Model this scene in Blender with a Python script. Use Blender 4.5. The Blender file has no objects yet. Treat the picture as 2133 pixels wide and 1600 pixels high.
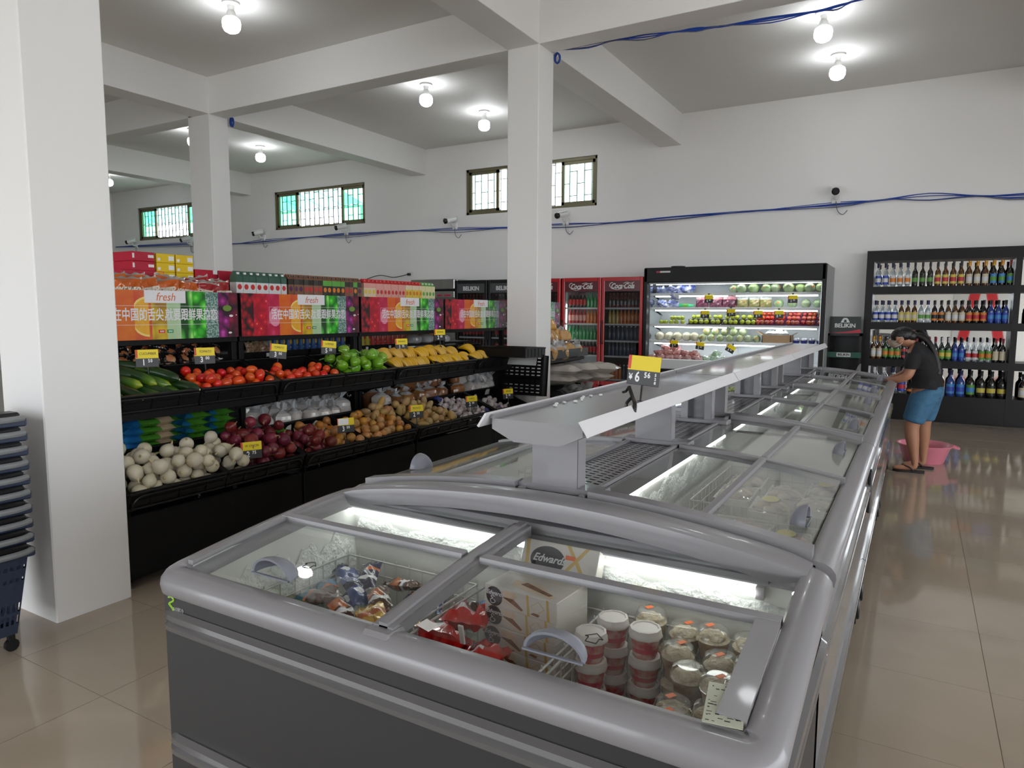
import bpy, bmesh, math, random
from mathutils import Vector, Matrix, Euler
sc = bpy.context.scene
COL = sc.collection
RND = random.Random(11)
PI = math.pi
rad = math.radians

# ---------------------------------------------------------------- camera
cd = bpy.data.cameras.new('camera')
cam = bpy.data.objects.new('camera', cd)
COL.objects.link(cam)
cd.sensor_fit = 'HORIZONTAL'
cd.sensor_width = 36.0
cd.lens = 1450.73 / 2133 * 36.0
cd.clip_start = 0.02
cd.clip_end = 400
cam.matrix_world = Matrix(((0.864926, -0.055970, 0.498770, 0), (0.501881, 0.087759, -0.860473, 0),
                           (0.004390, 0.994568, 0.103995, 1.5), (0, 0, 0, 1)))
sc.camera = cam
# ---------------------------------------------------------------- sky, daylight, exposure
w = bpy.data.worlds.new('overcast_sky')
sc.world = w
w.use_nodes = True
bg = w.node_tree.nodes['Background']
bg.inputs[0].default_value = (0.90, 0.95, 1.0, 1)
bg.inputs[1].default_value = 4.2
sc.view_settings.view_transform = 'Standard'
sc.view_settings.look = 'None'
sc.view_settings.gamma = 1
sc.view_settings.use_curve_mapping = False
sc.view_settings.exposure = 0.5
sc.cycles.max_bounces = 10
sc.cycles.diffuse_bounces = 5
sc.cycles.glossy_bounces = 5
sc.cycles.transparent_max_bounces = 24
sc.cycles.sample_clamp_indirect = 6
sc.cycles.caustics_reflective = False
sc.cycles.caustics_refractive = False
LAMP_W = 62.0        # each ceiling bulb, watts
# sampling portals in the open shop fronts (they emit nothing themselves)
def portal(loc, rot, sx, sy):
    l = bpy.data.lights.new('shopfront_portal', 'AREA')
    l.shape = 'RECTANGLE'; l.size = sx; l.size_y = sy
    l.cycles.is_portal = True
    o = bpy.data.objects.new('shopfront_portal', l); COL.objects.link(o)
    o.location = loc; o.rotation_euler = rot
portal((6.55, 1.5, 1.7), (0, PI/2, 0), 3.4, 10.4)
portal((-5.3, -4.55, 1.7), (PI/2, 0, 0), 6.8, 3.4)

# ---------------------------------------------------------------- materials
MATS = {}
def mat(name, col=(.8, .8, .8), rough=.5, metal=0., noise=None, rand=None, bump=None, emit=None, coat=0., trans=0., alpha=1., spec=.5, col2=None, ior=1.45, subs=0.):
    if name in MATS: return MATS[name]
    m = bpy.data.materials.new(name); m.use_nodes = True; MATS[name] = m
    nt = m.node_tree; N = nt.nodes; L = nt.links
    b = N['Principled BSDF']
    b.inputs['Base Color'].default_value = (*col, 1)
    b.inputs['Roughness'].default_value = rough
    b.inputs['Metallic'].default_value = metal
    b.inputs['Specular IOR Level'].default_value = spec
    b.inputs['IOR'].default_value = ior
    b.inputs['Coat Weight'].default_value = coat
    b.inputs['Coat Roughness'].default_value = .05
    b.inputs['Transmission Weight'].default_value = trans
    b.inputs['Alpha'].default_value = alpha
    if subs:
        b.inputs['Subsurface Weight'].default_value = subs
        b.inputs['Subsurface Radius'].default_value = (.02, .015, .01)
    if emit:
        b.inputs['Emission Color'].default_value = (*emit[0], 1)
        b.inputs['Emission Strength'].default_value = emit[1]
    out = None
    tc = None
    def coords():
        nonlocal tc
        if tc is None: tc = N.new('ShaderNodeTexCoord')
        return tc.outputs['Object']
    if noise:   # (scale, amount) and optionally col2
        nz = N.new('ShaderNodeTexNoise'); nz.inputs['Scale'].default_value = noise[0]; nz.inputs['Detail'].default_value = 4
        L.new(coords(), nz.inputs['Vector'])
        mx = N.new('ShaderNodeMix'); mx.data_type = 'RGBA'
        rp = N.new('ShaderNodeMapRange'); rp.inputs[1].default_value = .35; rp.inputs[2].default_value = .65
        rp.inputs[4].default_value = noise[1]
        L.new(nz.outputs['Fac'], rp.inputs[0]); L.new(rp.outputs[0], mx.inputs[0])
        mx.inputs[6].default_value = (*col, 1)
        c2 = col2 or tuple(c * .6 for c in col)
        mx.inputs[7].default_value = (*c2, 1)
        out = mx.outputs[2]
    if rand:    # (hue, sat, val) spread per object
        oi = N.new('ShaderNodeObjectInfo')
        hs = N.new('ShaderNodeHueSaturation')
        if out is not None: L.new(out, hs.inputs['Color'])
        else: hs.inputs['Color'].default_value = (*col, 1)
        for k, (nm, base) in enumerate((('Hue', .5), ('Saturation', 1.), ('Value', 1.))):
            if rand[k]:
                mr = N.new('ShaderNodeMapRange'); mr.inputs[3].default_value = base - rand[k]; mr.inputs[4].default_value = base + rand[k]
                if k == 0: L.new(oi.outputs['Random'], mr.inputs[0])
                else:
                    ma = N.new('ShaderNodeMath'); ma.operation = 'MULTIPLY'; ma.inputs[1].default_value = 7.31 * k
                    fr = N.new('ShaderNodeMath'); fr.operation = 'FRACT'
                    L.new(oi.outputs['Random'], ma.inputs[0]); L.new(ma.outputs[0], fr.inputs[0]); L.new(fr.outputs[0], mr.inputs[0])
                L.new(mr.outputs[0], hs.inputs[nm])
        out = hs.outputs[0]
    if out is not None: L.new(out, b.inputs['Base Color'])
    if bump:
        nb = N.new('ShaderNodeTexNoise'); nb.inputs['Scale'].default_value = bump[0]; nb.inputs['Detail'].default_value = 3
        L.new(coords(), nb.inputs['Vector'])
        bp = N.new('ShaderNodeBump'); bp.inputs['Strength'].default_value = bump[1]; bp.inputs['Distance'].default_value = bump[2] if len(bump) > 2 else .01
        L.new(nb.outputs['Fac'], bp.inputs['Height']); L.new(bp.outputs[0], b.inputs['Normal'])
    return m

def thin(name, tint=(1, 1, 1), rough=.03, refl=1.0, haze=0.0, hazecol=(.9, .9, .9)):
    """thin clear sheet: what is not reflected passes straight through; haze mixes in some frost or film"""
    if name in MATS: return MATS[name]
    m = bpy.data.materials.new(name); m.use_nodes = True; MATS[name] = m
    nt = m.node_tree; N = nt.nodes; L = nt.links
    N.remove(N['Principled BSDF'])
    out = N['Material Output']
    tr = N.new('ShaderNodeBsdfTransparent'); tr.inputs[0].default_value = (*tint, 1)
    gl = N.new('ShaderNodeBsdfGlossy'); gl.inputs['Roughness'].default_value = rough
    # Schlick reflectance of a thin pane, the same from either face
    ge = N.new('ShaderNodeNewGeometry'); dt = N.new('ShaderNodeVectorMath'); dt.operation = 'DOT_PRODUCT'
    L.new(ge.outputs['Normal'], dt.inputs[0]); L.new(ge.outputs['Incoming'], dt.inputs[1])
    def mth(op, a, b=None):
        n_ = N.new('ShaderNodeMath'); n_.operation = op
        for k_, q_ in enumerate((a, b)):
            if q_ is None: continue
            if isinstance(q_, (int, float)): n_.inputs[k_].default_value = q_
            else: L.new(q_, n_.inputs[k_])
        return n_.outputs[0]
    c_ = mth('MINIMUM', mth('ABSOLUTE', dt.outputs['Value']), 1.0)
    mu = N.new('ShaderNodeMath'); mu.operation = 'MULTIPLY'; mu.inputs[1].default_value = refl
    L.new(mth('ADD', mth('MULTIPLY', mth('POWER', mth('SUBTRACT', 1.0, c_), 5.0), .96), .04), mu.inputs[0])
    base = tr.outputs[0]
    if haze:
        df = N.new('ShaderNodeBsdfDiffuse'); df.inputs[0].default_value = (*hazecol, 1)
        mh = N.new('ShaderNodeMixShader')
        tc = N.new('ShaderNodeTexCoord'); nz = N.new('ShaderNodeTexNoise'); nz.inputs['Scale'].default_value = 3.0
        L.new(tc.outputs['Object'], nz.inputs['Vector'])
        mr = N.new('ShaderNodeMapRange'); mr.inputs[1].default_value = .3; mr.inputs[2].default_value = .7
        mr.inputs[3].default_value = haze * .5; mr.inputs[4].default_value = haze * 1.4
        L.new(nz.outputs['Fac'], mr.inputs[0]); L.new(mr.outputs[0], mh.inputs[0])
        L.new(base, mh.inputs[1]); L.new(df.outputs[0], mh.inputs[2]); base = mh.outputs[0]
    ms = N.new('ShaderNodeMixShader')
    L.new(mu.outputs[0], ms.inputs[0]); L.new(base, ms.inputs[1]); L.new(gl.outputs[0], ms.inputs[2])
    L.new(ms.outputs[0], out.inputs['Surface'])
    return m

def nodemat(name, rough=.4, coat=0.):
    m = bpy.data.materials.new(name); m.use_nodes = True; MATS[name] = m
    b = m.node_tree.nodes['Principled BSDF']; b.inputs['Roughness'].default_value = rough; b.inputs['Coat Weight'].default_value = coat
    return m, m.node_tree.nodes, m.node_tree.links, b

# ---------------------------------------------------------------- mesh helpers
class M:
    def __init__(s, *mats):
        s.v = []; s.f = []; s.mi = []; s.sm = []; s.mats = list(mats); s.T = None
    def add(s, vs, fs, m=0, smooth=False):
        n = len(s.v)
        if s.T is not None: vs = [s.T @ Vector(p) for p in vs]
        s.v += [tuple(p) for p in vs]
        for f in fs:
            s.f.append(tuple(i + n for i in f)); s.mi.append(m); s.sm.append(smooth)
        return s
    def box(s, x0, y0, z0, x1, y1, z1, m=0, c=0.):
        if x1 < x0: x0, x1 = x1, x0
        if y1 < y0: y0, y1 = y1, y0
        if z1 < z0: z0, z1 = z1, z0
        if not c:
            v = [(x, y, z) for x in (x0, x1) for y in (y0, y1) for z in (z0, z1)]
            return s.add(v, [(0, 1, 3, 2), (4, 6, 7, 5), (0, 4, 5, 1), (2, 3, 7, 6), (0, 2, 6, 4), (1, 5, 7, 3)], m)
        c = min(c, (x1 - x0) * .49, (y1 - y0) * .49, (z1 - z0) * .49)
        v = []; idx = {}
        for i in (0, 1):
            for j in (0, 1):
                for k in (0, 1):
                    X, Y, Z = (x0, x1)[i], (y0, y1)[j], (z0, z1)[k]
                    dx, dy, dz = (c, -c)[i], (c, -c)[j], (c, -c)[k]
                    idx[i, j, k] = len(v)
                    v += [(X, Y + dy, Z + dz), (X + dx, Y, Z + dz), (X + dx, Y + dy, Z)]
        F = []
        g = lambda i, j, k, a: idx[i, j, k] + a
        F.append((g(0,0,0,0), g(0,0,1,0), g(0,1,1,0), g(0,1,0,0))); F.append((g(1,0,0,0), g(1,1,0,0), g(1,1,1,0), g(1,0,1,0)))
        F.append((g(0,0,0,1), g(1,0,0,1), g(1,0,1,1), g(0,0,1,1))); F.append((g(0,1,0,1), g(0,1,1,1), g(1,1,1,1), g(1,1,0,1)))
        F.append((g(0,0,0,2), g(0,1,0,2), g(1,1,0,2), g(1,0,0,2))); F.append((g(0,0,1,2), g(1,0,1,2), g(1,1,1,2), g(0,1,1,2)))
        for j in (0, 1):
            for k in (0, 1):
                F.append((g(0,j,k,1), g(1,j,k,1), g(1,j,k,2), g(0,j,k,2)))
        for i in (0, 1):
            for k in (0, 1): F.append((g(i,0,k,0), g(i,1,k,0), g(i,1,k,2), g(i,0,k,2)))
            for j in (0, 1): F.append((g(i,j,0,0), g(i,j,1,0), g(i,j,1,1), g(i,j,0,1)))
        for i in (0, 1):
            for j in (0, 1):
                for k in (0, 1): F.append((g(i,j,k,0), g(i,j,k,1), g(i,j,k,2)))
        return s.add(v, F, m)
    def prism(s, poly, a0, a1, ax='y', m=0, smooth=False):
        """poly of 2-D points, pulled along an axis. ax y: (x,z); ax x: (y,z); ax z: (x,y)"""
        def P(p, a): return {'y': (p[0], a, p[1]), 'x': (a, p[0], p[1]), 'z': (p[0], p[1], a)}[ax]
        n = len(poly)
        v = [P(p, a0) for p in poly] + [P(p, a1) for p in poly]
        s.add(v, [(i, (i + 1) % n, n + (i + 1) % n, n + i) for i in range(n)], m, smooth)
        return s.add(v, [tuple(range(n))[::-1], tuple(range(n, 2 * n))], m)
    def tube(s, pts, r, n=6, m=0, caps=True, closed=False):
        pts = [Vector(p) for p in pts]; k = len(pts); rr = r if isinstance(r, (list, tuple)) else [r] * k
        up = None; rings = []
        for i, p in enumerate(pts):
            if closed: t = pts[(i + 1) % k] - pts[i - 1]
            else: t = pts[min(i + 1, k - 1)] - pts[max(i - 1, 0)]
            t = t.normalized() if t.length > 1e-9 else Vector((0, 0, 1))
            if up is None:
                up = t.orthogonal().normalized()
            up = (up - t * up.dot(t))
            up = up.normalized() if up.length > 1e-6 else t.orthogonal().normalized()
            b = t.cross(up)
            rings.append([p + (up * math.cos(2 * PI * j / n) + b * math.sin(2 * PI * j / n)) * rr[i] for j in range(n)])
        v = [q for g in rings for q in g]; F = []
        for i in range(k if closed else k - 1):
            a = i * n; b = ((i + 1) % k) * n
            F += [(a + j, a + (j + 1) % n, b + (j + 1) % n, b + j) for j in range(n)]
        if caps and not closed: F += [tuple(range(n))[::-1], tuple(range((k - 1) * n, k * n))]
        return s.add(v, F, m, n > 4)
    def lathe(s, prof, n=16, c=(0, 0, 0), m=0, axis='z', sx=1., sy=1., smooth=True, seg=None, a0=0.):
        """prof: (radius, height) pairs; seg: material per band"""
        k = len(prof); v = []
        for r_, h in prof:
            for j in range(n):
                a = 2 * PI * j / n + a0; x, y = r_ * math.cos(a) * sx, r_ * math.sin(a) * sy
                p = (x, y, h) if axis == 'z' else ((h, x, y) if axis == 'x' else (x, h, y))
                v.append((p[0] + c[0], p[1] + c[1], p[2] + c[2]))
        for i in range(k - 1):
            fs = [(i * n + j, i * n + (j + 1) % n, (i + 1) * n + (j + 1) % n, (i + 1) * n + j) for j in range(n)]
            n0 = len(s.v)
            if i == 0: s.add(v, [], 0); base = n0
            for f in fs:
                s.f.append(tuple(q + base for q in f)); s.mi.append(seg[i] if seg else m); s.sm.append(smooth)
        for i, rev in ((0, True), (k - 1, False)):
            if prof[i][0] > 1e-5:
                f = tuple(base + i * n + j for j in range(n))
                s.f.append(f[::-1] if rev else f); s.mi.append(seg[max(0, i - 1)] if seg else m); s.sm.append(False)
        return s
    def ell(s, c, r, nu=12, nv=8, m=0, rot=None, fn=None):
        v = []; F = []
        for i in range(nv + 1):
            t = PI * i / nv
            for j in range(nu):
                a = 2 * PI * j / nu
                d = Vector((math.sin(t) * math.cos(a), math.sin(t) * math.sin(a), math.cos(t)))
                if fn: d = d * fn(d)
                p = Vector((d.x * r[0], d.y * r[1], d.z * r[2]))
                if rot is not None: p = rot @ p
                v.append(p + Vector(c))
        for i in range(nv):
            F += [(i * nu + j, (i + 1) * nu + j, (i + 1) * nu + (j + 1) % nu, i * nu + (j + 1) % nu) for j in range(nu)]
        return s.add(v, F, m, True)
    def quad(s, a, b, c, d, m=0): return s.add([a, b, c, d], [(0, 1, 2, 3)], m)
    def rect(s, o, u, v, m=0):
        o, u, v = Vector(o), Vector(u), Vector(v); return s.quad(o, o + u, o + u + v, o + v, m)
    def sheet(s, P, nu, nv, m=0, smooth=True):
        v = [P(i / nu, j / nv) for j in range(nv + 1) for i in range(nu + 1)]
        return s.add(v, [(j * (nu + 1) + i, j * (nu + 1) + i + 1, (j + 1) * (nu + 1) + i + 1, (j + 1) * (nu + 1) + i) for j in range(nv) for i in range(nu)], m, smooth)
    def mesh(s, name):
        me = bpy.data.meshes.new(name)
        me.from_pydata(s.v, [], s.f)
        for q in s.mats: me.materials.append(q)
        me.polygons.foreach_set('material_index', s.mi)
        me.polygons.foreach_set('use_smooth', s.sm)
        me.update()
        bm = bmesh.new(); bm.from_mesh(me); bmesh.ops.recalc_face_normals(bm, faces=bm.faces); bm.to_mesh(me); bm.free()
        if any(s.sm): me.set_sharp_from_angle(angle=rad(42))
        return me

def tag(o, label=None, cat=None, group=None, kind=None):
    if label: o['label'] = label
    if cat: o['category'] = cat
    if group: o['group'] = group
    if kind: o['kind'] = kind
    return o
def link(name, data, loc=(0, 0, 0), rot=(0, 0, 0), parent=None, scale=None):
    o = bpy.data.objects.new(name, data); COL.objects.link(o)
    if parent is not None: o.parent = parent
    o.location = loc; o.rotation_euler = rot
    if scale: o.scale = scale if isinstance(scale, (tuple, list)) else (scale,) * 3
    return o
def ob(name, m, parent=None, loc=(0, 0, 0), rot=(0, 0, 0), **t):
    return tag(link(name, m.mesh(name), loc, rot, parent), **t)
def thing(name, label, cat, loc=(0, 0, 0), rot=(0, 0, 0), group=None):
    return tag(link(name, None, loc, rot), label, cat, group)
def dup(root, loc=None, rot=None, label=None, group=None, scale=None):
    r = root.copy(); COL.objects.link(r)
    if loc is not None: r.location = loc
    if rot is not None: r.rotation_euler = rot
    if scale is not None: r.scale = scale if isinstance(scale, (tuple, list)) else (scale,) * 3
    if label: r['label'] = label
    if group: r['group'] = group
    for ch in list(root.children):
        c = ch.copy(); COL.objects.link(c); c.parent = r
        for g in ch.children:
            d = g.copy(); COL.objects.link(d); d.parent = c
    return r
TXT = {}
def text(s, size, mt, bold=0., shear=0., ext=.0004, align='CENTER', xs=1., space=1.):
    key = (s, size, mt.name, bold, shear, ext, align, xs, space)
    if key in TXT: return TXT[key]
    cu = bpy.data.curves.new('lettering', 'FONT'); cu.body = s; cu.size = size; cu.shear = shear; cu.offset = bold
    cu.extrude = ext; cu.align_x = align; cu.align_y = 'CENTER'; cu.resolution_u = 3; cu.space_character = space
    o = bpy.data.objects.new('lettering', cu)
    me = bpy.data.meshes.new_from_object(o); bpy.data.objects.remove(o)
    if xs != 1.: me.transform(Matrix.Diagonal((xs, 1, 1, 1)))
    me.materials.clear(); me.materials.append(mt)
    TXT[key] = me
    return me
def ordinal(i): return ('first second third fourth fifth sixth seventh eighth ninth tenth eleventh twelfth thirteenth fourteenth fifteenth sixteenth '
    'seventeenth eighteenth nineteenth twentieth').split()[i] if i < 20 else 'twenty-' + 'first second third fourth fifth sixth seventh eighth ninth'.split()[i - 20] if i < 29 else ('thirtieth' if i == 29 else 'thirty-' + 'first second third fourth fifth sixth seventh eighth ninth'.split()[i - 30] if i < 39 else str(i + 1) + 'th')
# ================================================================ the setting
WALL = mat('white_wall_paint', (.80, .79, .78), .55, noise=(.6, .12), col2=(.76, .76, .75), bump=(40, .06, .004))
CEIL = mat('ceiling_paint', (.74, .73, .71), .7, noise=(.5, .15), col2=(.70, .69, .67))
def struct(name, m, parent=None, **k):
    o = ob(name, m, parent, **k)
    if parent is None: o['kind'] = 'structure'
    return o
# floor: polished porcelain tiles 0.6 m, each one a piece of its own where it is in view
def tile_mat():
    m, N, L, b = nodemat('polished_beige_porcelain', .07)
    tc = N.new('ShaderNodeTexCoord'); geo = N.new('ShaderNodeNewGeometry')
    nz = N.new('ShaderNodeTexNoise'); nz.inputs['Scale'].default_value = 1.1; nz.inputs['Detail'].default_value = 6; nz.inputs['Distortion'].default_value = 1.2
    L.new(geo.outputs['Position'], nz.inputs['Vector'])
    oi = N.new('ShaderNodeObjectInfo')
    cr = N.new('ShaderNodeValToRGB')
    cr.color_ramp.elements[0].position = .3; cr.color_ramp.elements[0].color = (.36, .295, .225, 1)
    cr.color_ramp.elements[1].position = .7; cr.color_ramp.elements[1].color = (.42, .35, .275, 1)
    L.new(nz.outputs['Fac'], cr.inputs[0])
    hs = N.new('ShaderNodeHueSaturation'); mr = N.new('ShaderNodeMapRange'); mr.inputs[3].default_value = .96; mr.inputs[4].default_value = 1.04
    L.new(oi.outputs['Random'], mr.inputs[0]); L.new(mr.outputs[0], hs.inputs['Value']); L.new(cr.outputs[0], hs.inputs['Color'])
    L.new(hs.outputs[0], b.inputs['Base Color']); b.inputs['IOR'].default_value = 1.55
    return m
TILE = tile_mat()
floor = struct('floor', M(mat('grey_tile_grout', (.22, .19, .155), .8)).box(-19.6, -4.6, -.2, 6.6, 11.6, -.0015))
tile_me = M(TILE).box(-.2988, -.2988, -.001, .2988, .2988, .0, 0).mesh('tile')
rest = M(TILE)
nt_ = 0
for i in range(-33, 11):
    for j in range(-9, 19):
        x, y = .0315 + .6 * i, -.0735 + .6 * j
        if x < -19.3 or x > 6.3 or y < -4.3 or y > 11.45: continue
        a = math.degrees(math.atan2(-x, y))
        near = y > .3 and -8 < a < 68 and ((x > -.7 and y > 1.2) or (x < -1.1 and y < 3.2 and x > -5)) or (y > 9.6 and -6 < x < 2.2)
        if near and nt_ < 290:
            link('tile', tile_me, (x, y, 0), parent=floor); nt_ += 1
        else: rest.box(x - .2988, y - .2988, -.001, x + .2988, y + .2988, 0)
ob('tile_field', rest, floor, kind='stuff')
ZC, ZS, YW = 4.7, 4.21, 11.5
struct('ceiling', M(CEIL).box(-19.6, -4.6, ZC, 6.6, 11.9, ZC + .2))
# back wall with three window openings
wins = [(-18.36, -15.6), (-13.06, -10.3), (-7.72, -4.97)]
WZ0, WZ1 = 3.35, 4.21
wb = M(WALL)
wb.box(-19.7, YW, -.1, 6.7, YW + .2, WZ0); wb.box(-19.7, YW, WZ1, 6.7, YW + .2, ZC)
xs = [-19.7] + [v for q in wins for v in q] + [6.7]
for k in range(0, 8, 2): wb.box(xs[k], YW, WZ0, xs[k + 1], YW + .2, WZ1)
struct('wall_back', wb)
struct('wall_left', M(WALL).box(-19.7, -4.7, -.1, -19.5, YW, ZC))
# right wall and front wall: open shop fronts with piers and a lintel above
wr = M(WALL); wr.box(6.5, -4.7, 3.4, 6.7, YW, ZC); wr.box(6.5, 6.7, -.1, 6.7, YW, 3.4); wr.box(6.5, -4.7, -.1, 6.7, -3.7, 3.4)
struct('wall_right', wr)
wf = M(WALL); wf.box(-19.7, -4.7, 3.4, 6.7, -4.5, ZC); wf.box(-1.9, -4.7, -.1, 3.2, -4.5, 3.4); wf.box(-19.7, -4.7, -.1, -8.8, -4.5, 3.4)
struct('wall_front', wf)
# concrete frame: pillars and beams
for (x0, x1, y0, y1) in ((-3.86, -3.49, 1.68, 2.05), (-3.86, -3.49, 6.54, 6.87), (-9.14, -8.68, 6.54, 6.85), (-14.2, -13.85, 6.54, 6.85)):
    struct('pillar', M(WALL).box(x0, y0, -.05, x1, y1, ZS + .02, c=.006))
for (x0, x1) in ((1.45, 1.8), (-3.86, -3.49), (-9.04, -8.68), (-14.2, -13.85)):
    struct('beam', M(WALL).box(x0, -4.5, ZS, x1, YW + .05, ZC + .05, c=.004))
for (y0, y1) in ((1.68, 2.05), (6.54, 6.82)):
    struct('beam', M(WALL).box(-19.5, y0, ZS - .001, 6.5, y1, ZC + .05, c=.004))
# outside ground
struct('ground_outside', M(mat('outside_concrete', (.5, .48, .45), .9, noise=(2, .4))).box(-45, -30, -.4, 40, 45, -.25))

# windows: bronze sliding frames, green-tinted panes, painted burglar bars in a brick pattern
BRONZE = mat('bronze_anodised_aluminium', (.17, .155, .09), .4, .3)
BARS = mat('dark_painted_bar', (.05, .055, .06), .5)
BARSW = mat('pale_painted_bar', (.35, .42, .40), .5)
GREENG = thin('green_tinted_glass', (.55, .97, .78), .05, 1.)
CLEARG = thin('pale_window_glass', (.86, .95, .92), .05, 1.)
def window(n, x0, x1, green, bar):
    Y = YW + .03
    fr = M(BRONZE); d = .05; H = WZ1 - WZ0
    fr.box(x0, Y, WZ0, x1, Y + .1, WZ0 + d); fr.box(x0, Y, WZ1 - d, x1, Y + .1, WZ1)
    fr.box(x0, Y, WZ0, x0 + d, Y + .1, WZ1); fr.box(x1 - d, Y, WZ0, x1, Y + .1, WZ1)
    o = struct('window_%d' % n, fr)
    W = x1 - x0
    for k, (a, b) in enumerate(((x0 + d, x0 + W * .26), (x1 - W * .26, x1 - d))):
        s = M(BRONZE); e = .055
        s.box(a, Y + .02, WZ0 + d, b, Y + .06, WZ0 + d + e); s.box(a, Y + .02, WZ1 - d - e, b, Y + .06, WZ1 - d)
        s.box(a, Y + .02, WZ0 + d, a + e, Y + .06, WZ1 - d); s.box(b - e, Y + .02, WZ0 + d, b, Y + .06, WZ1 - d)
        so = ob('sash', s, o)
        ob('pane', M(GREENG if green else CLEARG).box(a + e, Y + .038, WZ0 + d + e, b - e, Y + .043, WZ1 - d - e), so)
    rng = random.Random(n)
    nb = 19; z0, z1 = WZ0 + d, WZ1 - d
    for k in range(1, nb):
        x = x0 + W * k / nb
        link('grille_bar', GB, (x, Y + .085, 0), parent=o).data.materials
    gm = M(bar)
    for k in range(nb):
        a, b = x0 + W * k / nb, x0 + W * (k + 1) / nb
        for t in ((.22, .78) if k % 2 else (.5, .03, .97)):
            z = z0 + (z1 - z0) * t
            gm.box(a, Y + .08, z - .007, b, Y + .092, z + .007)
    ob('grille_crossbars', gm, o, kind='stuff')
    return o
GB = None
for n, ((a, b), g, bm_) in enumerate(zip(wins, (1, 1, 0), (BARS, BARS, BARSW))):
    GB = M(bm_).box(-.008, -.008, WZ0 + .04, .008, .008, WZ1 - .04).mesh('grille_bar')
    window(n + 1, a, b, g, bm_)
# neighbour's lean-to of green translucent sheets outside the windows
SHEETG, _N, _L, _b = nodemat('green_corrugated_sheet', .5)
_b.inputs['Base Color'].default_value = (.30, .70, .58, 1)
_t = _N.new('ShaderNodeBsdfTranslucent'); _t.inputs[0].default_value = (.42, .86, .74, 1); _x = _N.new('ShaderNodeMixShader'); _x.inputs[0].default_value = .75
_L.new(_b.outputs[0], _x.inputs[1]); _L.new(_t.outputs[0], _x.inputs[2]); _L.new(_x.outputs[0], _N['Material Output'].inputs['Surface'])
STEEL = mat('grey_steel_tube', (.3, .32, .32), .5, .3)
def leanto(name, x0, x1, y0, z0, y1, z1, label):
    t = thing(name, label, 'roof', ((x0 + x1) / 2, y0, 0))
    n = max(4, int((x1 - x0) / .9))
    sh = M(SHEETG); w_ = (x1 - x0) / n
    sh.sheet(lambda u, v: ((u - .5) * w_ * 1.06, v * (y1 - y0), z0 + v * (z1 - z0) + .03 * math.sin(u * 2 * PI * 5)), 40, 1)
    me = sh.mesh('roof_sheet')
    for k in range(n): link('roof_sheet', me, (x0 + w_ * (k + .5) - (x0 + x1) / 2, 0, .004 * (k % 2)), parent=t)
    for k in range(4):
        v = k / 3
        ob('purlin', M(STEEL).box(-(x1 - x0) / 2, v * (y1 - y0) - .03, z0 + v * (z1 - z0) - .1, (x1 - x0) / 2, v * (y1 - y0) + .03, z0 + v * (z1 - z0) - .04), t)
    for k in (-1, 1):
        for (yy, zz) in ((.05, z0), (y1 - y0 - .05, z1)):
            ob('post', M(STEEL).box(k * (x1 - x0) / 2 - .04, yy - .04, -.26, k * (x1 - x0) / 2 + .04, yy + .04, zz - .08), t)
leanto('lean_to_roof', -31, -16.2, 12.6, 6.5, 18, 5.05, 'green translucent corrugated canopy outside the two farther windows')
# ================================================================ ceiling bulbs, cables, cameras
BULB = mat('lit_bulb_glass', (1, 1, 1), .3, emit=((.93, .97, 1.0), 26))
PLAST = mat('white_plastic', (.75, .75, .73), .4)
def bulb(loc, label):
    t = thing('ceiling_bulb', label, 'lamp', loc, group='bare bulbs on the ceiling')
    link('lamp_base', BM[0], parent=t); link('glass_bulb', BM[1], parent=t); t.scale = (1.3, 1.3, 1.15)
BM = (M(PLAST).lathe([(.001, 0), (.07, 0), (.068, -.018), (.03, -.03), (.024, -.07), (.03, -.078), (.036, -.11), (.05, -.135)], 18).mesh('lamp_base'),
      M(BULB).lathe([(.05, -.135), (.066, -.15), (.072, -.18), (.07, -.22), (.055, -.25), (.03, -.265), (.001, -.268)], 18).mesh('glass_bulb'))
for l, t in (((-6.40, 5.14, ZC), 'lit white ceiling bulb nearest the front, between two beams'),
             ((-6.22, 8.26, ZC), 'nearer lit bulb of the pair left of the middle pillar'),
             ((-6.22, 9.8, ZC), 'farther lit bulb of the pair left of the middle pillar'),
             ((-11.34, 9.68, ZC), 'lit ceiling bulb right of the farther pillar, by the green windows'),
             ((-11.34, 8.2, ZC), 'lit ceiling bulb hidden behind the farther pillar'),
             ((-1.04, 9.86, ZC), 'farther lit bulb of the pair at upper right near back wall'),
             ((-1.05, 8.44, ZC), 'nearer lit bulb of the pair at upper right, by blue cables'),
             ((-16.69, 9.78, ZC), 'farthest lit ceiling bulb, beside the left pillar'),
             ((-1.05, 5.0, ZC), 'lit ceiling bulb above the freezers, out of view'),
             ((-1.05, 3.4, ZC), 'lit ceiling bulb above the camera side of the freezers')):
    bulb(l, t)
BLUE = mat('blue_network_cable', (.015, .06, .33), .45)
GREYC = mat('grey_cable', (.12, .13, .17), .5)
def smooth(pts, n=6):
    out = []
    P = [Vector(p) for p in pts]
    for i in range(len(P) - 1):
        a, b, c, d = P[max(i - 1, 0)], P[i], P[i + 1], P[min(i + 2, len(P) - 1)]
        for k in range(n):
            t = k / n
            out.append(.5 * ((2 * b) + (c - a) * t + (2 * a - 5 * b + 4 * c - d) * t * t + (3 * b - a - 3 * c + d) * t ** 3))
    return out + [P[-1]]
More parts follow.
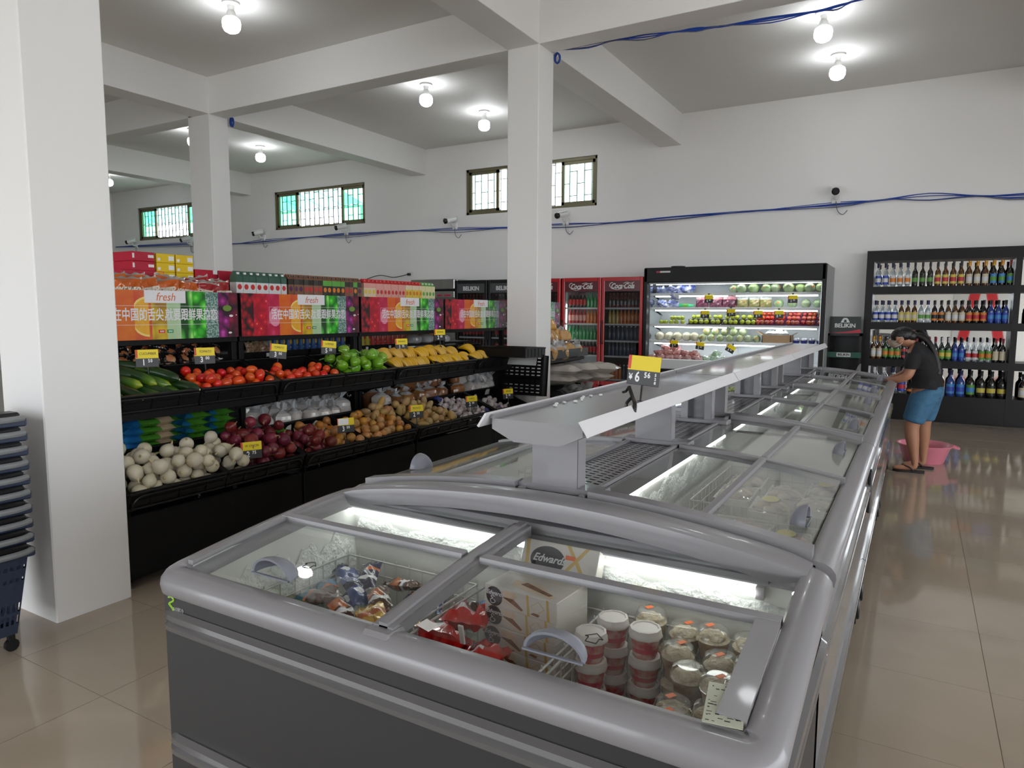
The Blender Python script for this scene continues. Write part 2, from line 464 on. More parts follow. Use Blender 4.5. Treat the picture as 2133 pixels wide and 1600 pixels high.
def bundle(name, label, pts, n, spread, loose=0):
    t = thing(name, label, 'cable', pts[0])
    o = Vector(pts[0])
    for k in range(n):
        rg = random.Random(k * 7 + 3)
        q = []
        for i, p in enumerate(pts):
            s = spread * (0.35 if i % 2 == 0 else 1.0)
            q.append(Vector(p) - o + Vector((0, rg.uniform(-.004, 0), rg.uniform(-s, s) - (loose * .05 * (i % 2) if k >= n - 2 else 0))))
        ob('cable_strand', M(GREYC if k >= n - 1 else BLUE).tube(smooth(q, 4), .0055, 5), t)
wallpts = [(-19.4, 3.227), (-16.04, 3.177), (-14.49, 3.10), (-13.47, 3.13), (-11.97, 3.136), (-10.82, 3.141), (-9.23, 3.129), (-7.92, 3.097), (-6.74, 3.06), (-5.53, 3.05),
           (-4.52, 3.026), (-3.6, 3.05), (-2.375, 3.07), (-1.13, 3.097), (-.52, 3.107), (.04, 3.131), (.62, 3.07), (1.11, 3.045), (2.2, 3.1), (6.4, 3.1)]
bundle('cable_bundle', 'bundle of blue cables strung along the back wall under the windows', [(x, 11.47, z) for x, z in wallpts], 6, .028, 1)
bundle('ceiling_cable_bundle', 'bundle of blue cables sagging below the beam at upper right',
       [(-3.42, 6.9, 4.25), (-3.1, 6.9, 4.25), (-2.8, 6.9, 4.235), (-2.5, 6.9, 4.218), (-2.22, 6.9, 4.20), (-1.98, 6.9, 4.182), (-1.76, 6.9, 4.166), (-1.3, 6.9, 4.145), (-.93, 6.9, 4.132), (-.75, 6.9, 4.14), (-.55, 6.9, 4.16), (.3, 6.9, 4.17), (3, 6.9, 4.2)], 7, .016, .5)
t = tag(ob('cable_coil', M(BLUE).tube([(.03 * math.cos(a), .012 * a / 6, .05 * math.sin(a)) for a in [k * .35 for k in range(50)]], .008, 5), loc=(-3.46, 6.88, 4.17)),
        'blue cable coil tied at the top of the middle pillar', 'cable')
t = tag(ob('cable_coil', M(BLUE).tube([(.03 * math.cos(a), .012 * a / 6, .06 * math.sin(a)) for a in [k * .35 for k in range(50)]], .009, 5), loc=(-8.64, 6.87, 4.17)),
        'blue cable coil at the top of the farther pillar', 'cable')
CAMW = mat('cctv_white_shell', (.8, .8, .8), .35); CAMB = mat('cctv_black_front', (.012, .012, .013), .25)
def cctv(x, z, yaw, lab):
    t = thing('security_camera', lab, 'camera', (x, 11.5, z), group='security cameras along the back wall')
    for k, me in enumerate(CC): link(('wall_box', 'mount_arm', 'camera_body', 'lens_cap', 'cable_tail')[k], me, (0, 0, 0) if k in (0, 1, 4) else (0, -.16, .06), (0, 0, 0) if k in (0, 1, 4) else (rad(14), 0, yaw), t)
CC = (M(CAMW).box(-.06, -.05, -.09, .06, 0, .03, c=.01).mesh('wall_box'),
      M(CAMW).tube([(0, -.04, -.03), (0, -.12, -.03), (0, -.16, .02)], .018, 8).mesh('mount_arm'),
      M(CAMW).lathe([(.001, .13), (.045, .13), (.05, .12), (.05, -.07), (.045, -.075)], 14, axis='y', c=(0, -.03, .02)).box(-.055, -.13, .06, .055, .1, .075, c=.005).mesh('camera_body'),
      M(CAMB).lathe([(.052, -.075), (.055, -.11), (.05, -.12), (.04, -.125), (.035, -.115), (.001, -.115)], 14, axis='y', c=(0, -.03, .02)).mesh('lens_cap'),
      M(GREYC).tube(smooth([(0, -.05, -.06), (.03, -.07, -.2), (.1, -.07, -.26), (.16, -.06, -.2)], 5), .006, 5).mesh('cable_tail'))
for x, z, yaw, lab in ((-18.43, 3.25, -.9, 'farthest wall camera, under the farthest window'), (-16.1, 3.2, -.9, 'wall camera half hidden beside the farther pillar'),
                       (-13.42, 3.22, -.8, 'wall camera under left end of the middle green window'), (-10.81, 3.21, -.7, 'wall camera under right end of the middle green window'),
                       (-7.95, 3.18, -.55, 'wall camera under left end of the clear window'), (-5.55, 3.13, -.4, 'wall camera just right of the middle pillar'),
                       (-1.14, 3.19, .1, 'wall camera alone on the wall above the open fridge')):
    cctv(x, z, yaw, lab)

# ================================================================ stack of shopping baskets in front of the near pillar
NAVY = mat('navy_basket_plastic', (.028, .04, .075), .45)
GREYH = mat('grey_handle_plastic', (.23, .24, .25), .4)
BLK = mat('black_plastic', (.012, .012, .013), .38)
def basket_body():
    m = M(NAVY)
    L_, W_, H_ = .50, .36, .38
    def ring(z, f): return [(sx * (L_ / 2 - .05 + .05 * f), sy * (W_ / 2 - .045 + .045 * f), z) for sx, sy in ((-1, -1), (1, -1), (1, 1), (-1, 1))]
    # slatted walls: strips between slot rows
    zs = [0, .03, .045, .085, .1, .14, .20, .24, .255, .295, .31, .38]
    slot = {1: 1, 2: 1, 3: 0}
    for side in range(4):
        for r in range(len(zs) - 1):
            z0, z1 = zs[r], zs[r + 1]
            A, B = ring(z0, z0 / H_), ring(z1, z1 / H_)
            a0, a1 = Vector(A[side]), Vector(A[(side + 1) % 4]); b0, b1 = Vector(B[side]), Vector(B[(side + 1) % 4])
            n = 14
            if r in (2, 4, 7, 9):     # slotted band
                for k in range(n):
                    for (u0, u1) in (((k + .0) / n, (k + .45) / n),):
                        m.quad(a0.lerp(a1, u0), a0.lerp(a1, u1), b0.lerp(b1, u1), b0.lerp(b1, u0))
                if r in (2, 9): pass
            else: m.quad(a0, a1, b1, b0)
    m.box(-L_ / 2 + .05, -W_ / 2 + .045, -.002, L_ / 2 - .05, W_ / 2 - .045, .006)
    return m
def basket(z, lab, full):
    t = thing('shopping_basket', lab, 'basket', (-3.55, 1.32, z), (0, 0, rad(-2)), group='nested shopping baskets')
    link('basket_body', BK[0], parent=t); link('rim', BK[1], parent=t); link('bail_handle', BK[2], parent=t); link('tow_handle', BK[3], parent=t)
    if full:
        for sx in (-1, 1):
            for sy in (-1, 1): link('caster', BK[4], (sx * .17, sy * .12, 0), parent=t)
rim = M(NAVY)
for s in (-1, 1):
    rim.box(s * .25 - .018, -.2, .345, s * .25 + .018, .2, .385, c=.006); rim.box(-.26, s * .185 - .016, .345, .26, s * .185 + .016, .385, c=.006)
BK = [basket_body().mesh('basket_body'), rim.mesh('rim'),
      M(GREYH).tube(smooth([(-.05, -.215, .372), (.08, -.22, .376), (.2, -.215, .38), (.30, -.19, .385), (.335, -.1, .388), (.335, .1, .388), (.30, .17, .386)], 4), .013, 8).tube([(.16, -.228, .378), (.315, -.185, .384)], .016, 8).mesh('bail_handle'),
      M(BLK).box(.2, -.2, .385, .285, .17, .41, c=.008).tube([(.06, -.2, .40), (.2, -.19, .402)], .014, 8).mesh('tow_handle'),
      M(BLK).lathe([(.001, -.01), (.028, -.01), (.028, .01), (.001, .01)], 12, c=(0, 0, -.057), axis="x").box(-.013, -.012, -.05, .013, .012, .002).mesh('caster')]
for k in range(10):
    basket(.085 + .0635 * k, ('lowest' if k == 0 else 'topmost' if k == 9 else ordinal(k) + ' from the bottom') + ' navy shopping basket in the stack by the near pillar', k == 0)
# ================================================================ produce gondola along the aisle
RACK = mat('black_powder_coated_steel', (.006, .006, .0065), .45, noise=(9, .3), col2=(.004, .004, .004), spec=.25)
RACKD = mat('dark_hole', (.002, .002, .002), .9)
CRATE = mat('black_crate_plastic', (.006, .006, .0065), .35, spec=.35)
FOOT = mat('zinc_leveling_foot', (.5, .5, .52), .3, .9)
UL = 1.23; Y0 = 2.06
XF, XB = -3.54, -4.15      # base front, banner plane
def gondola(y0, lab, top_open, panel=True, posts=(1, 1), yb=UL):
    t = thing('produce_rack', lab, 'rack', (0, y0, 0), group='produce racks along the aisle')
    m = M(RACK); m.box(XF - .004, .012, .075, XF + .004, yb - .012, .405); m.box(XF - .03, .012, .395, XF, yb - .012, .41); m.box(-4.85, .012, .06, XF - .02, yb - .012, .09)
    ob('base_panel', m, t)
    h = M(RACKD)
    for i in range(12 if yb == UL else 7):
        for j in range(4):
            h.lathe([(.0055, 0), (.0055, .0006), (.001, .0006)], 6, axis='x', c=(XF + .0041, .1 + .094 * i, .15 + .062 * j))
    ob('peg_holes', h, t, kind='stuff')
    for (yy, on) in ((.03, posts[0]), (UL - .03, posts[1])):
        if not on: continue
        p = M(RACK, RACKD); p.box(XB - .05, yy - .02, .06, XB, yy + .02, 1.3 if top_open else 1.62, c=.003)
        for k in range(28): p.box(XB, yy - .009, .5 + .03 * k, XB + .0006, yy - .005, .515 + .03 * k, 1); p.box(XB, yy + .005, .5 + .03 * k, XB + .0006, yy + .009, .515 + .03 * k, 1)
        ob('upright', p, t)
    for yy in (.03, yb - .03):
        # base foot and side plate, arms under the upper crates
        f = M(FOOT); f.lathe([(.001, 0), (.026, 0), (.026, .008), (.008, .014), (.008, .075), (.001, .075)], 12, c=(XF - .05, yy, 0)); ob('leveling_foot', f, t)
        a = M(RACK); a.prism([(XB, .80), (XB, 1.02), (-3.78, .915), (-3.77, .89), (-3.8, .87)], yy - .004, yy + .004, 'y'); a.box(-4.85, yy - .012, .04, XF - .03, yy + .012, .075); ob('shelf_arm', a, t)
        b = M(RACK); b.prism([(XB, .38), (XB, .66), (XF - .02, .50), (XF - .0, .40)], yy - .006, yy + .006, 'y'); ob('base_bracket', b, t)
    ob('bag_shelf', M(RACK).box(-4.75, .05, .585, -3.9, yb - .05, .612, c=.003).box(-3.905, .05, .565, -3.895, yb - .05, .622), t)
    ob('crate_rail', M(RACK).box(-3.80, .01, .88, -3.768, yb - .01, .918).box(-4.14, .01, .985, -4.12, UL - .01, 1.03), t)
    ob('top_shelf', M(RACK).box(-4.95, .01, 1.295, XB, UL - .01, 1.312).box(XB - .012, .01, 1.278, XB + .012, UL - .01, 1.318, c=.003), t)
    if panel: ob('backing', M(RACK).box(-4.66, .012, .09, -4.645, UL - .012, panel), t)  # added dark screen; the open rack has no back, only darkness
    return t
RK = [gondola(Y0, 'black produce rack with cucumbers and tomatoes, next to near pillar', False, 1.29),
      gondola(Y0 + UL, 'black produce rack with tomatoes, green peppers and sugar bags', False, .96),
      gondola(Y0 + 2 * UL, 'black produce rack with bananas, potatoes and brown bags', False, .96),
      gondola(Y0 + 3 * UL, 'black produce rack with few bananas and upright empty crate, by middle pillar', False, .9, yb=.765)]
# second run of racking beyond the pillar
RK2 = gondola(7.17, 'black rack beyond the middle pillar with crumb bags and flour sacks', False, .9)
# ---------------------------------------------------------------- crates
CW, CD, CH = .596, .43, .105
def crate_meshes():
    b = M(CRATE); w = .006
    b.box(0, -CW / 2, -CH, CD, CW / 2, -CH + w)
    for s in (-1, 1):
        b.box(0, s * CW / 2 - w / 2, -CH, CD, s * CW / 2 + w / 2, 0); b.box(0, s * CW / 2 - .012, -.012, CD, s * CW / 2 + .012, 0, c=.003)
        for k in range(5): b.box(.05 + .075 * k, s * (CW / 2 + .004) - .003, -CH + .01, .058 + .075 * k, s * (CW / 2 + .004) + .003, -.014)
    b.box(0, -CW / 2, -CH, w, CW / 2, 0); b.box(-.004, -CW / 2, -.014, .016, CW / 2, 0, c=.003)
    f = M(CRATE)
    f.box(CD - w, -CW / 2, -CH, CD, CW / 2, 0); f.box(CD - .018, -CW / 2, -.012, CD + .006, CW / 2, .002, c=.004)
    f.box(CD, -CW / 2 + .02, -.052, CD + .006, CW / 2 - .02, -.046); f.box(CD, -CW / 2, -CH, CD + .01, CW / 2, -CH + .014, c=.003)
    for k in (-.17, 0, .17): f.box(CD, k - .004, -CH, CD + .006, k + .004, -.012)
    a = M(CRATE)
    a.tube(smooth([(CD + .01, -CW / 2 + .02, -CH), (CD + .012, -CW / 2 + .022, -.06), (CD + .012, -CW / 2 + .045, -.028), (CD + .012, -CW / 2 + .09, -.018), (CD + .012, 0, -.018), (CD + .012, CW / 2 - .01, -.018)], 4), .006, 6)
    s = M(mat('slot_light_gap', (.30, .30, .30), .6))
    return b.mesh('crate_body'), f.mesh('front_panel'), a.mesh('label_rail')
CM = crate_meshes()
def crate_slotted():
    b = M(CRATE); w = .008; n = 9
    # floor with slots: bars
    for i in range(n + 1):
        y = -CW / 2 + CW * i / n; b.box(0, y - .012, -CH, CD, y + .012, -CH + w)
    for k, x in enumerate([.012 + .0366 * q for q in range(12)]):
        b.box(x - .0125 - (.02 if k == 7 else 0), -CW / 2, -CH, x + .0125 + (.02 if k in (6, 7) else 0), CW / 2, -CH + w)
    return b.mesh('slotted_floor')
TU, TLo = math.atan2(.125, .40), math.atan2(.15, .38)
def crate_frame(row, k):      # front lip position of crate k (0..7) in upper 'u' or lower 'l' row
    y = Y0 + UL * (k // 2) + .012 + CW / 2 + (k % 2) * (CW + .012)
    ti = TU if row == 'u' else TLo
    xf, zf = (-3.72, 1.025) if row == 'u' else (-3.50, .54)
    # local x runs from the back (0) to the front lip (CD), sloping down
    return Matrix.Translation((xf - CD * math.cos(ti), y, zf + CD * math.sin(ti))) @ Matrix.Rotation(ti, 4, 'Y')
def crate(row, k, lab, frame=None, slotted=False):
    t = thing('produce_crate', lab, 'crate', group='black crates on the produce racks')
    t.matrix_world = frame or crate_frame(row, k)
    link('crate_body', CM[0], parent=t); link('front_panel', CM[1], parent=t); link('label_rail', CM[2], (0, 0, 0), parent=t, scale=(1, -1 if k % 2 else 1, 1))
    return t
what_u = ['cucumbers', 'tomatoes beside the cucumbers', 'tomatoes beside the green peppers', 'green peppers', 'the near half of the bananas', 'the far half of the bananas', 'the last few bananas']
what_l = ['white onions', 'most of the red onions', 'red and yellow onions', 'yellow onions below the brown bags', 'potatoes', 'garlic', 'the last of the garlic']
for k, q in enumerate(what_u): crate('u', k, 'black plastic crate in the upper row holding ' + q)
for k, q in enumerate(what_l): crate('l', k, 'black plastic crate in the lower row holding ' + q)
crate('u', 7, 'empty black crate lying level at the far end of upper row', Matrix.Translation((-3.665, 6.07, 1.14)) @ Matrix.Rotation(rad(90), 4, 'Z') @ Matrix.Rotation(rad(2), 4, 'Y'))
ce = thing('produce_crate', 'empty slotted black crate standing upright at the far end of lower row', 'crate', group='black crates on the produce racks')
ce.matrix_world = Matrix.Translation((-3.66, 6.41, .615)) @ Matrix.Rotation(rad(-6), 4, 'X') @ Matrix(((0, 1, 0, 0), (0, 0, -1, 0), (-1, 0, 0, 0), (0, 0, 0, 1))) @ Matrix.Translation((-.43, 0, 0))
link('slotted_floor', crate_slotted(), parent=ce)
ob('crate_walls', M(CRATE).box(0, -CW / 2, -CH, CD, -CW / 2 + .008, 0).box(0, CW / 2 - .008, -CH, CD, CW / 2, 0).box(0, -CW / 2, -CH, .008, CW / 2, 0).box(CD - .008, -CW / 2, -CH, CD, CW / 2, 0)
   .box(-.006, -CW / 2 - .006, -.012, .02, CW / 2 + .006, .002).box(0, CW / 2 - .012, -.012, CD, CW / 2 + .008, .002).box(0, -CW / 2 - .008, -.012, CD, -CW / 2 + .012, .002), ce)
# ---------------------------------------------------------------- fruit and vegetables
class Pile:
    """drops round things into a crate one by one, each comes to rest on those below"""
    def __init__(s, F, u0, u1, v0, v1, seed, floor=-.095):
        s.F = F; s.b = (u0, u1, v0, v1); s.q = []; s.r = random.Random(seed); s.fl = floor
    def drop(s, r, tries=14, h=1.0, bias=0.):
        best = None
        for _ in range(tries):
            u = s.r.uniform(s.b[0] + r, s.b[1] - r); v = s.r.uniform(s.b[2] + r, s.b[3] - r)
            z = s.fl + r * h
            for (a, b, c, rr) in s.q:
                d2 = (a - u) ** 2 + (b - v) ** 2; R_ = (r + rr) * .93
                if d2 < R_ * R_: z = max(z, c + math.sqrt(R_ * R_ - d2) * h)
            sc_ = z - bias * u
            if best is None or sc_ < best[0]: best = (sc_, u, v, z)
        _, u, v, z = best
        s.q.append((u, v, z, r))
        return s.F @ Vector((u, v, z))
def strew(name, meshes, pile, n, r, label, cat, group, scale=(.9, 1.1), tries=14, h=1., flat=False, bias=0., ms=1.):
    out = []
    for i in range(n):
        k = pile.r.uniform(*scale)
        p = pile.drop(r * k, tries, h, bias)
        o = link(name, pile.r.choice(meshes), p, scale=k * ms)
        o.rotation_euler = (pile.r.uniform(-.5, .5), pile.r.uniform(-.5, .5), pile.r.uniform(0, 6.28)) if flat else (pile.r.uniform(0, 6.28), pile.r.uniform(0, 6.28), pile.r.uniform(0, 6.28))
        tag(o, label, cat, group)
        out.append((pile.q[-1][0], pile.q[-1][1], o))
    # say which one: its row from the front edge, its place along that row
    us = sorted(q[0] for q in out); nr = max(1, min(5, round(math.sqrt(n / 1.8)))); cut = [us[min(len(us) - 1, int(len(us) * (i + 1) / nr))] for i in range(nr - 1)]
    rows = {}
    for u, v, o in out: rows.setdefault(sum(u >= c for c in cut), []).append((v, o))
    for ri, L_ in rows.items():
        fr = nr - 1 - ri
        for i, (v, o) in enumerate(sorted(L_, key=lambda q: q[0])):
            o['label'] = label + ', %s from left in %s' % (ordinal(i), 'front row' if fr == 0 else 'back row' if ri == 0 else ordinal(fr) + ' row')
    return [q[2] for q in out]
RED = mat('tomato_skin', (.62, .028, .006), .22, noise=(6, .5), col2=(.70, .10, .01), rand=(.012, 0, .12), coat=.3)
TOM = [M(RED).ell((0, 0, 0), (.029, .029, .039), 14, 10, fn=lambda d: 1 - .12 * max(0, d.z) ** 6).mesh('plum_tomato'),
       M(RED).ell((0, 0, 0), (.033, .031, .036), 14, 10, fn=lambda d: 1 - .16 * max(0, d.z) ** 5).mesh('plum_tomato')]
for k, n in ((1, 54), (2, 40)):
    strew('plum_tomato', TOM, Pile(crate_frame('u', k), .13 if k == 2 else .1, CD - .005, -.285, .285, 5 + k), n, .034, 'red tomato in the crate beside ' + ('cucumbers' if k == 1 else 'peppers'), 'tomato',
          'red tomatoes by the ' + ('cucumbers' if k == 1 else 'peppers'), bias=.12)
def cuc_mat():
    m, N, L, b = nodemat('cucumber_skin', .28)
    tc = N.new('ShaderNodeTexCoord'); sp = N.new('ShaderNodeSeparateXYZ'); L.new(tc.outputs['Object'], sp.inputs[0])
    nz = N.new('ShaderNodeTexNoise'); nz.inputs['Scale'].default_value = 18
    mp = N.new('ShaderNodeMapping'); mp.inputs['Scale'].default_value = (.12, 1, 1); L.new(tc.outputs['Object'], mp.inputs[0]); L.new(mp.outputs[0], nz.inputs['Vector'])
    ad = N.new('ShaderNodeMath'); ad.operation = 'MULTIPLY_ADD'; ad.inputs[1].default_value = .09; L.new(nz.outputs['Fac'], ad.inputs[0]); L.new(sp.outputs['X'], ad.inputs[2])
    cr = N.new('ShaderNodeValToRGB'); e = cr.color_ramp.elements
    e[0].position = 0.; e[0].color = (.010, .036, .008, 1); e[1].position = 1.; e[1].color = (.36, .42, .03, 1)
    x = cr.color_ramp.elements.new(.55); x.color = (.014, .055, .010, 1); x = cr.color_ramp.elements.new(.85); x.color = (.09, .19, .012, 1)
    mr = N.new('ShaderNodeMapRange'); mr.inputs[1].default_value = -.02; mr.inputs[2].default_value = .185
    L.new(ad.outputs[0], mr.inputs[0]); L.new(mr.outputs[0], cr.inputs[0]); L.new(cr.outputs[0], b.inputs['Base Color'])
    return m
CUC = cuc_mat()
def cucumber():
    pts, rr = [], []
    for i in range(13):
        t = i / 12; pts.append((-.14 + .28 * t, .012 * math.sin(t * PI), 0)); rr.append(.031 * (max(.02, 1 - abs(2 * t - 1) ** 5)) ** .5 * (1 - .05 * t))
    return M(CUC).tube(pts, rr, 12).mesh('cucumber')
cuc = cucumber()
F = crate_frame('u', 0)
stem = M(mat('dry_cut_stem', (.45, .42, .22), .7)).lathe([(.001, -.004), (.006, -.002), (.004, .003), (.001, .004)], 6, axis='x', c=(-.139, .001, 0)).mesh('stem_end')
# (u along the slope, v along the aisle, height, yaw, pitch)
for i, (u, v, z, a, p) in enumerate([(.36, -.25, .0, 12, 4), (.36, -.175, .0, 8, 2), (.36, -.10, .005, 14, 5), (.355, -.02, .0, 10, 4), (.36, .05, .0, 18, 3), (.36, .115, .0, 15, 3), (.35, .17, -.01, 16, 2),
        (.27, -.24, .045, 20, 0), (.25, -.14, .035, 25, -4), (.24, -.06, .04, 30, 0), (.25, .04, .05, 28, 4), (.27, .17, .055, 22, 6), (.25, .115, .03, 30, 2),
        (.16, -.2, .075, 70, 2), (.17, -.02, .055, 50, 0), (.15, .12, .055, 55, 0), (.2, -.27, .09, 30, 0), (.37, .235, .02, 20, 8)]):
    o = link('cucumber', cuc, F @ Vector((u - .09, v, z - .045)), scale=1.05 + .035 * (i * 7 % 5))
    link('stem_end', stem, parent=o)
    o.rotation_euler = (F.to_3x3() @ Euler((i * 1.3, rad(p), rad(a + (180 if i % 3 == 2 else 0)))).to_matrix()).to_euler()
    tag(o, 'dark green cucumber with paler tip, %s from left in the %s' % (ordinal(i if i < 7 else i - 7 if i < 13 else i - 13), 'front row' if i < 7 else 'second layer' if i < 13 else 'top layer'), 'cucumber', 'cucumbers in the near crate')
GRN = mat('green_pepper_skin', (.10, .30, .012), .16, noise=(7, .8), col2=(.20, .40, .02), rand=(.015, 0, .2), coat=.5)
STEMG = mat('green_stem', (.22, .36, .08), .6)
pep = M(GRN).ell((0, 0, 0), (.042, .042, .052), 20, 10, fn=lambda d: (1 + .10 * math.cos(3 * math.atan2(d.y, d.x)) * (1 - d.z * d.z)) * (1 - .18 * max(0, d.z) ** 8) * (1 - .28 * max(0, -d.z) ** 2)).mesh('green_pepper')
pst = M(STEMG).tube([(0, 0, .040), (0, 0, .052), (.006, .002, .068), (.014, .006, .082)], [.009, .005, .004, .005], 6).mesh('pepper_stem')
for o in strew('green_pepper', [pep], Pile(crate_frame('u', 3), .1, CD, -.28, .285, 3), 34, .044, 'shiny green bell pepper with stem', 'pepper', 'green peppers in the upper row', bias=.08, flat=False):
    link('pepper_stem', pst, parent=o)
# bananas: hands of five fingers with a crown
YEL = mat('banana_skin', (.70, .42, .018), .4, noise=(9, .7), col2=(.62, .34, .02), rand=(.006, .1, .1))
BTIP = mat('banana_tip', (.04, .03, .012), .7)
def finger(k):
    pts, rr = [], []
    for i in range(9):
        t = i / 8; a = -.35 + .9 * t
        pts.append((.02 + .17 * t, k * .030 + (k * .012 * math.sin(t * PI)), .055 * math.sin(t * PI * .9) - .03 * t + .012)); rr.append((.007, .010, .0165, .0185, .0185, .018, .0165, .011, .005)[i])
    return M(YEL, BTIP).tube(pts, rr, 6).tube([pts[-1], (pts[-1][0] + .008, pts[-1][1], pts[-1][2] - .003)], [.005, .0035], 6, 1)
FING = [finger(k).mesh('banana') for k in (-2, -1, 0, 1, 2)]
CROWN = M(BTIP).box(-.005, -.05, .0, .028, .05, .018, c=.006).mesh('crown')
def hand(k, u, v, z, yaw, lab, n=5):
    F = crate_frame('u', k)
    t = thing('banana_hand', lab, 'bananas', F @ Vector((u, v, z)), group='hands of yellow bananas')
    t.rotation_euler = (F.to_3x3() @ Euler((0, rad(8), yaw)).to_matrix()).to_euler()
    for i in range(n): link('banana', FING[i], parent=t)
    link('crown', CROWN, parent=t)
hb = [(4, .18, -.2, -.03, .25), (4, .2, -.04, -.03, .1), (4, .2, .13, -.03, .15), (4, .05, -.22, .0, .5), (4, .05, -.06, .005, .35), (4, .06, .1, .01, .2), (4, .09, .24, .01, .3),
      (5, .2, -.24, -.03, .1), (5, .2, -.09, -.03, .2), (5, .2, .06, -.03, .3), (5, .06, -.2, .01, .35), (5, .06, -.03, .005, .3), (5, .08, .13, -.01, .3), (5, .19, .21, -.035, .4)]
for i, (k, u, v, z, a) in enumerate(hb):
    hand(k, u, v, z, a, 'hand of ripe bananas, %s of the %s row in the shared heap' % (ordinal(i if i < 3 else i - 3 if i < 7 else i - 4 if i < 10 else i - 6 if i < 13 else 6), 'front' if i < 3 or 7 <= i < 10 or i == 13 else 'back'))
for i, (u, v, z, a) in enumerate([(.2, -.2, -.04, .3), (.08, -.18, .0, .4), (.17, -.03, -.03, .35)]):
    hand(6, u, v, z, a, 'hand of bananas left in the nearly empty crate, ' + ('front one', 'back one', 'farthest one')[i])
# onions, potatoes, garlic
def onion(mt, st, name, h=1.):
    b = M(mt).ell((0, 0, 0), (.042, .042, .040 * h), 16, 10, fn=lambda d: 1 + .28 * max(0, d.z) ** 9 - .05 * max(0, -d.z) ** 8)
    t = M(st).tube([(0, 0, .046 * h), (.001, .002, .058 * h), (.006, .004, .072 * h)], [.009, .005, .0025], 6).lathe([(.001, -.042), (.010, -.039), (.012, -.036)], 8)
    return b.mesh(name), t.mesh('onion_neck')
ONW = onion(mat('white_onion_skin', (.66, .60, .47), .33, noise=(14, .6), col2=(.58, .52, .36), rand=(.01, .1, .08)), mat('dry_onion_neck', (.55, .45, .25), .7), 'white_onion', 1.05)
ONR = onion(mat('red_onion_skin', (.13, .010, .022), .28, noise=(10, .8), col2=(.24, .035, .045), rand=(.02, 0, .3)), mat('dry_red_onion_neck', (.35, .2, .1), .7), 'red_onion')
ONY = onion(mat('yellow_onion_skin', (.50, .20, .05), .33, noise=(9, .7), col2=(.58, .33, .12), rand=(.012, .1, .15)), mat('dry_yellow_onion_neck', (.4, .26, .12), .7), 'yellow_onion')
def onions(M2, k, n, u0, v0, v1, r, seed, lab, cat, grp, **kw):
    for o in strew(M2[0].name.split('.')[0], [M2[0]], Pile(crate_frame('l', k), u0, CD, v0, v1, seed), n, r, lab, cat, grp, **kw): link('onion_neck', M2[1], parent=o)
onions(ONW, 0, 52, .06, -.29, .29, .040, 1, 'large white onion in near crate', 'onion', 'white onions', bias=.05, scale=(.95, 1.2), ms=.9)
onions(ONW, 1, 13, .06, -.29, -.12, .040, 12, 'white onion among red onions', 'onion', 'white onions among the red', bias=.0, scale=(.95, 1.15), ms=.9)
onions(ONR, 1, 46, .02, -.12, .29, .040, 2, 'dark red onion behind 2.75 tag', 'onion', 'red onions', bias=.05, scale=(.9, 1.15), ms=.9)
onions(ONR, 2, 24, .08, -.29, .02, .039, 9, 'red onion beside yellow onions', 'onion', 'red onions among the yellow', bias=.05, scale=(.9, 1.15), ms=.88)
onions(ONY, 2, 30, .0, -.06, .29, .034, 4, 'yellow onion beside red onions', 'onion', 'yellow onions beside the red', bias=.02, ms=.8)
onions(ONY, 3, 64, .02, -.29, .29, .034, 6, 'coppery onion below brown bags', 'onion', 'yellow onions', bias=.04, ms=.8)
PSK = mat('potato_skin', (.50, .33, .13), .45, noise=(12, .6), col2=(.42, .26, .09), rand=(.008, .1, .12))
POT = [M(PSK).ell((0, 0, 0), r_, 12, 8, fn=(lambda a: lambda d: 1 + .06 * math.sin(3 * d.x + a) + .05 * math.sin(4 * d.y + 2 * a))(a)).mesh('potato') for a, r_ in ((0, (.052, .038, .034)), (2, (.045, .04, .036)), (4, (.058, .036, .035)))]
strew('potato', POT, Pile(crate_frame('l', 4), .0, CD, -.29, .29, 7), 64, .036, 'smooth tan potato past 2.50 tag', 'potato', 'potatoes', bias=.03, ms=.86)
strew('potato', POT, Pile(crate_frame('l', 3), .0, .2, .0, .29, 21, floor=-.03), 10, .036, 'tan potato behind yellow onions', 'potato', 'potatoes behind the onions', ms=.86)
GAR = mat('garlic_skin', (.62, .58, .57), .5, noise=(16, .8), col2=(.50, .40, .44), rand=(.0, .3, .12))
gar = M(GAR).ell((0, 0, 0), (.028, .028, .024), 16, 8, fn=lambda d: (1 + .07 * math.cos(7 * math.atan2(d.y, d.x)) * (1 - d.z * d.z)) * (1 + .5 * max(0, d.z) ** 10)).mesh('garlic_bulb')
gst = M(GAR).tube([(0, 0, .03), (.002, 0, .045), (.006, .002, .062)], [.009, .006, .007], 6).mesh('garlic_neck')
for k, n, v1 in ((5, 70, .29), (6, 28, .12)):
    for o in strew('garlic_bulb', [gar], Pile(crate_frame('l', k), .0 if k == 5 else .1, CD, -.29, v1, 8 + k), n, .029, ('white garlic bulb in farthest crate' if k == 6 else 'white garlic bulb past potatoes'), 'garlic', 'garlic bulbs' if k == 5 else 'garlic bulbs at far end', bias=.02): link('garlic_neck', gst, parent=o)
GLAB = mat('blue_garlic_label', (.02, .03, .16), .4)
for i, (k, u, v, z) in enumerate(((5, .08, -.22, .02), (5, .38, .22, -.01), (6, .33, -.1, -.03))):
    o = tag(ob('garlic_net_label', M(GLAB).sheet(lambda a, b: ((a - .5) * .07, (b - .5) * .05, .006 * math.sin(a * 5)), 6, 2)), 'dark blue paper label lying on the garlic, ' + ('at the back', 'at the front edge', 'in the far crate')[i], 'label')
    o.matrix_world = crate_frame('l', k) @ Matrix.Translation((u, v, z)) @ Matrix.Rotation(.5 + i, 4, 'Z') @ Matrix.Rotation(.4, 4, 'X')
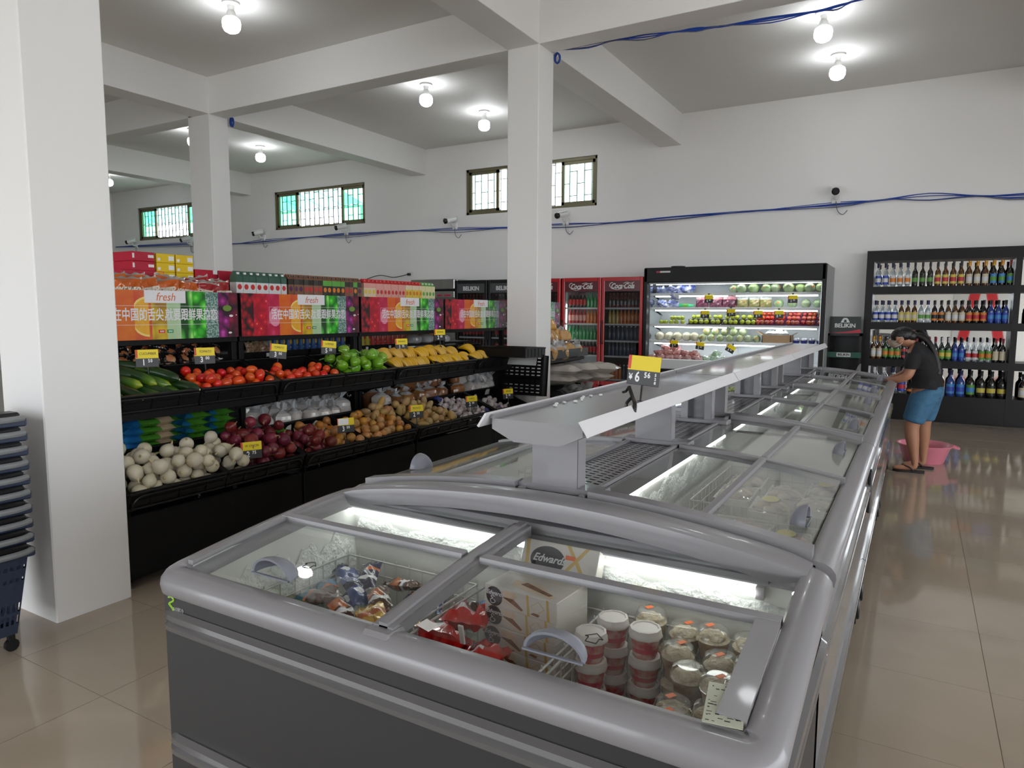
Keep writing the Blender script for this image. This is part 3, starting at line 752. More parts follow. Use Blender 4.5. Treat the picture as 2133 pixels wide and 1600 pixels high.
# ================================================================ soft packs and bags
def pillow(mats, w, h, d, seed=0, band=None, wr=.006, nu=12, nv=16, seal=.06, px=2.6, sag=0.):
    """filled flat pack in the local x (width) / z (height) plane, thickness along y, with flat sealed ends"""
    g = random.Random(seed); ph = [g.uniform(0, 6.28) for _ in range(8)]
    m = M(*mats)
    def thick(u, v):
        a = 1 - abs(2 * u - 1) ** px
        vv = (v - seal) / (1 - 2 * seal)
        b = 0 if vv <= 0 or vv >= 1 else (1 - abs(2 * vv - 1) ** 3.2)
        return d / 2 * max(a, 0) ** .7 * max(b, 0) ** .6
    for sgn in (1, -1):
        base = len(m.v)
        vs = []
        for j in range(nv + 1):
            for i in range(nu + 1):
                u, v = i / nu, j / nv
                t = thick(u, v)
                wob = wr * (math.sin(9 * u + 7 * v + ph[0]) + math.sin(17 * v - 11 * u + ph[1]) + .7 * math.sin(23 * u + ph[2]) * math.sin(19 * v + ph[3])) * min(1, t / (d * .2 + 1e-6))
                pinch = 1 - .10 * (1 - min(1, t * 2.2 / d)) * (0 if .12 < v < .88 else 1) * 0 - .05 * (4 * (v - .5) ** 2 < .6) * 0
                x = (u - .5) * w * (1 - .06 * math.sin(v * PI)) * pinch
                vs.append((x, sgn * (t + wob * sgn * (1 if sgn > 0 else -1)) - sag * math.sin(v * PI) + (.004 * math.sin(v * 60) if v < seal or v > 1 - seal else 0), (v - .5) * h + (.006 * math.sin(u * 20 + ph[4]) if v in (0, 1) else 0)))
        m.add(vs, [], 0)
        for j in range(nv):
            for i in range(nu):
                a = base + j * (nu + 1) + i
                f = (a, a + 1, a + nu + 2, a + nu + 1)
                m.f.append(f if sgn < 0 else f[::-1]); m.mi.append(band((i + .5) / nu, (j + .5) / nv, sgn) if band else 0); m.sm.append(True)
    return m
def foil(name, col, **k):
    k.setdefault('rough', .22); k.setdefault('bump', (28, .35, .01)); k.setdefault('coat', .6)
    return mat(name, col, **k)
def tiedbag(mt, film, r, h, seed, tail=.05):
    g = random.Random(seed); ph = [g.uniform(0, 6.28) for _ in range(5)]
    prof = [(.01, 0), (.86, .0), (1.0, .07), (1.05, .28), (1.02, .50), (.94, .63), (.74, .73), (.42, .80), (.20, .84)]
    m = M(mt, film); n = 16
    def P(rr, t, j):
        a = 2 * PI * j / n
        sq = 1 / max(abs(math.cos(a)) ** 3 + abs(math.sin(a)) ** 3, 1e-3) ** (1 / 3) if t < .7 else 1
        k = r * rr * sq * (1 + .05 * math.sin(3 * a + ph[0] + 4 * t) + (.10 * math.sin(7 * a + ph[1]) if t > .62 else .03 * math.sin(5 * a + ph[1])))
        return (k * math.cos(a) * 1.12 + .12 * r * t * math.sin(ph[2]), k * math.sin(a) * .86, h * t)
    rings = [[P(rr, t, j) for j in range(n)] for rr, t in prof]
    for i in range(len(rings) - 1):
        m.add(rings[i] + rings[i + 1], [(j, (j + 1) % n, n + (j + 1) % n, n + j) for j in range(n)], 0 if i < 6 else 1, True)
    top = rings[-1]; c = Vector((.12 * r * math.sin(ph[2]), 0, h * .90))
    fl = [tuple(c + Vector((math.cos(2 * PI * j / n) * r * .8 * (.55 + .45 * math.sin(4 * 2 * PI * j / n + ph[3])) , math.sin(2 * PI * j / n) * r * .5, tail * (.5 + .6 * math.sin(3 * 2 * PI * j / n + ph[4]))))) for j in range(n)]
    m.add(top + fl, [(j, (j + 1) % n, n + (j + 1) % n, n + j) for j in range(n)], 1, True)
    return m
FILM = mat('clear_film_folds', (.62, .63, .64), .12, coat=.8, alpha=.75)
SUG = foil('sugar_in_clear_film', (.66, .62, .58), noise=(9, .5), col2=(.58, .545, .52), rand=(0, .2, .06), bump=(22, .25, .01))
BRN = foil('brown_sugar_in_clear_film', (.33, .15, .065), noise=(9, .5), col2=(.27, .115, .05), rand=(.008, .1, .1), bump=(22, .3, .01))
CRB = foil('bread_crumbs_in_clear_film', (.60, .36, .15), noise=(60, .8), col2=(.46, .25, .09), rand=(.006, .1, .1), bump=(26, .35, .01))
SB = [tiedbag(SUG, FILM, .062, .19, s).mesh('sugar_bag') for s in (1, 2, 3)]
BB = [tiedbag(BRN, FILM, .07, .19, s, .03).mesh('brown_sugar_bag') for s in (4, 5)]
def bag(meshes, name, i, x, y, z, s, rot, lab, cat, grp):
    return tag(link(name, meshes[i % len(meshes)], (x, y, z), rot, scale=s), lab, cat, grp)
# white sugar bags, unit two
k = 0
for (row, x, ys, z, s) in (('front row', -3.975, (3.36, 3.5, 3.64, 3.78, 3.92, 4.05), .613, .95), ('middle row', -4.11, (3.4, 3.54, 3.68, 3.83, 3.97, 4.12, 4.26), .613, 1.12), ('back row', -4.25, (3.47, 3.62, 3.78, 3.94, 4.1, 4.26), .613, 1.35)):
    for i, y in enumerate(ys):
        bag(SB, 'sugar_bag', k, x + .012 * math.sin(k * 2.1), y, z, (s, s, s * (1 + .08 * math.sin(k))), (0, 0, k * 1.1), 'tied clear bag of white sugar, %s from left in the %s' % (ordinal(i), row), 'bag', 'white sugar bags on the rack')
        k += 1
bag(SB, 'sugar_bag', 1, -4.0, 4.63, .613, 1.15, (0, 0, .3), 'tied bag of white sugar standing alone left of the brown bags', 'bag', None)
# brown bags, unit three (two more beyond the post)
spots = [(-4.0, 4.80, 1.0, 0, 'front row'), (-3.99, 4.97, 1.0, 0, 'front row'), (-4.0, 5.14, 1.12, 0, 'front row'), (-4.0, 5.32, 1.1, 0, 'front row'), (-4.0, 5.5, 1.05, 0, 'front row'),
         (-4.16, 4.72, 1.15, 0, 'back row'), (-4.16, 4.9, 1.2, 0, 'back row'), (-4.16, 5.08, 1.3, 0, 'back row'), (-4.16, 5.27, 1.3, 0, 'back row'), (-4.16, 5.46, 1.3, 0, 'back row'),
         (-4.1, 5.16, 1.05, .17, 'upper layer'), (-4.1, 5.34, 1.0, .17, 'upper layer'), (-4.1, 5.52, 1.0, .15, 'upper layer'), (-4.05, 5.86, 1.0, 0, 'beyond the post'), (-4.08, 5.85, .95, .15, 'beyond the post')]
cnt = {}
for k, (x, y, s, dz, row) in enumerate(spots):
    cnt[row] = cnt.get(row, -1) + 1
    bag(BB, 'brown_sugar_bag', k, x, y, .613 + dz, s, (.12 * math.sin(k), .12 * math.cos(k * 2), k * 1.3), 'clear bag of brown sugar, ' + ('%s from left in the %s' % (ordinal(cnt[row]), row) if row[0] != 'b' or row == 'back row' else ('lower' if dz == 0 else 'upper') + ' of two beyond the rack post'), 'bag', 'brown sugar bags on the rack')
WHB = [pillow([SUG], .16, .24, .075, s, wr=.004).mesh('flour_bag') for s in (11, 12)]
k = 0
for row, x, ys, z, tilt in (('front row', -3.99, (5.99, 6.12, 6.25, 6.38), .70, -.25), ('middle row', -4.08, (6.02, 6.15, 6.28, 6.4), .77, -.35), ('top row', -4.17, (5.97, 6.1, 6.23, 6.36, 6.46), .845, -.5)):
    for i, y in enumerate(ys):
        tag(link('flour_bag', SB[k % 3], (x, y, z - .09), (tilt * .8 + .3 * math.sin(k * 2.3), .5 * math.sin(k * 3), k * 1.7), scale=1.05), 'clear bag of white flour behind the garlic, %s from left in the %s' % (ordinal(i), row), 'bag', 'white flour bags behind the garlic'); k += 1
# green rice packs, unit one
RG = foil('green_rice_pack', (.045, .20, .025), noise=(7, .8), col2=(.10, .30, .03), bump=(22, .3, .01)); RBL = foil('blue_rice_pack_end', (.015, .13, .34), noise=(8, .7), col2=(.03, .25, .42)); RT = foil('tan_rice_pack_window', (.42, .33, .22))
rl = pillow([RG, RBL, RT], .36, .24, .056, 3, band=lambda u, v, s: 1 if u < .26 else 2 if .62 < u < .80 else 0, seal=.04, wr=.0035).mesh('rice_pack')
rr_ = pillow([RG, RBL, RT], .19, .26, .056, 4, band=lambda u, v, s: 1 if u < .22 and s > 0 else 0, seal=.05, wr=.0035).mesh('rice_pack')
for L_ in range(7):
    z = .64 + .047 * L_
    for c, (me, y, x, kk) in enumerate(((rl, 2.49, -4.02, 'left stack'), (rr_, 2.79, -4.03, 'middle stack'), (rr_, 2.98, -4.03, 'right stack'))):
        tag(link('rice_pack', me, (x + .008 * math.sin(L_ * 5 + c), y + .01 * math.sin(L_ * 3 + c * 2), z), (PI / 2, 0, PI / 2 + .06 * math.sin(L_ * 7 + c))), 'green and blue rice pack, %s from the bottom of the %s' % (ordinal(L_), kk), 'bag', 'green rice packs stacked behind the onions')
tag(link('rice_pack', rr_, (-3.99, 3.4, .64), (PI / 2, 0, PI / 2)), 'single green rice pack lying under the sugar bags', 'bag')
# black packs with orange pictures, unit one upper shelf
ob('inner_shelf', M(RACK).box(-4.64, .05, 1.085, -4.2, UL - .05, 1.095), RK[0])
PKB = foil('black_snack_pack', (.012, .009, .009)); PKO = foil('orange_snack_picture', (.42, .11, .03), noise=(18, .9), col2=(.55, .3, .16))
pk = pillow([PKB, PKO], .115, .15, .04, 5, band=lambda u, v, s: 1 if ((u - .5) / .3) ** 2 + ((v - .66) / .17) ** 2 < 1 or ((u - .3) / .2) ** 2 + ((v - .25) / .14) ** 2 < 1 else 0, wr=.003, nu=14, nv=18).mesh('snack_pack')
k = 0
for row, x, z, ys in (('front row', -4.225, 1.155, [2.5 + .105 * i for i in range(7)]), ('second row', -4.29, 1.19, [2.55 + .11 * i for i in range(7)]), ('back row', -4.36, 1.215, [2.52 + .115 * i for i in range(6)])):
    for i, y in enumerate(ys):
        tag(link('snack_pack', pk, (x, y, z), (-.45 + .15 * math.sin(k * 3), .3 * math.sin(k * 5), PI / 2 + .3 * math.sin(k * 2))), 'black snack pack with orange picture, %s from left in the %s' % (ordinal(i), row), 'snack pack', 'black snack packs above the tomatoes'); k += 1
tag(link('snack_pack', pk, (-4.24, 3.19, 1.125), (.9, .2, 1.2)), 'black snack pack fallen at the right end of its shelf', 'snack pack')
GRP = foil('green_snack_wrap', (.02, .22, .04))
tag(link('snack_pack', pillow([GRP, PKO], .16, .12, .05, 8, band=lambda u, v, s: 1 if v < .4 and u > .3 else 0).mesh('snack_pack'), (-4.2, 2.4, 1.135), (-.3, 0, PI / 2)), 'green snack pack beside the near pillar, above the cucumbers', 'snack pack')
# chips on the top shelf behind the first banner
CHO = foil('orange_chips_foil', (.52, .10, .008), rough=.18); CHR = foil('red_chips_foil', (.30, .012, .016), rough=.18); SIL = foil('silver_crimp', (.5, .45, .42), metal=.6); CHB = mat('cream_chips_print', (.6, .52, .42), .4)
def chipmesh(a): return pillow([a, SIL, CHB], .19, .26, .11, 6, band=lambda u, v, s: 1 if v > .97 else 0, wr=.011, nu=16, nv=20, seal=.04).mesh('chips_bag')
CHM = (chipmesh(CHO), chipmesh(CHR))
chlet = text('RANCHITO', .030, CHB, bold=.004, shear=.2)
k = 0
for row, x, z, ys in (('front row', -4.25, 1.575, [2.56, 2.69, 2.82, 2.95, 3.08, 3.21]), ('back row', -4.37, 1.60, [2.55, 2.67, 2.79, 2.91, 3.03, 3.15, 3.25])):
    for i, y in enumerate(ys):
        c = 0 if y < 2.97 else 1
        t = tag(link('chips_bag', CHM[c], (x, y, z), (-.22 + .18 * math.sin(k * 3), .22 * math.sin(k * 5), PI / 2 - .5 + .3 * math.sin(k * 2.7))), '%s foil chips bag, %s from left in the %s above the first banner' % (('orange', 'red')[c], ordinal(i), row), 'chips', 'chips bags on the top shelf')
        if row[0] == 'f': link('lettering', chlet, (.0, -.067, .035), (PI / 2, 0, 0), t)
        k += 1
# carton cases stacked behind the chips
def case(w, d, h, base, topc, name, spots_):
    m = M(base, topc)
    m.box(-w / 2, -d / 2, 0, w / 2, d / 2, h, 0, c=.003)
    for (x0, z0, x1, z1) in spots_: m.box(x0 * w - w / 2, d / 2, z0 * h, x1 * w - w / 2, d / 2 + .0008, z1 * h, 1); m.box(-w / 2 - .0008, d / 2 - x1 * d, z0 * h, -w / 2, d / 2 - x0 * d, z1 * h, 1)
    return m.mesh(name)
CRD = mat('red_printed_carton', (.42, .012, .035), .35); CYL = mat('yellow_printed_carton', (.70, .48, .015), .35); CWH = mat('white_print', (.75, .75, .75), .4); CNV = mat('navy_print', (.03, .06, .22), .4); CRO = mat('orange_print', (.75, .32, .02), .4)
ca = case(.16, .22, .062, CRD, CWH, 'red_case', ((.05, .4, .3, .7), (.9, .3, .98, .8))); cb = case(.135, .22, .062, CYL, CWH, 'yellow_case', ((.05, .25, .35, .75), (.8, .2, .95, .5)))
cc = case(.3, .26, .17, CRD, CRO, 'red_case', ((.2, .15, .7, .75), (.02, .8, .2, .98)))
CX = -4.62
tag(link('red_case', cc, (CX, 2.83, 1.59), (0, 0, -PI / 2)), 'large red printed carton under the small red boxes on the top shelf', 'box')
for i in range(2): tag(link('red_case', ca, (CX, 2.85, 1.76 + .063 * i), (0, 0, -PI / 2)), ('lower' if i == 0 else 'upper') + ' small red box stacked on the large red carton', 'box')
for c in range(2):
    for i in range(3): tag(link('yellow_case', cb, (CX, 3.01 + .145 * c, 1.695 + .063 * i), (0, 0, -PI / 2)), 'yellow box, %s from the bottom of the %s yellow stack' % (ordinal(i), ('left', 'right')[c]), 'box', 'yellow boxes on the top shelf')
for c in range(2): tag(link('red_case', case(.18, .24, .10, CRD, CWH, 'red_case', ((0., .7, .2, .99),)), (CX, 3.32 + .19 * c, 1.69), (0, 0, -PI / 2)), ('left' if c == 0 else 'right') + ' of two dark red cartons right of the yellow boxes', 'box')
ob('riser', M(RACK).box(-4.82, .45, 1.312, -4.46, 1.22, 1.59).box(-4.82, .87, 1.59, -4.46, 1.22, 1.694).box(-4.45, .35, 1.312, -4.18, 1.2, 1.45), RK[0])
ob('riser', M(RACK).box(-4.82, .01, 1.312, -4.46, .42, 1.689), RK[1])
# juice cartons on the top shelf
def juice(body, top, cap, bandc, pic, low, name, w=.05, h=.235):
    m = M(body, top, cap, bandc, pic, low)
    d = .07; z1 = h * .84
    m.box(-d / 2, -w / 2, 0, d / 2, w / 2, h * .30, 5); m.box(-d / 2, -w / 2, h * .30, d / 2, w / 2, h * .66, 0); m.box(-d / 2, -w / 2, h * .66, d / 2, w / 2, z1, 3)
    m.prism([(-d / 2, z1), (d / 2, z1), (d * .12, h * .97), (-d * .12, h * .97)], -w / 2, w / 2, 'y', 1); m.box(-.004, -w / 2, h * .965, .004, w / 2, h, 1)
    m.lathe([(.012, 0), (.012, .014), (.001, .014)], 10, c=(d * .26, 0, h * .90), m=2)
    m.ell((d / 2, 0, h * .52), (.0012, w * .36, h * .085), 10, 6, 4); m.ell((d / 2, 0, h * .17), (.0012, w * .28, h * .07), 10, 6, 4)
    return m.mesh(name)
JW = mat('juice_white', (.62, .62, .62), .3); JG = mat('juice_dark_green', (.04, .10, .07), .3); JR = mat('juice_red', (.50, .03, .03), .3); JBL = mat('juice_blue', (.03, .05, .28), .3); JBR = mat('juice_brown', (.20, .09, .05), .3)
JP = mat('juice_purple', (.09, .02, .08), .3); JO = mat('juice_orange', (.65, .20, .02), .3); JC = mat('juice_cream', (.68, .55, .38), .3); JPK = mat('juice_pink', (.66, .32, .27), .3); JY = mat('juice_yellow', (.68, .48, .06), .3); JGR = mat('juice_green', (.10, .34, .05), .3); JK = mat('juice_black', (.03, .025, .02), .3); JLY = mat('juice_pale_yellow', (.66, .62, .34), .3)
JT = {'white carton with red and blue fruit': juice(JW, JG, JW, JG, JR, JW, 'juice_carton', .056), 'white carton with red fruit': juice(JW, JG, JW, JG, JR, JPK, 'juice_carton', .056),
      'brown carton with dark grapes': juice(JBR, JBR, JK, JK, JP, JK, 'juice_carton'), 'brown carton with red fruit': juice(JBR, JBR, JK, JK, JR, JP, 'juice_carton'), 'brown carton with orange fruit': juice(JK, JBR, JK, JGR, JO, JO, 'juice_carton'),
      'red-topped carton with yellow fruit': juice(JC, JR, JR, JPK, JY, JY, 'juice_carton', .0515), 'red-topped carton with orange slices': juice(JPK, JR, JR, JPK, JR, JO, 'juice_carton', .0515),
      'orange carton with red top': juice(JY, JR, JR, JC, JO, JO, 'juice_carton', .0515), 'pale yellow carton with green top': juice(JLY, JGR, JW, JLY, JGR, JLY, 'juice_carton', .0515)}
ks = list(JT)
seq = [(y, ks[0 if i < 4 else 1]) for i, y in enumerate([3.40 + .058 * i for i in range(8)])] + [(3.88 + .0515 * i, ks[(2, 2, 2, 3, 3, 3, 3, 4, 4, 4, 4, 4, 3, 3, 4, 2)[i]]) for i in range(16)]
seq2 = [(4.735 + .0525 * i, ks[5 if i < 3 else 6 if i < 11 else 7 if i < 16 else 8]) for i in range(20)]
for s_, nm in ((seq, 'second'), (seq2, 'third')):
    for i, (y, kk) in enumerate(s_):
        tag(link('juice_carton', JT[kk], (-4.28, y, 1.545), (0, 0, .06 * math.sin(i * 3))), '%s, %s in the row above the %s banner' % (kk, ordinal(i), nm), 'carton', 'juice cartons above the %s banner' % nm)
for r_ in RK[1:3]: ob('riser', M(RACK).box(-4.36, .06, 1.312, -4.2, 1.2, 1.544), r_)
# shelf of the gondola's far side, seen through the gap: cans and bottles
for r_ in RK[1:3]:
    ob('far_shelf', M(RACK).box(-5.2, .02, 1.13, -4.75, UL - .01, 1.148).box(-4.76, .02, 1.105, -4.74, UL - .01, 1.152), r_)
    ob('far_dark_screen', M(RACK).box(-5.24, .02, .8, -5.22, UL - .01, 1.3), r_)  # added to keep the open far side dark behind the cans
SIGN = mat('white_ticket', (.7, .7, .7), .5)
ob('shelf_tickets', M(SIGN).box(-4.739, .75, 1.11, -4.737, .785, 1.14).box(-4.739, 1.4, 1.11, -4.737, 1.435, 1.14), RK[1], kind='stuff')
ob('shelf_tickets', M(SIGN).box(-4.739, .75, 1.11, -4.737, .785, 1.14).box(-4.739, 1.1, 1.11, -4.737, 1.135, 1.14).box(-4.739, 1.55, 1.11, -4.737, 1.585, 1.14), RK[2], kind='stuff')
TIN = mat('tin_rim', (.55, .56, .58), .3, .9)
def can(lab_, pic, h, r=.033):
    return M(lab_, TIN, pic).lathe([(.001, 0), (r * .95, 0), (r, .004), (r, h - .004), (r * .95, h), (r * .9, h - .004), (.001, h - .004)], 16, seg=[1, 1, 0, 1, 1, 1]).ell((r * .98, 0, h * .62), (.004, r * .55, h * .22), 8, 5, 2).ell((r * .98, 0, h * .2), (.004, r * .5, h * .1), 8, 5, 1).mesh('food_can')
CB = can(mat('blue_can_label', (.03, .10, .30), .35), JY, .12); CBR = can(mat('red_can_label', (.50, .05, .035), .3), JPK, .155, .036); CYE = can(mat('yellow_can_label', (.55, .42, .04), .3), JR, .155, .036); COR = can(mat('orange_can_label', (.60, .17, .03), .3), JY, .145, .036)
for i in range(13): tag(link('food_can', CB, (-4.83, 4.13 + .075 * i, 1.149), (0, 0, .3)), 'blue labelled can, %s in the row behind the green peppers' % ordinal(i), 'can', 'blue cans seen through the second rack')
for i in range(16):
    me, c = ((CYE, 'yellow'), (CBR, 'red'), (COR, 'orange'))[0 if i < 2 else 1 if i < 9 else 2]
    tag(link('food_can', me, (-4.83, 5.31 + .078 * i, 1.149), (0, 0, .3)), '%s juice can, %s in the row behind the bananas' % (c, ordinal(i)), 'can', 'juice cans seen through the third rack')
MIX = foil('brown_snack_pouch', (.22, .08, .04), noise=(30, 1.), col2=(.5, .4, .25))
for i, (y, z) in enumerate(((3.95, 1.19), (4.05, 1.2), (3.9, 1.06))): tag(link('snack_pouch', pillow([MIX], .14, .1, .05, 20 + i).mesh('snack_pouch'), (-4.8, y, z), (-.4, 0, PI / 2)), 'brown snack pouch left of the blue cans, ' + ('left', 'right', 'lower one')[i], 'snack pack')
# bottles standing behind the sugar bags
DKB = mat('brown_syrup_bottle', (.035, .010, .007), .12, coat=.6); DKK = mat('black_soda_bottle', (.008, .007, .008), .12, coat=.6)
def bott(glass, cap, h=.24, r=.036):
    return M(glass, cap).lathe([(.001, 0), (r, .0), (r, h * .5), (r * .96, h * .6), (r * .55, h * .78), (r * .36, h * .86), (r * .36, h * .9)], 14).lathe([(r * .44, h * .9), (r * .44, h), (.001, h)], 12, m=1).mesh('bottle')
capY, capB, capW = mat('yellow_cap', (.6, .4, .02), .4), mat('blue_cap', (.02, .07, .35), .4), mat('white_cap', (.7, .7, .7), .4)
BY, BBl, BW = bott(DKB, capY), bott(DKB, capB), bott(DKK, capW)
for i in range(11): tag(link('bottle', BBl if 6 < i < 10 else BW if i == 10 else BY, (-4.40, 3.4 + .085 * i, .613)), 'brown bottle with %s cap, %s in the row behind the sugar' % ('blue' if 6 < i < 10 else 'white' if i == 10 else 'yellow', ordinal(i)), 'bottle', 'bottles behind the sugar bags')
for i in range(9): tag(link('bottle', BW, (-4.36, 4.62 + .08 * i, .613)), 'black bottle with white cap, %s in the row behind the brown bags' % ordinal(i), 'bottle', 'bottles behind the brown bags')
# second run: crumb bags on the upper crate, flour sacks on the deck
ob('shelf_tray', M(CRATE).box(-4.12, .02, .93, -3.72, UL - .0, .95).box(-3.73, .02, .93, -3.715, UL, 1.035, c=.003).box(-4.12, .02, .93, -4.1, UL, 1.09), RK2)
ob('lower_tray', M(CRATE).box(-3.9, .02, .42, -3.5, UL, .44).box(-3.51, .02, .42, -3.495, UL, .52, c=.003).box(-3.9, .02, .42, -3.88, UL, .6), RK2)
cb_ = [tiedbag(CRB, FILM, .085, .2, s, .05).mesh('crumb_bag') for s in (31, 32, 33)]
for i, (x, y, z, s) in enumerate(((-3.82, 7.42, .951, 1.0), (-3.82, 7.63, .951, 1.0), (-3.82, 7.83, .951, 1.0), (-3.82, 8.03, .951, 1.0), (-3.82, 8.23, .951, .95), (-3.99, 7.55, .951, 1.1), (-3.99, 7.76, .951, 1.1), (-3.99, 7.97, .951, 1.1), (-3.9, 7.5, 1.12, 1.0), (-3.9, 7.7, 1.12, 1.05), (-3.92, 7.92, 1.13, 1.0), (-3.93, 7.72, 1.25, .95), (-3.84, 7.95, 1.13, .9))):
    bag(cb_, 'crumb_bag', i, x, y, z, s, (.5 * math.sin(i * 2.3), .5 * math.cos(i * 1.7), i * 1.4), 'clear bag of golden bread crumbs, ' + ('%s from left in the front row' % ordinal(i) if i < 5 else '%s from left in the back row' % ordinal(i - 5) if i < 8 else ('%s from left in the upper layer' % ordinal(i - 8) if i in (8, 9, 10) else 'topmost of the heap' if i == 11 else 'at the right of the upper layer')), 'bag', 'bread crumb bags beyond the pillar')
SACK = foil('cream_flour_sack', (.56, .53, .48), noise=(5, .7), col2=(.48, .44, .38), rough=.35, bump=(14, .3, .015))
sk = [pillow([SACK], .34, .56, .13, s, wr=.006, seal=.03).mesh('flour_sack') for s in (41, 42)]
for i, (x, y, z, r_) in enumerate(((-3.78, 7.55, .68, 0), (-3.75, 7.92, .68, .1), (-3.62, 8.26, .68, -.1), (-3.77, 7.62, .79, .05), (-3.7, 8.0, .79, -.08), (-3.55, 8.33, .78, .12))):
    tag(link('flour_sack', sk[i % 2], (x, y, z), (PI / 2, 0, PI / 2 + r_)), 'cream paper flour sack lying on the deck, %s of the %s layer' % (('left one', 'middle one', 'right one')[i % 3], ('lower', 'upper')[i // 3]), 'sack', 'flour sacks beyond the pillar')
clr = pillow([FILM], .2, .3, .09, 51, wr=.012)
clm = clr.mesh('plastic_bag')
for i, (x, y, z) in enumerate(((-3.66, 7.75, .55), (-3.62, 8.05, .54))): tag(link('plastic_bag', clm, (x, y, z), (1.2, .3, 1.3 + i)), 'crumpled clear plastic bag in the lower tray, ' + ('left', 'right')[i], 'bag')
for i, (x, y) in enumerate(((-4.72, 6.0), (-4.75, 6.25), (-4.7, 6.5))): tag(link('plastic_bag', tiedbag(FILM, FILM, .08, .12, 60 + i).mesh('plastic_bag'), (x, y, 1.15)), 'small white plastic bag seen through the last rack, %s from left' % ordinal(i), 'bag')
ob('far_shelf', M(RACK).box(-5.0, .02, 1.13, -4.6, UL, 1.148), RK[3])
# ================================================================ header banners with fruit print
def cells(name, c1, c2, c3, scale, stretch=(1, 1, 1), edge=.25, rough=.4, kind='F1', rnd=1.0):
    """flat print of round or leafy things: cell pattern in three colours"""
    if name in MATS: return MATS[name]
    m, N, L, b = nodemat(name, rough)
    tc = N.new('ShaderNodeTexCoord'); mp = N.new('ShaderNodeMapping'); mp.inputs['Scale'].default_value = stretch
    L.new(tc.outputs['Object'], mp.inputs[0])
    vo = N.new('ShaderNodeTexVoronoi'); vo.inputs['Scale'].default_value = scale; vo.inputs['Randomness'].default_value = rnd; L.new(mp.outputs[0], vo.inputs['Vector'])
    cr = N.new('ShaderNodeValToRGB'); e = cr.color_ramp.elements
    e[0].position = 0; e[0].color = (*c1, 1); e[1].position = 1; e[1].color = (*c3, 1)
    e[1].position = .72; x = e.new(edge * 1.3); x.color = (*c2, 1)
    L.new(vo.outputs['Distance'], cr.inputs[0]); L.new(cr.outputs[0], b.inputs['Base Color'])
    return m
BW_, BH_ = 1.2, .305
strips = [(0, .09, cells('print_berry', (.75, .05, .05), (.35, .006, .014), (.02, .002, .006), 22)), (.09, .19, cells('print_strawberry', (.95, .62, .2), (.62, .008, .03), (.34, .003, .018), 24, edge=.13)),
          (.19, .285, cells('print_strawberry_flesh', (.62, .08, .16), (.50, .015, .07), (.42, .008, .05), 14)), (.285, .378, mat('print_orange', (.66, .17, .015), .4, noise=(7, .8), col2=(.62, .08, .02))),
          (.378, .47, mat('print_red_orange', (.62, .16, .03), .4, noise=(6, .9), col2=(.55, .05, .03))), (.47, .555, cells('print_lemon', (.88, .72, .10), (.68, .48, .02), (.34, .17, .01), 10)),
          (.555, .635, mat('print_pale_green', (.34, .52, .26), .4, noise=(8, .7), col2=(.50, .62, .42))), (.635, .71, cells('print_leek', (.5, .85, .25), (.08, .46, .05), (.005, .06, .005), 24, (1, .35, 1))),
          (.71, .79, cells('print_lettuce', (.25, .85, .10), (.04, .48, .02), (.005, .12, .005), 17)), (.79, .87, cells('print_kale', (.12, .26, .22), (.03, .10, .09), (.30, .45, .38), 90, rnd=1.)),
          (.87, .94, cells('print_grape', (.62, .10, .50), (.24, .01, .16), (.02, .002, .015), 17)), (.94, 1., cells('print_cherry', (.40, .02, .06), (.15, .004, .025), (.02, .002, .01), 13))]
PWH = mat('print_white', (.74, .72, .74), .4); POR = mat('print_fresh_orange', (.60, .14, .04), .4); PRD = mat('print_badge_red', (.6, .03, .02), .4); PGN = mat('print_badge_green', (.01, .22, .07), .4)
PSL = mat('print_orange_slice', (.72, .34, .02), .4, noise=(20, .6), col2=(.78, .46, .06)); PRN = mat('print_orange_rind', (.80, .60, .18), .4); PPK = mat('print_pink_glow', (.72, .25, .35), .4); PLF = mat('print_cherry_leaf', (.14, .26, .04), .4)
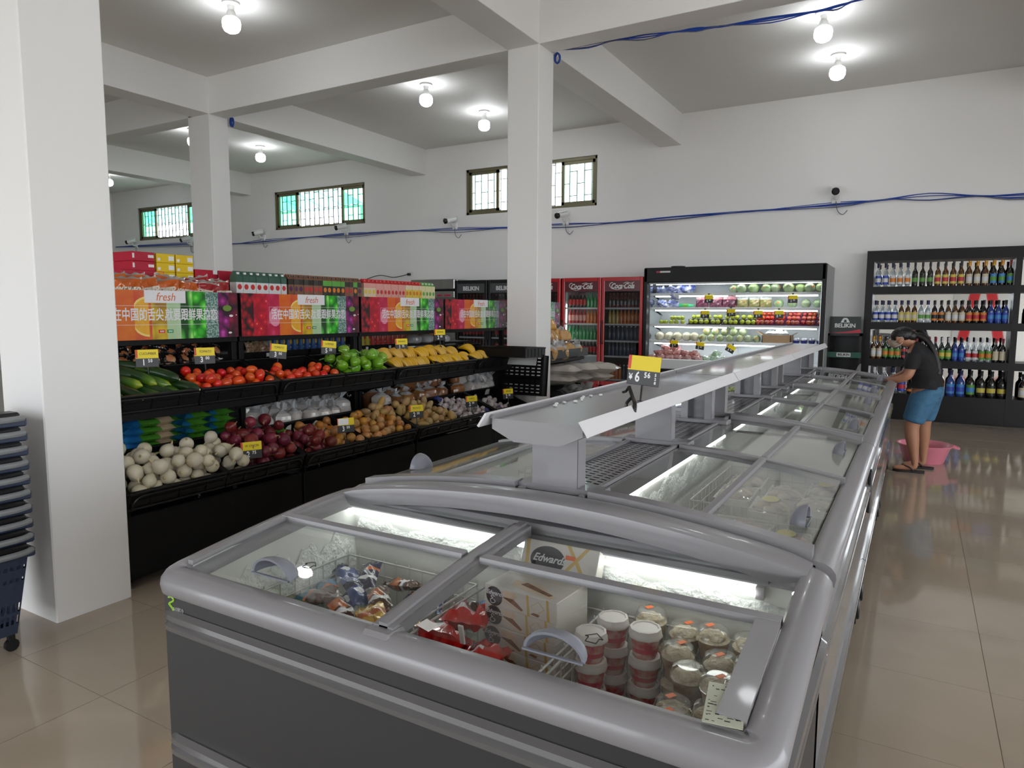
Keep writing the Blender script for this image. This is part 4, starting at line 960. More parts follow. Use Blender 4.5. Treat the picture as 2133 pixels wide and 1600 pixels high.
def banner_mesh():
    ms = [s[2] for s in strips] + [PWH, PSL, PRN, PPK, PLF, PRD, PGN, mat('banner_edge', (.02, .02, .02), .5)]
    m = M(*ms); n = len(strips)
    m.box(-BW_ / 2, -BH_ / 2, -.012, BW_ / 2, BH_ / 2, 0, n + 7)
    X = lambda f: -BW_ / 2 + BW_ * f
    Y = lambda f: BH_ / 2 - BH_ * f          # f from the top
    for i, (a, b, _) in enumerate(strips): m.rect((X(a), Y(1), .0006), (X(b) - X(a), 0, 0), (0, BH_, 0), i)
    def fan(cx, cy, r, a0, a1, k, z, x0=-9, x1=9, ry=1.):
        p = [(min(max(cx + r * math.cos(a0 + (a1 - a0) * i / 14), x0), x1), min(max(cy + r * ry * math.sin(a0 + (a1 - a0) * i / 14), Y(1)), Y(0)), z) for i in range(15)]
        m.add([(min(max(cx, x0), x1), cy, z)] + p, [(0, i + 1, i + 2) for i in range(14)], k)
    fan(X(.455), Y(.53), .125, PI * .5, PI * 1.5, n + 2, .001, X(.378), X(.47)); fan(X(.455), Y(.53), .112, PI * .5, PI * 1.5, n + 1, .0013, X(.378), X(.47))
    fan(X(.25), Y(.55), .055, 0, 2 * PI, n + 3, .001, X(.19), X(.285), 1.3)
    fan(X(.93), Y(.35), .035, 0, 2 * PI, n + 4, .001, ry=.6)
    for (cx, cy, r, k) in ((.955, .52, .016, n), (.945, .9, .014, n), (.99, .5, .006, n)): fan(X(cx), Y(cy), r, 0, 2 * PI, k, .0013, ry=.5)
    # white frame round the slogan
    x0, x1, y0, y1 = X(.205), X(.86), Y(.70), Y(.31)
    for (a, b, c, d) in ((x0, y0, x1, y0 + .002), (x0, y1 - .002, x1, y1), (x0, y0, x0 + .002, y1), (x1 - .002, y0, x1, y1)): m.rect((a, b, .0016), (c - a, 0, 0), (0, d - b, 0), n)
    m.box(X(.505), Y(.87), 0, X(.54), Y(.80), .002, n + 5); m.box(X(.553), Y(.87), 0, X(.588), Y(.80), .002, n + 6)
    for bx in (.513, .561):
        for q in range(3): m.box(X(bx + .008 * q), Y(.852), .001, X(bx + .008 * q + .005), Y(.818), .0024, n)
    return m.mesh('banner_panel')
BAN = banner_mesh()
SLO = text('活在中国的舌尖，', .082, PWH, xs=.66, ext=.0003, bold=.0016, align='LEFT'); SLO2 = text('就要跟鲜果热恋', .082, PWH, xs=.66, ext=.0003, bold=.0016, align='LEFT')
FRS = text('fresh', .072, POR, shear=.25, ext=.0003, xs=.92)
FLB = M(PWH).box(-.14, -.036, 0, .14, .042, .003).mesh('fresh_label')
BFR = Matrix(((0, 0, 1, 0), (1, 0, 0, 0), (0, 1, 0, 0), (0, 0, 0, 1)))
for k in range(4):
    yc = Y0 + UL * (k + .5)
    t = thing('header_banner', 'printed fruit banner with the fresh label, %s of the four along the rack tops' % ('nearest', 'second', 'third', 'farthest')[k], 'banner', group='fruit banners on the racks')
    t.matrix_world = Matrix.Translation((XB + .028, yc, 1.466)) @ BFR
    link('banner_panel', BAN, parent=t); link('slogan_lettering', SLO, (-.335, -.002, .0018), parent=t); link('slogan_lettering', SLO2, (.055, -.002, .0018), parent=t)
    f = link('fresh_label', FLB, (.06, .112, .001), parent=t); link('fresh_lettering', FRS, (0, 0, .0034), parent=f)
t = thing('header_banner', 'printed fruit banner beyond the middle pillar, mostly hidden', 'banner')
t.matrix_world = Matrix.Translation((XB + .028, 7.17 + UL / 2, 1.466)) @ BFR
link('banner_panel', BAN, parent=t); link('slogan_lettering', SLO, (-.335, -.002, .0018), parent=t); link('slogan_lettering', SLO2, (.055, -.002, .0018), parent=t)
# ================================================================ price tags
TY = mat('yellow_tag_card', (.80, .62, .0), .45); TB = mat('black_tag_board', (.02, .02, .022), .4); TW = mat('white_price_digit', (.85, .85, .85), .4); TR = mat('red_tag_stripe', (.62, .05, .02), .45); TI = mat('black_marker_ink', (.03, .03, .03), .6); TGL = mat('white_glare_paint', (.9, .9, .9), .1)
TW_, TH_ = .125, .105
tagm = (M(TY, TR).box(-TW_ / 2, .0, -.001, TW_ / 2, TH_ / 2, .002).box(-TW_ / 2, .004, .0021, -TW_ / 2 + .012, TH_ / 2, .0026, 1).mesh('yellow_card'), M(TB).box(-TW_ / 2, -TH_ / 2, -.003, TW_ / 2, .004, .001, c=.001).mesh('price_board'),
        M(mat('black_clip', (.012, .012, .012), .3)).tube([(0, -TH_ / 2, -.001), (0, -TH_ / 2 - .06, -.001)], .004, 6).box(-.012, -TH_ / 2 - .085, -.008, .012, -TH_ / 2 - .055, .006, c=.003).mesh('clip_stand'),
        M(mat('black_clip', (.012, .012, .012), .3)).tube([(0, TH_ / 2, -.001), (0, TH_ / 2 + .02, -.001)], .004, 6).box(-.014, TH_ / 2 + .015, -.01, .014, TH_ / 2 + .03, .004, c=.003).mesh('clip_hook'))
def price_tag(pos, yaw, tilt, name, price, label, hang=False, scale=1., roll=0., face='x', pre='', post='', glare=False):
    t = thing('price_tag', label, 'price tag', pos)
    # upright card facing +x (aisle) or -y (camera side)
    base = BFR if face == 'x' else Matrix(((1, 0, 0, 0), (0, 0, -1, 0), (0, 1, 0, 0), (0, 0, 0, 1)))
    t.matrix_world = Matrix.Translation(pos) @ Matrix.Rotation(yaw, 4, 'Z') @ base @ Matrix.Rotation(roll, 4, 'Z') @ Matrix.Rotation(tilt, 4, 'X') @ Matrix.Scale(scale, 4)
    c = link('yellow_card', tagm[0], parent=t); p = link('price_board', tagm[1], parent=t); link('clip_hook' if hang else 'clip_stand', tagm[3 if hang else 2], parent=t)
    if glare: ob('painted_glare', M(TGL).box(-.058, .004, .002, .02, TH_ / 2 - .003, .0035), t)  # white patch painted on as the glare of this tag
    if name: link('handwriting', text(name, .022, TI, shear=.15, xs=.8), (.004, TH_ * .26, .0024), parent=c)
    d, ct = price.split('.')
    link('lettering', text(d, .05, TW, bold=.0012, xs=.75), (-.02 if not pre else -.022, -TH_ * .24, .0012), parent=p)
    link('lettering', text(ct, .027, TW, bold=.0008, xs=.8, space=1.2), (.016, -TH_ * .15, .0012), parent=p)
    if pre: link('lettering', text(pre, .03, TW, bold=.0008, xs=.8), (-.048, -TH_ * .25, .0012), parent=p)
    if post: link('lettering', text(post, .014, TW, bold=.0004), (.048, -TH_ * .25, .0012), parent=p)
    return t
UT = -.12
for pos, yaw, nm, pr, lab, kw in (
        ((-3.97, 2.50, 1.21), -.35, 'CUCUMBER', '1.50', 'yellow and black price tag reading cucumber 1.50', {}),
        ((-3.97, 2.89, 1.205), -.35, 'TOMATO', '3.00', 'yellow and black price tag reading tomato 3.00, beside the cucumbers', {}),
        ((-3.97, 3.49, 1.205), -.35, 'TOMATO', '3.00', 'price tag above the second crate of tomatoes', dict(roll=-.12)),
        ((-3.97, 3.99, 1.21), -.35, 'G.PEPPER', '5.25', 'price tag above the green peppers', dict(roll=-.1)),
        ((-3.97, 4.88, 1.20), -.35, 'BANANA', '1.75', 'price tag above the near bananas', {}),
        ((-3.97, 5.46, 1.27), -.35, 'BANANA', '2.00', 'price tag on a tall stem above the far bananas', {}),
        ((-3.53, 2.87, .635), -.45, 'W ONION', '2.75', 'price tag reading 2.75 between white and red onions', {}),
        ((-3.53, 3.70, .675), -.45, '', '3.00', 'price tag reading 3.00 with white glare painted on, between red and yellow onions', dict(glare=True)),
        ((-3.53, 4.52, .675), -.45, 'POTATO', '2.50', 'price tag reading 2.50 in front of the potatoes', {}),
        ((-3.58, 5.42, .655), -.45, 'GARLIC', '2.99', 'price tag reading 2.99 among the garlic', {}),
        ((-3.60, 6.13, .655), -.45, 'GINGER', '2.99', 'price tag reading 2.99 before the upright empty crate', {})):
    price_tag(pos, yaw, UT, nm, pr, lab, **kw)
# ================================================================ island freezers
GR = mat('grey_freezer_plastic', (.235, .228, .24), .3, coat=.2)
GRD = mat('dark_grey_freezer_panel', (.030, .0295, .031), .42)
GRB = mat('grey_bumper_plastic', (.10, .096, .098), .22, coat=.6)
STL = mat('side_panel_glossy_grey', (.22, .21, .215), .12, coat=.6)
LIN = mat('white_freezer_liner', (.74, .75, .71), .4)
FRO = mat('frost', (.75, .77, .74), .8, bump=(60, .8, .02))
LED = mat('led_strip', (1, 1, 1), .3, emit=((.96, 1., .96), 6.0))
LED2 = mat('dim_led_strip', (1, 1, 1), .3, emit=((.97, 1., .96), 4.5))
HAN = mat('grey_lid_handle', (.20, .205, .24), .35)
GLS = thin('freezer_lid_glass', (.982, .99, .988), .02, .8)
GLH = thin('misted_lid_glass', (.975, .985, .98), .06, .9, haze=.12, hazecol=(.62, .64, .60))
WIRE = mat('white_coated_wire', (.55, .56, .54), .4)
XC, HW = -.9475, .8075
def ring(m, prof, x0, x1, y0, y1, rc, zf, k=0, n=6):
    """sweep an edge profile (inset, height) round a rectangle with rounded corners"""
    loop = []
    for (cx, cy, a0) in ((x1 - rc, y1 - rc, 0), (x0 + rc, y1 - rc, 90), (x0 + rc, y0 + rc, 180), (x1 - rc, y0 + rc, 270)):
        for i in range(n + 1):
            a = rad(a0 + 90 * i / n); loop.append((cx, cy, math.cos(a), math.sin(a)))
    # extra points along the long sides so that heights may curve
    out = []
    N_ = len(loop)
    for i in range(N_):
        a, b = loop[i], loop[(i + 1) % N_]
        out.append(a)
        if (i + 1) % (n + 1) == 0:
            for q in range(1, 8):
                t = q / 8; out.append((a[0] + (b[0] - a[0]) * t, a[1] + (b[1] - a[1]) * t, a[2], a[3]))
    c = len(out); v = []
    for (d, h) in prof:
        for (cx, cy, nx, ny) in out:
            x, y = cx + nx * (rc - d), cy + ny * (rc - d)
            v.append((x, y, h + zf(cx + nx * rc, cy + ny * rc)))
    F = []
    for i in range(len(prof) - 1): F += [(i * c + j, i * c + (j + 1) % c, (i + 1) * c + (j + 1) % c, (i + 1) * c + j) for j in range(c)]
    return m.add(v, F, k, True)
def solid(m, P, nu, nv, t, k=0):
    """curved sheet of real thickness t"""
    m.sheet(P, nu, nv, k); m.sheet(lambda u, v: tuple(Vector(P(u, v)) - Vector((0, 0, t))), nu, nv, k)
    for a, b in (((0, 0), (1, 0)), ((1, 0), (1, 1)), ((1, 1), (0, 1)), ((0, 1), (0, 0))):
        for i in range(8):
            p, q = Vector(P(a[0] + (b[0] - a[0]) * i / 8, a[1] + (b[1] - a[1]) * i / 8)), Vector(P(a[0] + (b[0] - a[0]) * (i + 1) / 8, a[1] + (b[1] - a[1]) * (i + 1) / 8))
            d = Vector((0, 0, t)); m.quad(p, q, q - d, p - d, k)
    return m
RIMP = [(.085, -.05), (.075, -.012), (.068, .0), (.05, .004), (.03, .002), (.012, -.008), (.002, -.022), (0, -.036), (.004, -.056), (.012, -.062), (.035, -.062)]
BUMP_ = [(.02, .045), (.002, .05), (-.012, .04), (-.014, .028), (-.004, .022), (-.004, .018), (-.014, .010), (-.014, -.002), (0, -.010), (.02, -.008)]
# ---- end cabinet facing the entrance
EY0, EY1 = 1.08, 1.86
def ez(y): t = min(max((y - EY0) / (1.76 - EY0), 0), 1); return .80 + .068 * (1 - (1 - t) ** 1.45)
EC = thing('end_freezer', 'grey end cabinet freezer with two glass lids, ice cream and cups inside', 'freezer', (0, 0, 0))
x0, x1 = XC - HW, XC + HW
b = M(GRD)
for (a_, b_, c_, d_) in ((x0 + .025, EY0 + .025, x1 - .025, EY0 + .06), (x0 + .025, EY0 + .026, x0 + .06, EY1), (x1 - .06, EY0 + .026, x1 - .025, EY1), (x0 + .025, EY1 - .05, x1 - .025, EY1 - .001)): b.box(a_, b_, .12, c_, d_, .745)
b.box(x0 + .03, EY0 + .03, .12, x1 - .03, EY1, .19); ob('cabinet_body', b, EC)
ob('top_rim', ring(M(GR), RIMP, x0, x1, EY0, EY1, .065, lambda x, y: ez(y)), EC)
ob('bumper_rail', ring(M(GRB), BUMP_, x0 + .02, x1 - .02, EY0 + .02, EY1, .05, lambda x, y: .645), EC)
ob('lower_bumper_rail', ring(M(GRB), BUMP_, x0 + .02, x1 - .02, EY0 + .02, EY1, .05, lambda x, y: .29), EC)
ob('kick_plinth', M(mat('black_kick_plinth', (.01, .01, .01), .6)).box(x0 + .08, EY0 + .08, 0, x1 - .08, EY1 - .05, .13), EC)
l = M(LIN); ix0, ix1, iy0, iy1 = x0 + .075, x1 - .075, EY0 + .08, 1.80
l.rect((ix0, iy0, .2), (ix1 - ix0, 0, 0), (0, iy1 - iy0, 0)); l.rect((ix0, iy1, .2), (ix1 - ix0, 0, 0), (0, 0, .66)); l.rect((ix0, iy0, .2), (ix1 - ix0, 0, 0), (0, 0, .59))
l.rect((ix0, iy0, .2), (0, iy1 - iy0, 0), (0, 0, .62)); l.rect((ix1, iy0, .2), (0, iy1 - iy0, 0), (0, 0, .62)); ob('inner_liner', l, EC)
fr = M(FRO); g = random.Random(4)
def frost_strip(m, o, u, h, n, k):
    o, u = Vector(o), Vector(u); nrm = Vector((-u.y, u.x, 0)).normalized() * k
    m.sheet(lambda a, t: tuple(o + u * a + Vector((0, 0, h * (t + .12 * math.sin(a * 31) * (t > .5) + .08 * math.sin(a * 73 + 1) * (t > .5)))) + nrm * (.014 * math.sin(t * PI) * (1 + .5 * math.sin(a * 57) * math.sin(t * 9 + a * 23)))), n, 6)
frost_strip(fr, (ix0 + .002, iy0 + .02, .56), (0, iy1 - iy0 - .04, 0), .16, 60, -1)
frost_strip(fr, (ix0 + .02, iy1 - .002, .70), (ix1 - ix0 - .04, 0, 0), .07, 90, -1); ob('frost', fr, EC)
# fluorescent tubes under the beam
for a, c in ((-1.685, -1.09), (-1.0, -.315)):
    o = ob('lamp_tube', M(LED).tube([(a, 1.766, .806), (c, 1.766, .796)], .008, 10), EC)
    ob('lamp_holder', M(GR).box(a - .02, 1.772, .79, a, 1.798, .822).box(c, 1.772, .78, c + .02, 1.798, .812).box(a - .03, 1.765, .826, c + .03, 1.80, .842), EC)
# arched beam at the back and the middle divider
def arch(x): return .873 + .083 * (1 - ((x - XC) / HW) ** 2)
bm_ = M(GR); n_ = 30; prof = [(0, -.062), (-.004, -.03), (0, -.008), (.012, 0), (.07, .003), (.10, -.004), (.11, -.03), (.11, -.09)]
v = []
for i in range(n_ + 1):
    x = x0 + .055 + (2 * HW - .11) * i / n_; e = min(1, min(i, n_ - i) / 1.5 + .15)
    for (dy, dz) in prof: v.append((x, 1.757 + dy, arch(x) - .012 * (1 - e) + dz * (.55 + .45 * e)))
p_ = len(prof)
bm_.add(v, [(i * p_ + j, i * p_ + j + 1, (i + 1) * p_ + j + 1, (i + 1) * p_ + j) for i in range(n_) for j in range(p_ - 1)], 0, True).add(v[:p_], [tuple(range(p_))]).add(v[-p_:], [tuple(range(p_))[::-1]])
ob('arched_beam', bm_, EC)
dv = M(GR)
for (a, c, h) in ((-.028, .028, .003), (-.012, .012, .010)):
    for i in range(8):
        ya, yb = 1.13 + .63 * i / 8, 1.13 + .63 * (i + 1) / 8
        dv.add([(-.98 + a, ya, ez(ya) - .03), (-.98 + c, ya, ez(ya) - .03), (-.98 + c, ya, ez(ya) + h), (-.98 + a, ya, ez(ya) + h), (-.98 + a, yb, ez(yb) - .03), (-.98 + c, yb, ez(yb) - .03), (-.98 + c, yb, ez(yb) + h), (-.98 + a, yb, ez(yb) + h)],
               [(3, 2, 6, 7), (0, 3, 7, 4), (2, 1, 5, 6), (0, 1, 2, 3), (4, 7, 6, 5)])
dv.box(-1.02, 1.10, .785, -.94, 1.165, .806, c=.008); ob('middle_divider', dv, EC)
def cup_handle():
    """clam-shaped finger scoop: round mouth towards the user (-y), shell running down to the glass behind"""
    m = M(HAN); n, k = 16, 6; r_, h_, d_ = .068, .050, .058
    def S(f, off):
        return [[((r_ - off) * math.cos(PI * i / n) * math.cos(PI / 2 * j / k * f), d_ * math.sin(PI / 2 * j / k) - (0 if j else 0) , max(0, (h_ - off)) * math.sin(PI * i / n) * math.cos(PI / 2 * j / k)) for i in range(n + 1)] for j in range(k + 1)]
    A, B = S(.8, 0), S(.8, .006)
    for G in (A, B):
        m.add([p for row in G for p in row], [(j * (n + 1) + i, j * (n + 1) + i + 1, (j + 1) * (n + 1) + i + 1, (j + 1) * (n + 1) + i) for j in range(k) for i in range(n)], 0, True)
    m.add(A[0] + B[0], [(i, i + 1, n + 2 + i, n + 1 + i) for i in range(n)])
    m.add([(-r_, 0, 0), (r_, 0, 0), (r_, -.006, 0), (-r_, -.006, 0), (-r_, 0, .004), (r_, 0, .004), (r_, -.006, .004), (-r_, -.006, .004)], [(0, 1, 2, 3), (4, 5, 6, 7), (2, 3, 7, 6)])
    return m.mesh('lid_handle')
HND = cup_handle()
ARR = mat('black_arrow_print', (.03, .03, .03), .5)
arrow = M(ARR)
for a, c in (((-.012, 0), (-.012, .018)), ((.012, 0), (.012, .018)), ((-.012, 0), (.012, 0)), ((-.012, .018), (-.02, .018)), ((.012, .018), (.02, .018)), ((-.02, .018), (0, .034)), ((.02, .018), (0, .034))): arrow.tube([(*a, 0), (*c, 0)], .0011, 4)
arrow = arrow.mesh('slide_arrow')
for s, (a, c, hx) in (('left', (x0 + .07, -1.008, -1.40)), ('right', (-.952, x1 - .07, -.59))):
    for kind_, ya, yb, dz in (('front', 1.15, 1.50, .004), ('back', 1.47, 1.765, -.006)):
        g_ = M(GLS); solid(g_, lambda u, v: (a + (c - a) * u, ya + (yb - ya) * v, ez(ya + (yb - ya) * v) + dz), 2, 8, .004)
        o = ob('sliding_pane', g_, EC)
        if kind_ == 'front':
            q = M(GR); q.add([(x, y, ez(1.49) + z) for x in (a, c) for (y, z) in ((1.475, -.004), (1.478, .012), (1.505, .014), (1.51, -.004))], [(0, 1, 5, 4), (1, 2, 6, 5), (2, 3, 7, 6), (3, 0, 4, 7), (0, 1, 2, 3), (7, 6, 5, 4)]); ob('pane_bar', q, o)
            sd = M(GR)
            for xx in ((a,) if s == 'left' else (c - .05,)):
                for i in range(6):
                    y_a, y_b = 1.15 + .35 * i / 6, 1.15 + .35 * (i + 1) / 6; w_ = .02 if s == 'left' else .05
                    sd.add([(xx, y_a, ez(y_a)), (xx + w_, y_a, ez(y_a)), (xx + w_, y_a, ez(y_a) + .012), (xx, y_a, ez(y_a) + .012), (xx, y_b, ez(y_b)), (xx + w_, y_b, ez(y_b)), (xx + w_, y_b, ez(y_b) + .012), (xx, y_b, ez(y_b) + .012)], [(3, 2, 6, 7), (0, 3, 7, 4), (1, 5, 6, 2), (0, 1, 2, 3), (4, 7, 6, 5)])
            ob('pane_side_frame', sd, o)
            link('lid_handle', HND, (hx, 1.185, ez(1.19) + .003), (rad(7), 0, 0), o); link('slide_arrow', arrow, (hx + .05, 1.255, ez(1.255) + .006), (rad(7), 0, 0), o)
# maker's mark: green leaf script with small grey words
LGN = mat('lime_leaf_print', (.30, .55, .05), .4); LGY = mat('grey_print', (.4, .4, .4), .4)
lg = M(LGN)
lg.tube(smooth([(-.010, 0, .012), (.004, 0, .016), (.012, 0, .008), (0, 0, .0), (-.008, 0, -.006), (.004, 0, -.014), (.010, 0, -.022), (-.004, 0, -.026)], 4), .0028, 5).tube([(-.012, 0, .028), (-.004, 0, .018), (.006, 0, .026)], .0022, 5).tube([(0, 0, .03), (-.004, 0, .012)], .002, 5)
lo = ob('leaf_logo', lg, EC, (-1.70, EY0 + .0235, .715)); link('logo_words', text('AIS鲜冷', .014, LGY, ext=.0002), (.03, 0, -.016), (PI / 2, 0, 0), lo)
# ---- wire baskets
def wire_basket(name, lab, a, y_a, z0, c, y_b, z1, nx, ny, grp=None):
    t = thing(name, lab, 'wire basket', group=grp)
    ob('rim', M(WIRE).tube([(a, y_a, z1), (c, y_a, z1), (c, y_b, z1), (a, y_b, z1)], .004, 6, closed=True).tube([(a, y_a, z1 - .05), (c, y_a, z1 - .05), (c, y_b, z1 - .05), (a, y_b, z1 - .05)], .003, 5, closed=True), t)
    m = M(WIRE)
    for i in range(nx + 1): x = a + (c - a) * i / nx; m.tube([(x, y_a, z1 + .012), (x, y_a, z0), (x, y_b, z0), (x, y_b, z1 + .012)], .0022, 4)
    for i in range(ny + 1): y = y_a + (y_b - y_a) * i / ny; m.tube([(a, y, z1 + .012), (a, y, z0), (c, y, z0), (c, y, z1 + .012)], .0022, 4)
    m.tube([(a, y_a, z0 + .1), (c, y_a, z0 + .1), (c, y_b, z0 + .1), (a, y_b, z0 + .1)], .0022, 4, closed=True)
    tag(ob('wire_mesh', m, t), kind='stuff'); return t
wire_basket('wire_basket', 'white wire basket holding ice cream bars under the left lid', ix0 + .02, 1.2, .40, -1.13, 1.74, .66, 10, 9)
wire_basket('wire_basket', 'white wire basket with red ice cream bags and cake boxes', -1.10, 1.2, .38, -.72, 1.76, .66, 7, 9)
wire_basket('wire_basket', 'white wire basket with the dessert cups under the right lid', -.70, 1.2, .36, ix1 - .015, 1.765, .66, 9, 9)
# ---- long double-sided freezers with a spine down the middle
def lz(x): return .95 - .125 * (x - XC) ** 2 * 1.0
SPW = .125
def long_freezer(ya, yb, lab, haze):
    t = thing('island_freezer', lab, 'freezer', (0, ya, 0), group='double-sided island freezers')
    Ln = yb - ya
    ob('cabinet_body', M(STL).box(x0 + .03, 0, .12, x0 + .06, Ln, .81).box(x1 - .06, 0, .12, x1 - .03, Ln, .81).box(x0 + .03, 0, .12, x1 - .03, Ln, .2).box(x0 + .05, .0, .2, x1 - .05, .02, .86).box(x0 + .05, Ln - .02, .2, x1 - .05, Ln, .86), t)
    ob('kick_plinth', M(MATS['black_kick_plinth']).box(x0 + .09, .05, .0, x1 - .09, Ln - .05, .12), t)
    for s in (-1, 1):
        X = lambda d: XC + s * (HW - d)
        m = M(GR); m.prism([(X(d), .868 + h) for d, h in RIMP], .0, Ln, 'y', smooth=True); ob('side_rim', m, t)
        m = M(GRB); m.prism([(X(.03 + d), .60 + h) for d, h in BUMP_], .0, Ln, 'y', smooth=True); m.prism([(X(.03 + d), .24 + h) for d, h in BUMP_], .0, Ln, 'y', smooth=True); ob('bumper_rail', m, t)
        i_, e_ = XC + s * SPW * .8, X(.08)
        q = M(LIN); q.rect((i_, .03, .25), (e_ - i_, 0, 0), (0, Ln - .06, 0)); q.rect((i_, .03, .25), (0, Ln - .06, 0), (0, 0, .66)); q.rect((e_, .03, .25), (0, Ln - .06, 0), (0, 0, .6)); q.rect((i_, .03, .25), (e_ - i_, 0, 0), (0, 0, .62)); q.rect((i_, Ln - .03, .25), (e_ - i_, 0, 0), (0, 0, .62)); ob('inner_liner', q, t)
        ob('lamp_tube', M(LED2).tube([(XC + s * (SPW - .012), .12, .860), (XC + s * (SPW - .012), Ln - .12, .860)], .008, 8), t)
        f = M(FRO); frost_strip(f, (i_ + s * .002, .05, .66), (0, Ln - .1, 0), .16, 60, -s); ob('frost', f, t)
    # spine with slotted air grille
    ob('spine', M(GR).box(XC - SPW, 0, .87, XC + SPW, Ln, .940, c=.006).box(XC - SPW + .01, .0, .94, XC - SPW + .03, Ln, .952, c=.003).box(XC + SPW - .03, 0, .94, XC + SPW - .01, Ln, .952, c=.003), t)
    sl = M(RACKD); nn = int((Ln - .2) / .032)
    for i in range(nn):
        for j in range(5): y = .1 + i * .032 + (j % 2) * .016; x = XC - .07 + .035 * j; sl.add([(x - .013, y, .9406), (x + .010, y - .006, .9406), (x + .013, y + .001, .9406), (x - .010, y + .007, .9406)], [(0, 1, 2, 3)])
    ob('grille_slots', sl, t, kind='stuff')
    # cross frames at both ends and the middle
    for y, w_, h in ((.0, .05, .018), (Ln / 2 - .018, .036, .008), (Ln - .05, .05, .018)):
        for s in (-1, 1):
            m = M(GR); a, c = XC + s * SPW, XC + s * (HW - .06)
            pts = [(a + (c - a) * i / 10) for i in range(11)]
            m.add([(x, yy, lz(x) + dz) for x in pts for (yy, dz) in ((y, -.025), (y, h), (y + w_, h), (y + w_, -.025))], [(4 * i + j, 4 * i + (j + 1) % 4, 4 * i + 4 + (j + 1) % 4, 4 * i + 4 + j) for i in range(10) for j in range(4)] + [(0, 1, 2, 3), (43, 42, 41, 40)]); ob('cross_frame', m, t)
    for bay in (0, 1):
        yl, yh = (.05, Ln / 2 - .018) if bay == 0 else (Ln / 2 + .018, Ln - .05)
        for s in (-1, 1):
            for nm, d0, d1, dz in (('upper', SPW, .475, -.006), ('lower', .44, .735, .003)):
                g_ = M(GLH if (haze >> bay) & 1 and nm == 'lower' else GLS)
                solid(g_, lambda u, v: (XC + s * (d0 + (d1 - d0) * u), yl + (yh - yl) * v, lz(XC + d0 + (d1 - d0) * u) + dz), 6, 1, .004)
                o = ob('sliding_pane', g_, t)
                if nm == 'lower':
                    xx = XC + s * .455
                    ob('pane_bar', M(GR).box(xx - .014, yl, lz(xx) - .004, xx + .014, yh, lz(xx) + .012, c=.004), o)
                    h_ = link('lid_handle', HND, (XC + s * .705, (yl + yh) / 2 + .02 - .25 * (bay == 0), lz(XC + .705) + .008), (0, 0, s * PI / 2), o, (.8, .8, 1.05))
    for yy in (.12, Ln - .12):
        ob('caster', M(MATS['black_plastic']).lathe([(.001, -.012), (.035, -.012), (.035, .012), (.001, .012)], 14, axis='x', c=(x1 - .05, yy, .035)).box(x1 - .075, yy - .02, .03, x1 - .025, yy + .02, .125, c=.005), t)
    return t
LF = [long_freezer(1.87, 3.76, 'grey double-sided island freezer behind the end cabinet, meat trays inside', 3),
      long_freezer(3.77, 5.71, 'middle grey double-sided island freezer of the row', 2), long_freezer(5.72, 7.50, 'farthest grey double-sided island freezer, beside the person', 0)]
ob('side_latch', M(MATS['black_plastic']).box(x1 - .03, .07, .5, x1 - .012, .11, .72, c=.005), LF[1])
# ---- merchandising shelf standing on the spine
WLIP = mat('white_price_strip', (.66, .65, .67), .35)
TICK = mat('clear_ticket_sleeve', (.78, .78, .80), .15)
def top_shelf(ya, yb, posts_, lab):
    t = thing('freezer_top_shelf', lab, 'shelf', (0, ya, 0), group='grey shelves standing on the freezers')
    Ln = yb - ya; zt = 1.178
    ob('shelf_board', M(GR).prism([(XC - .15, zt), (XC - .15, zt - .032), (XC - .075, zt - .066), (XC + .075, zt - .066), (XC + .15, zt - .032), (XC + .15, zt)], .004, Ln - .004, 'y').box(XC - .155, .0, zt, XC - .14, Ln, zt + .012).box(XC + .14, .0, zt, XC + .155, Ln, zt + .012), t)
    for s in (-1, 1):
        g_ = random.Random(int(ya * 10) + s)
        m = M(WLIP); m.prism([(XC + s * .150, zt + .016), (XC + s * .156, zt + .019), (XC + s * .184, zt - .022), (XC + s * .178, zt - .026)], .002 - .03 * (ya < 1.8), Ln - .002, 'y')
        o = ob('price_strip', m, t)
        k = M(TICK)
        for _ in range(9):
            y = g_.uniform(.05, Ln - .12); d = Vector((s * .028, 0, -.041)).normalized(); b0 = Vector((XC + s * .1585, y, zt + .014)); nrm = Vector((s * .041, 0, .028)).normalized() * .0006
            k.quad(b0 + nrm, b0 + nrm + Vector((0, .045, 0)), b0 + nrm + Vector((0, .045, 0)) + d * .034, b0 + nrm + d * .034)
        ob('ticket_sleeves', k, o, kind='stuff')
    for (y, face) in posts_:
        y -= ya; w_ = .155
        m = M(GR)
        if face: m.box(XC - w_ / 2, y - .003, .955, XC + w_ / 2, y + .003, zt - .066)
        else: m.box(XC - w_ / 2, y + .057, .955, XC + w_ / 2, y + .063, zt - .066); m.box(XC - w_ / 2, y - .002, .955, XC - w_ / 2 + .035, y + .003, zt - .066); m.box(XC + w_ / 2 - .035, y - .002, .955, XC + w_ / 2, y + .003, zt - .066)
        m.box(XC - w_ / 2, y, .955, XC - w_ / 2 + .006, y + .06, zt - .066).box(XC + w_ / 2 - .006, y, .955, XC + w_ / 2, y + .06, zt - .066); m.box(XC - .13, y - .01, .9405, XC + .16, y + .07, .962, c=.004)
        ob('post', m, t)
top_shelf(1.77, 3.60, ((1.90, 1), (2.83, 1), (3.56 - .06, 0)), 'nearest grey shelf on the freezer spine, with a price tag clipped on')
top_shelf(3.61, 5.48, ((3.78, 1), (4.72, 0), (5.36, 0)), 'middle grey shelf on the freezer spine')
top_shelf(5.49, 7.62, ((5.62, 1), (6.55, 1), (7.4, 0)), 'farthest grey shelf on the freezer spine')
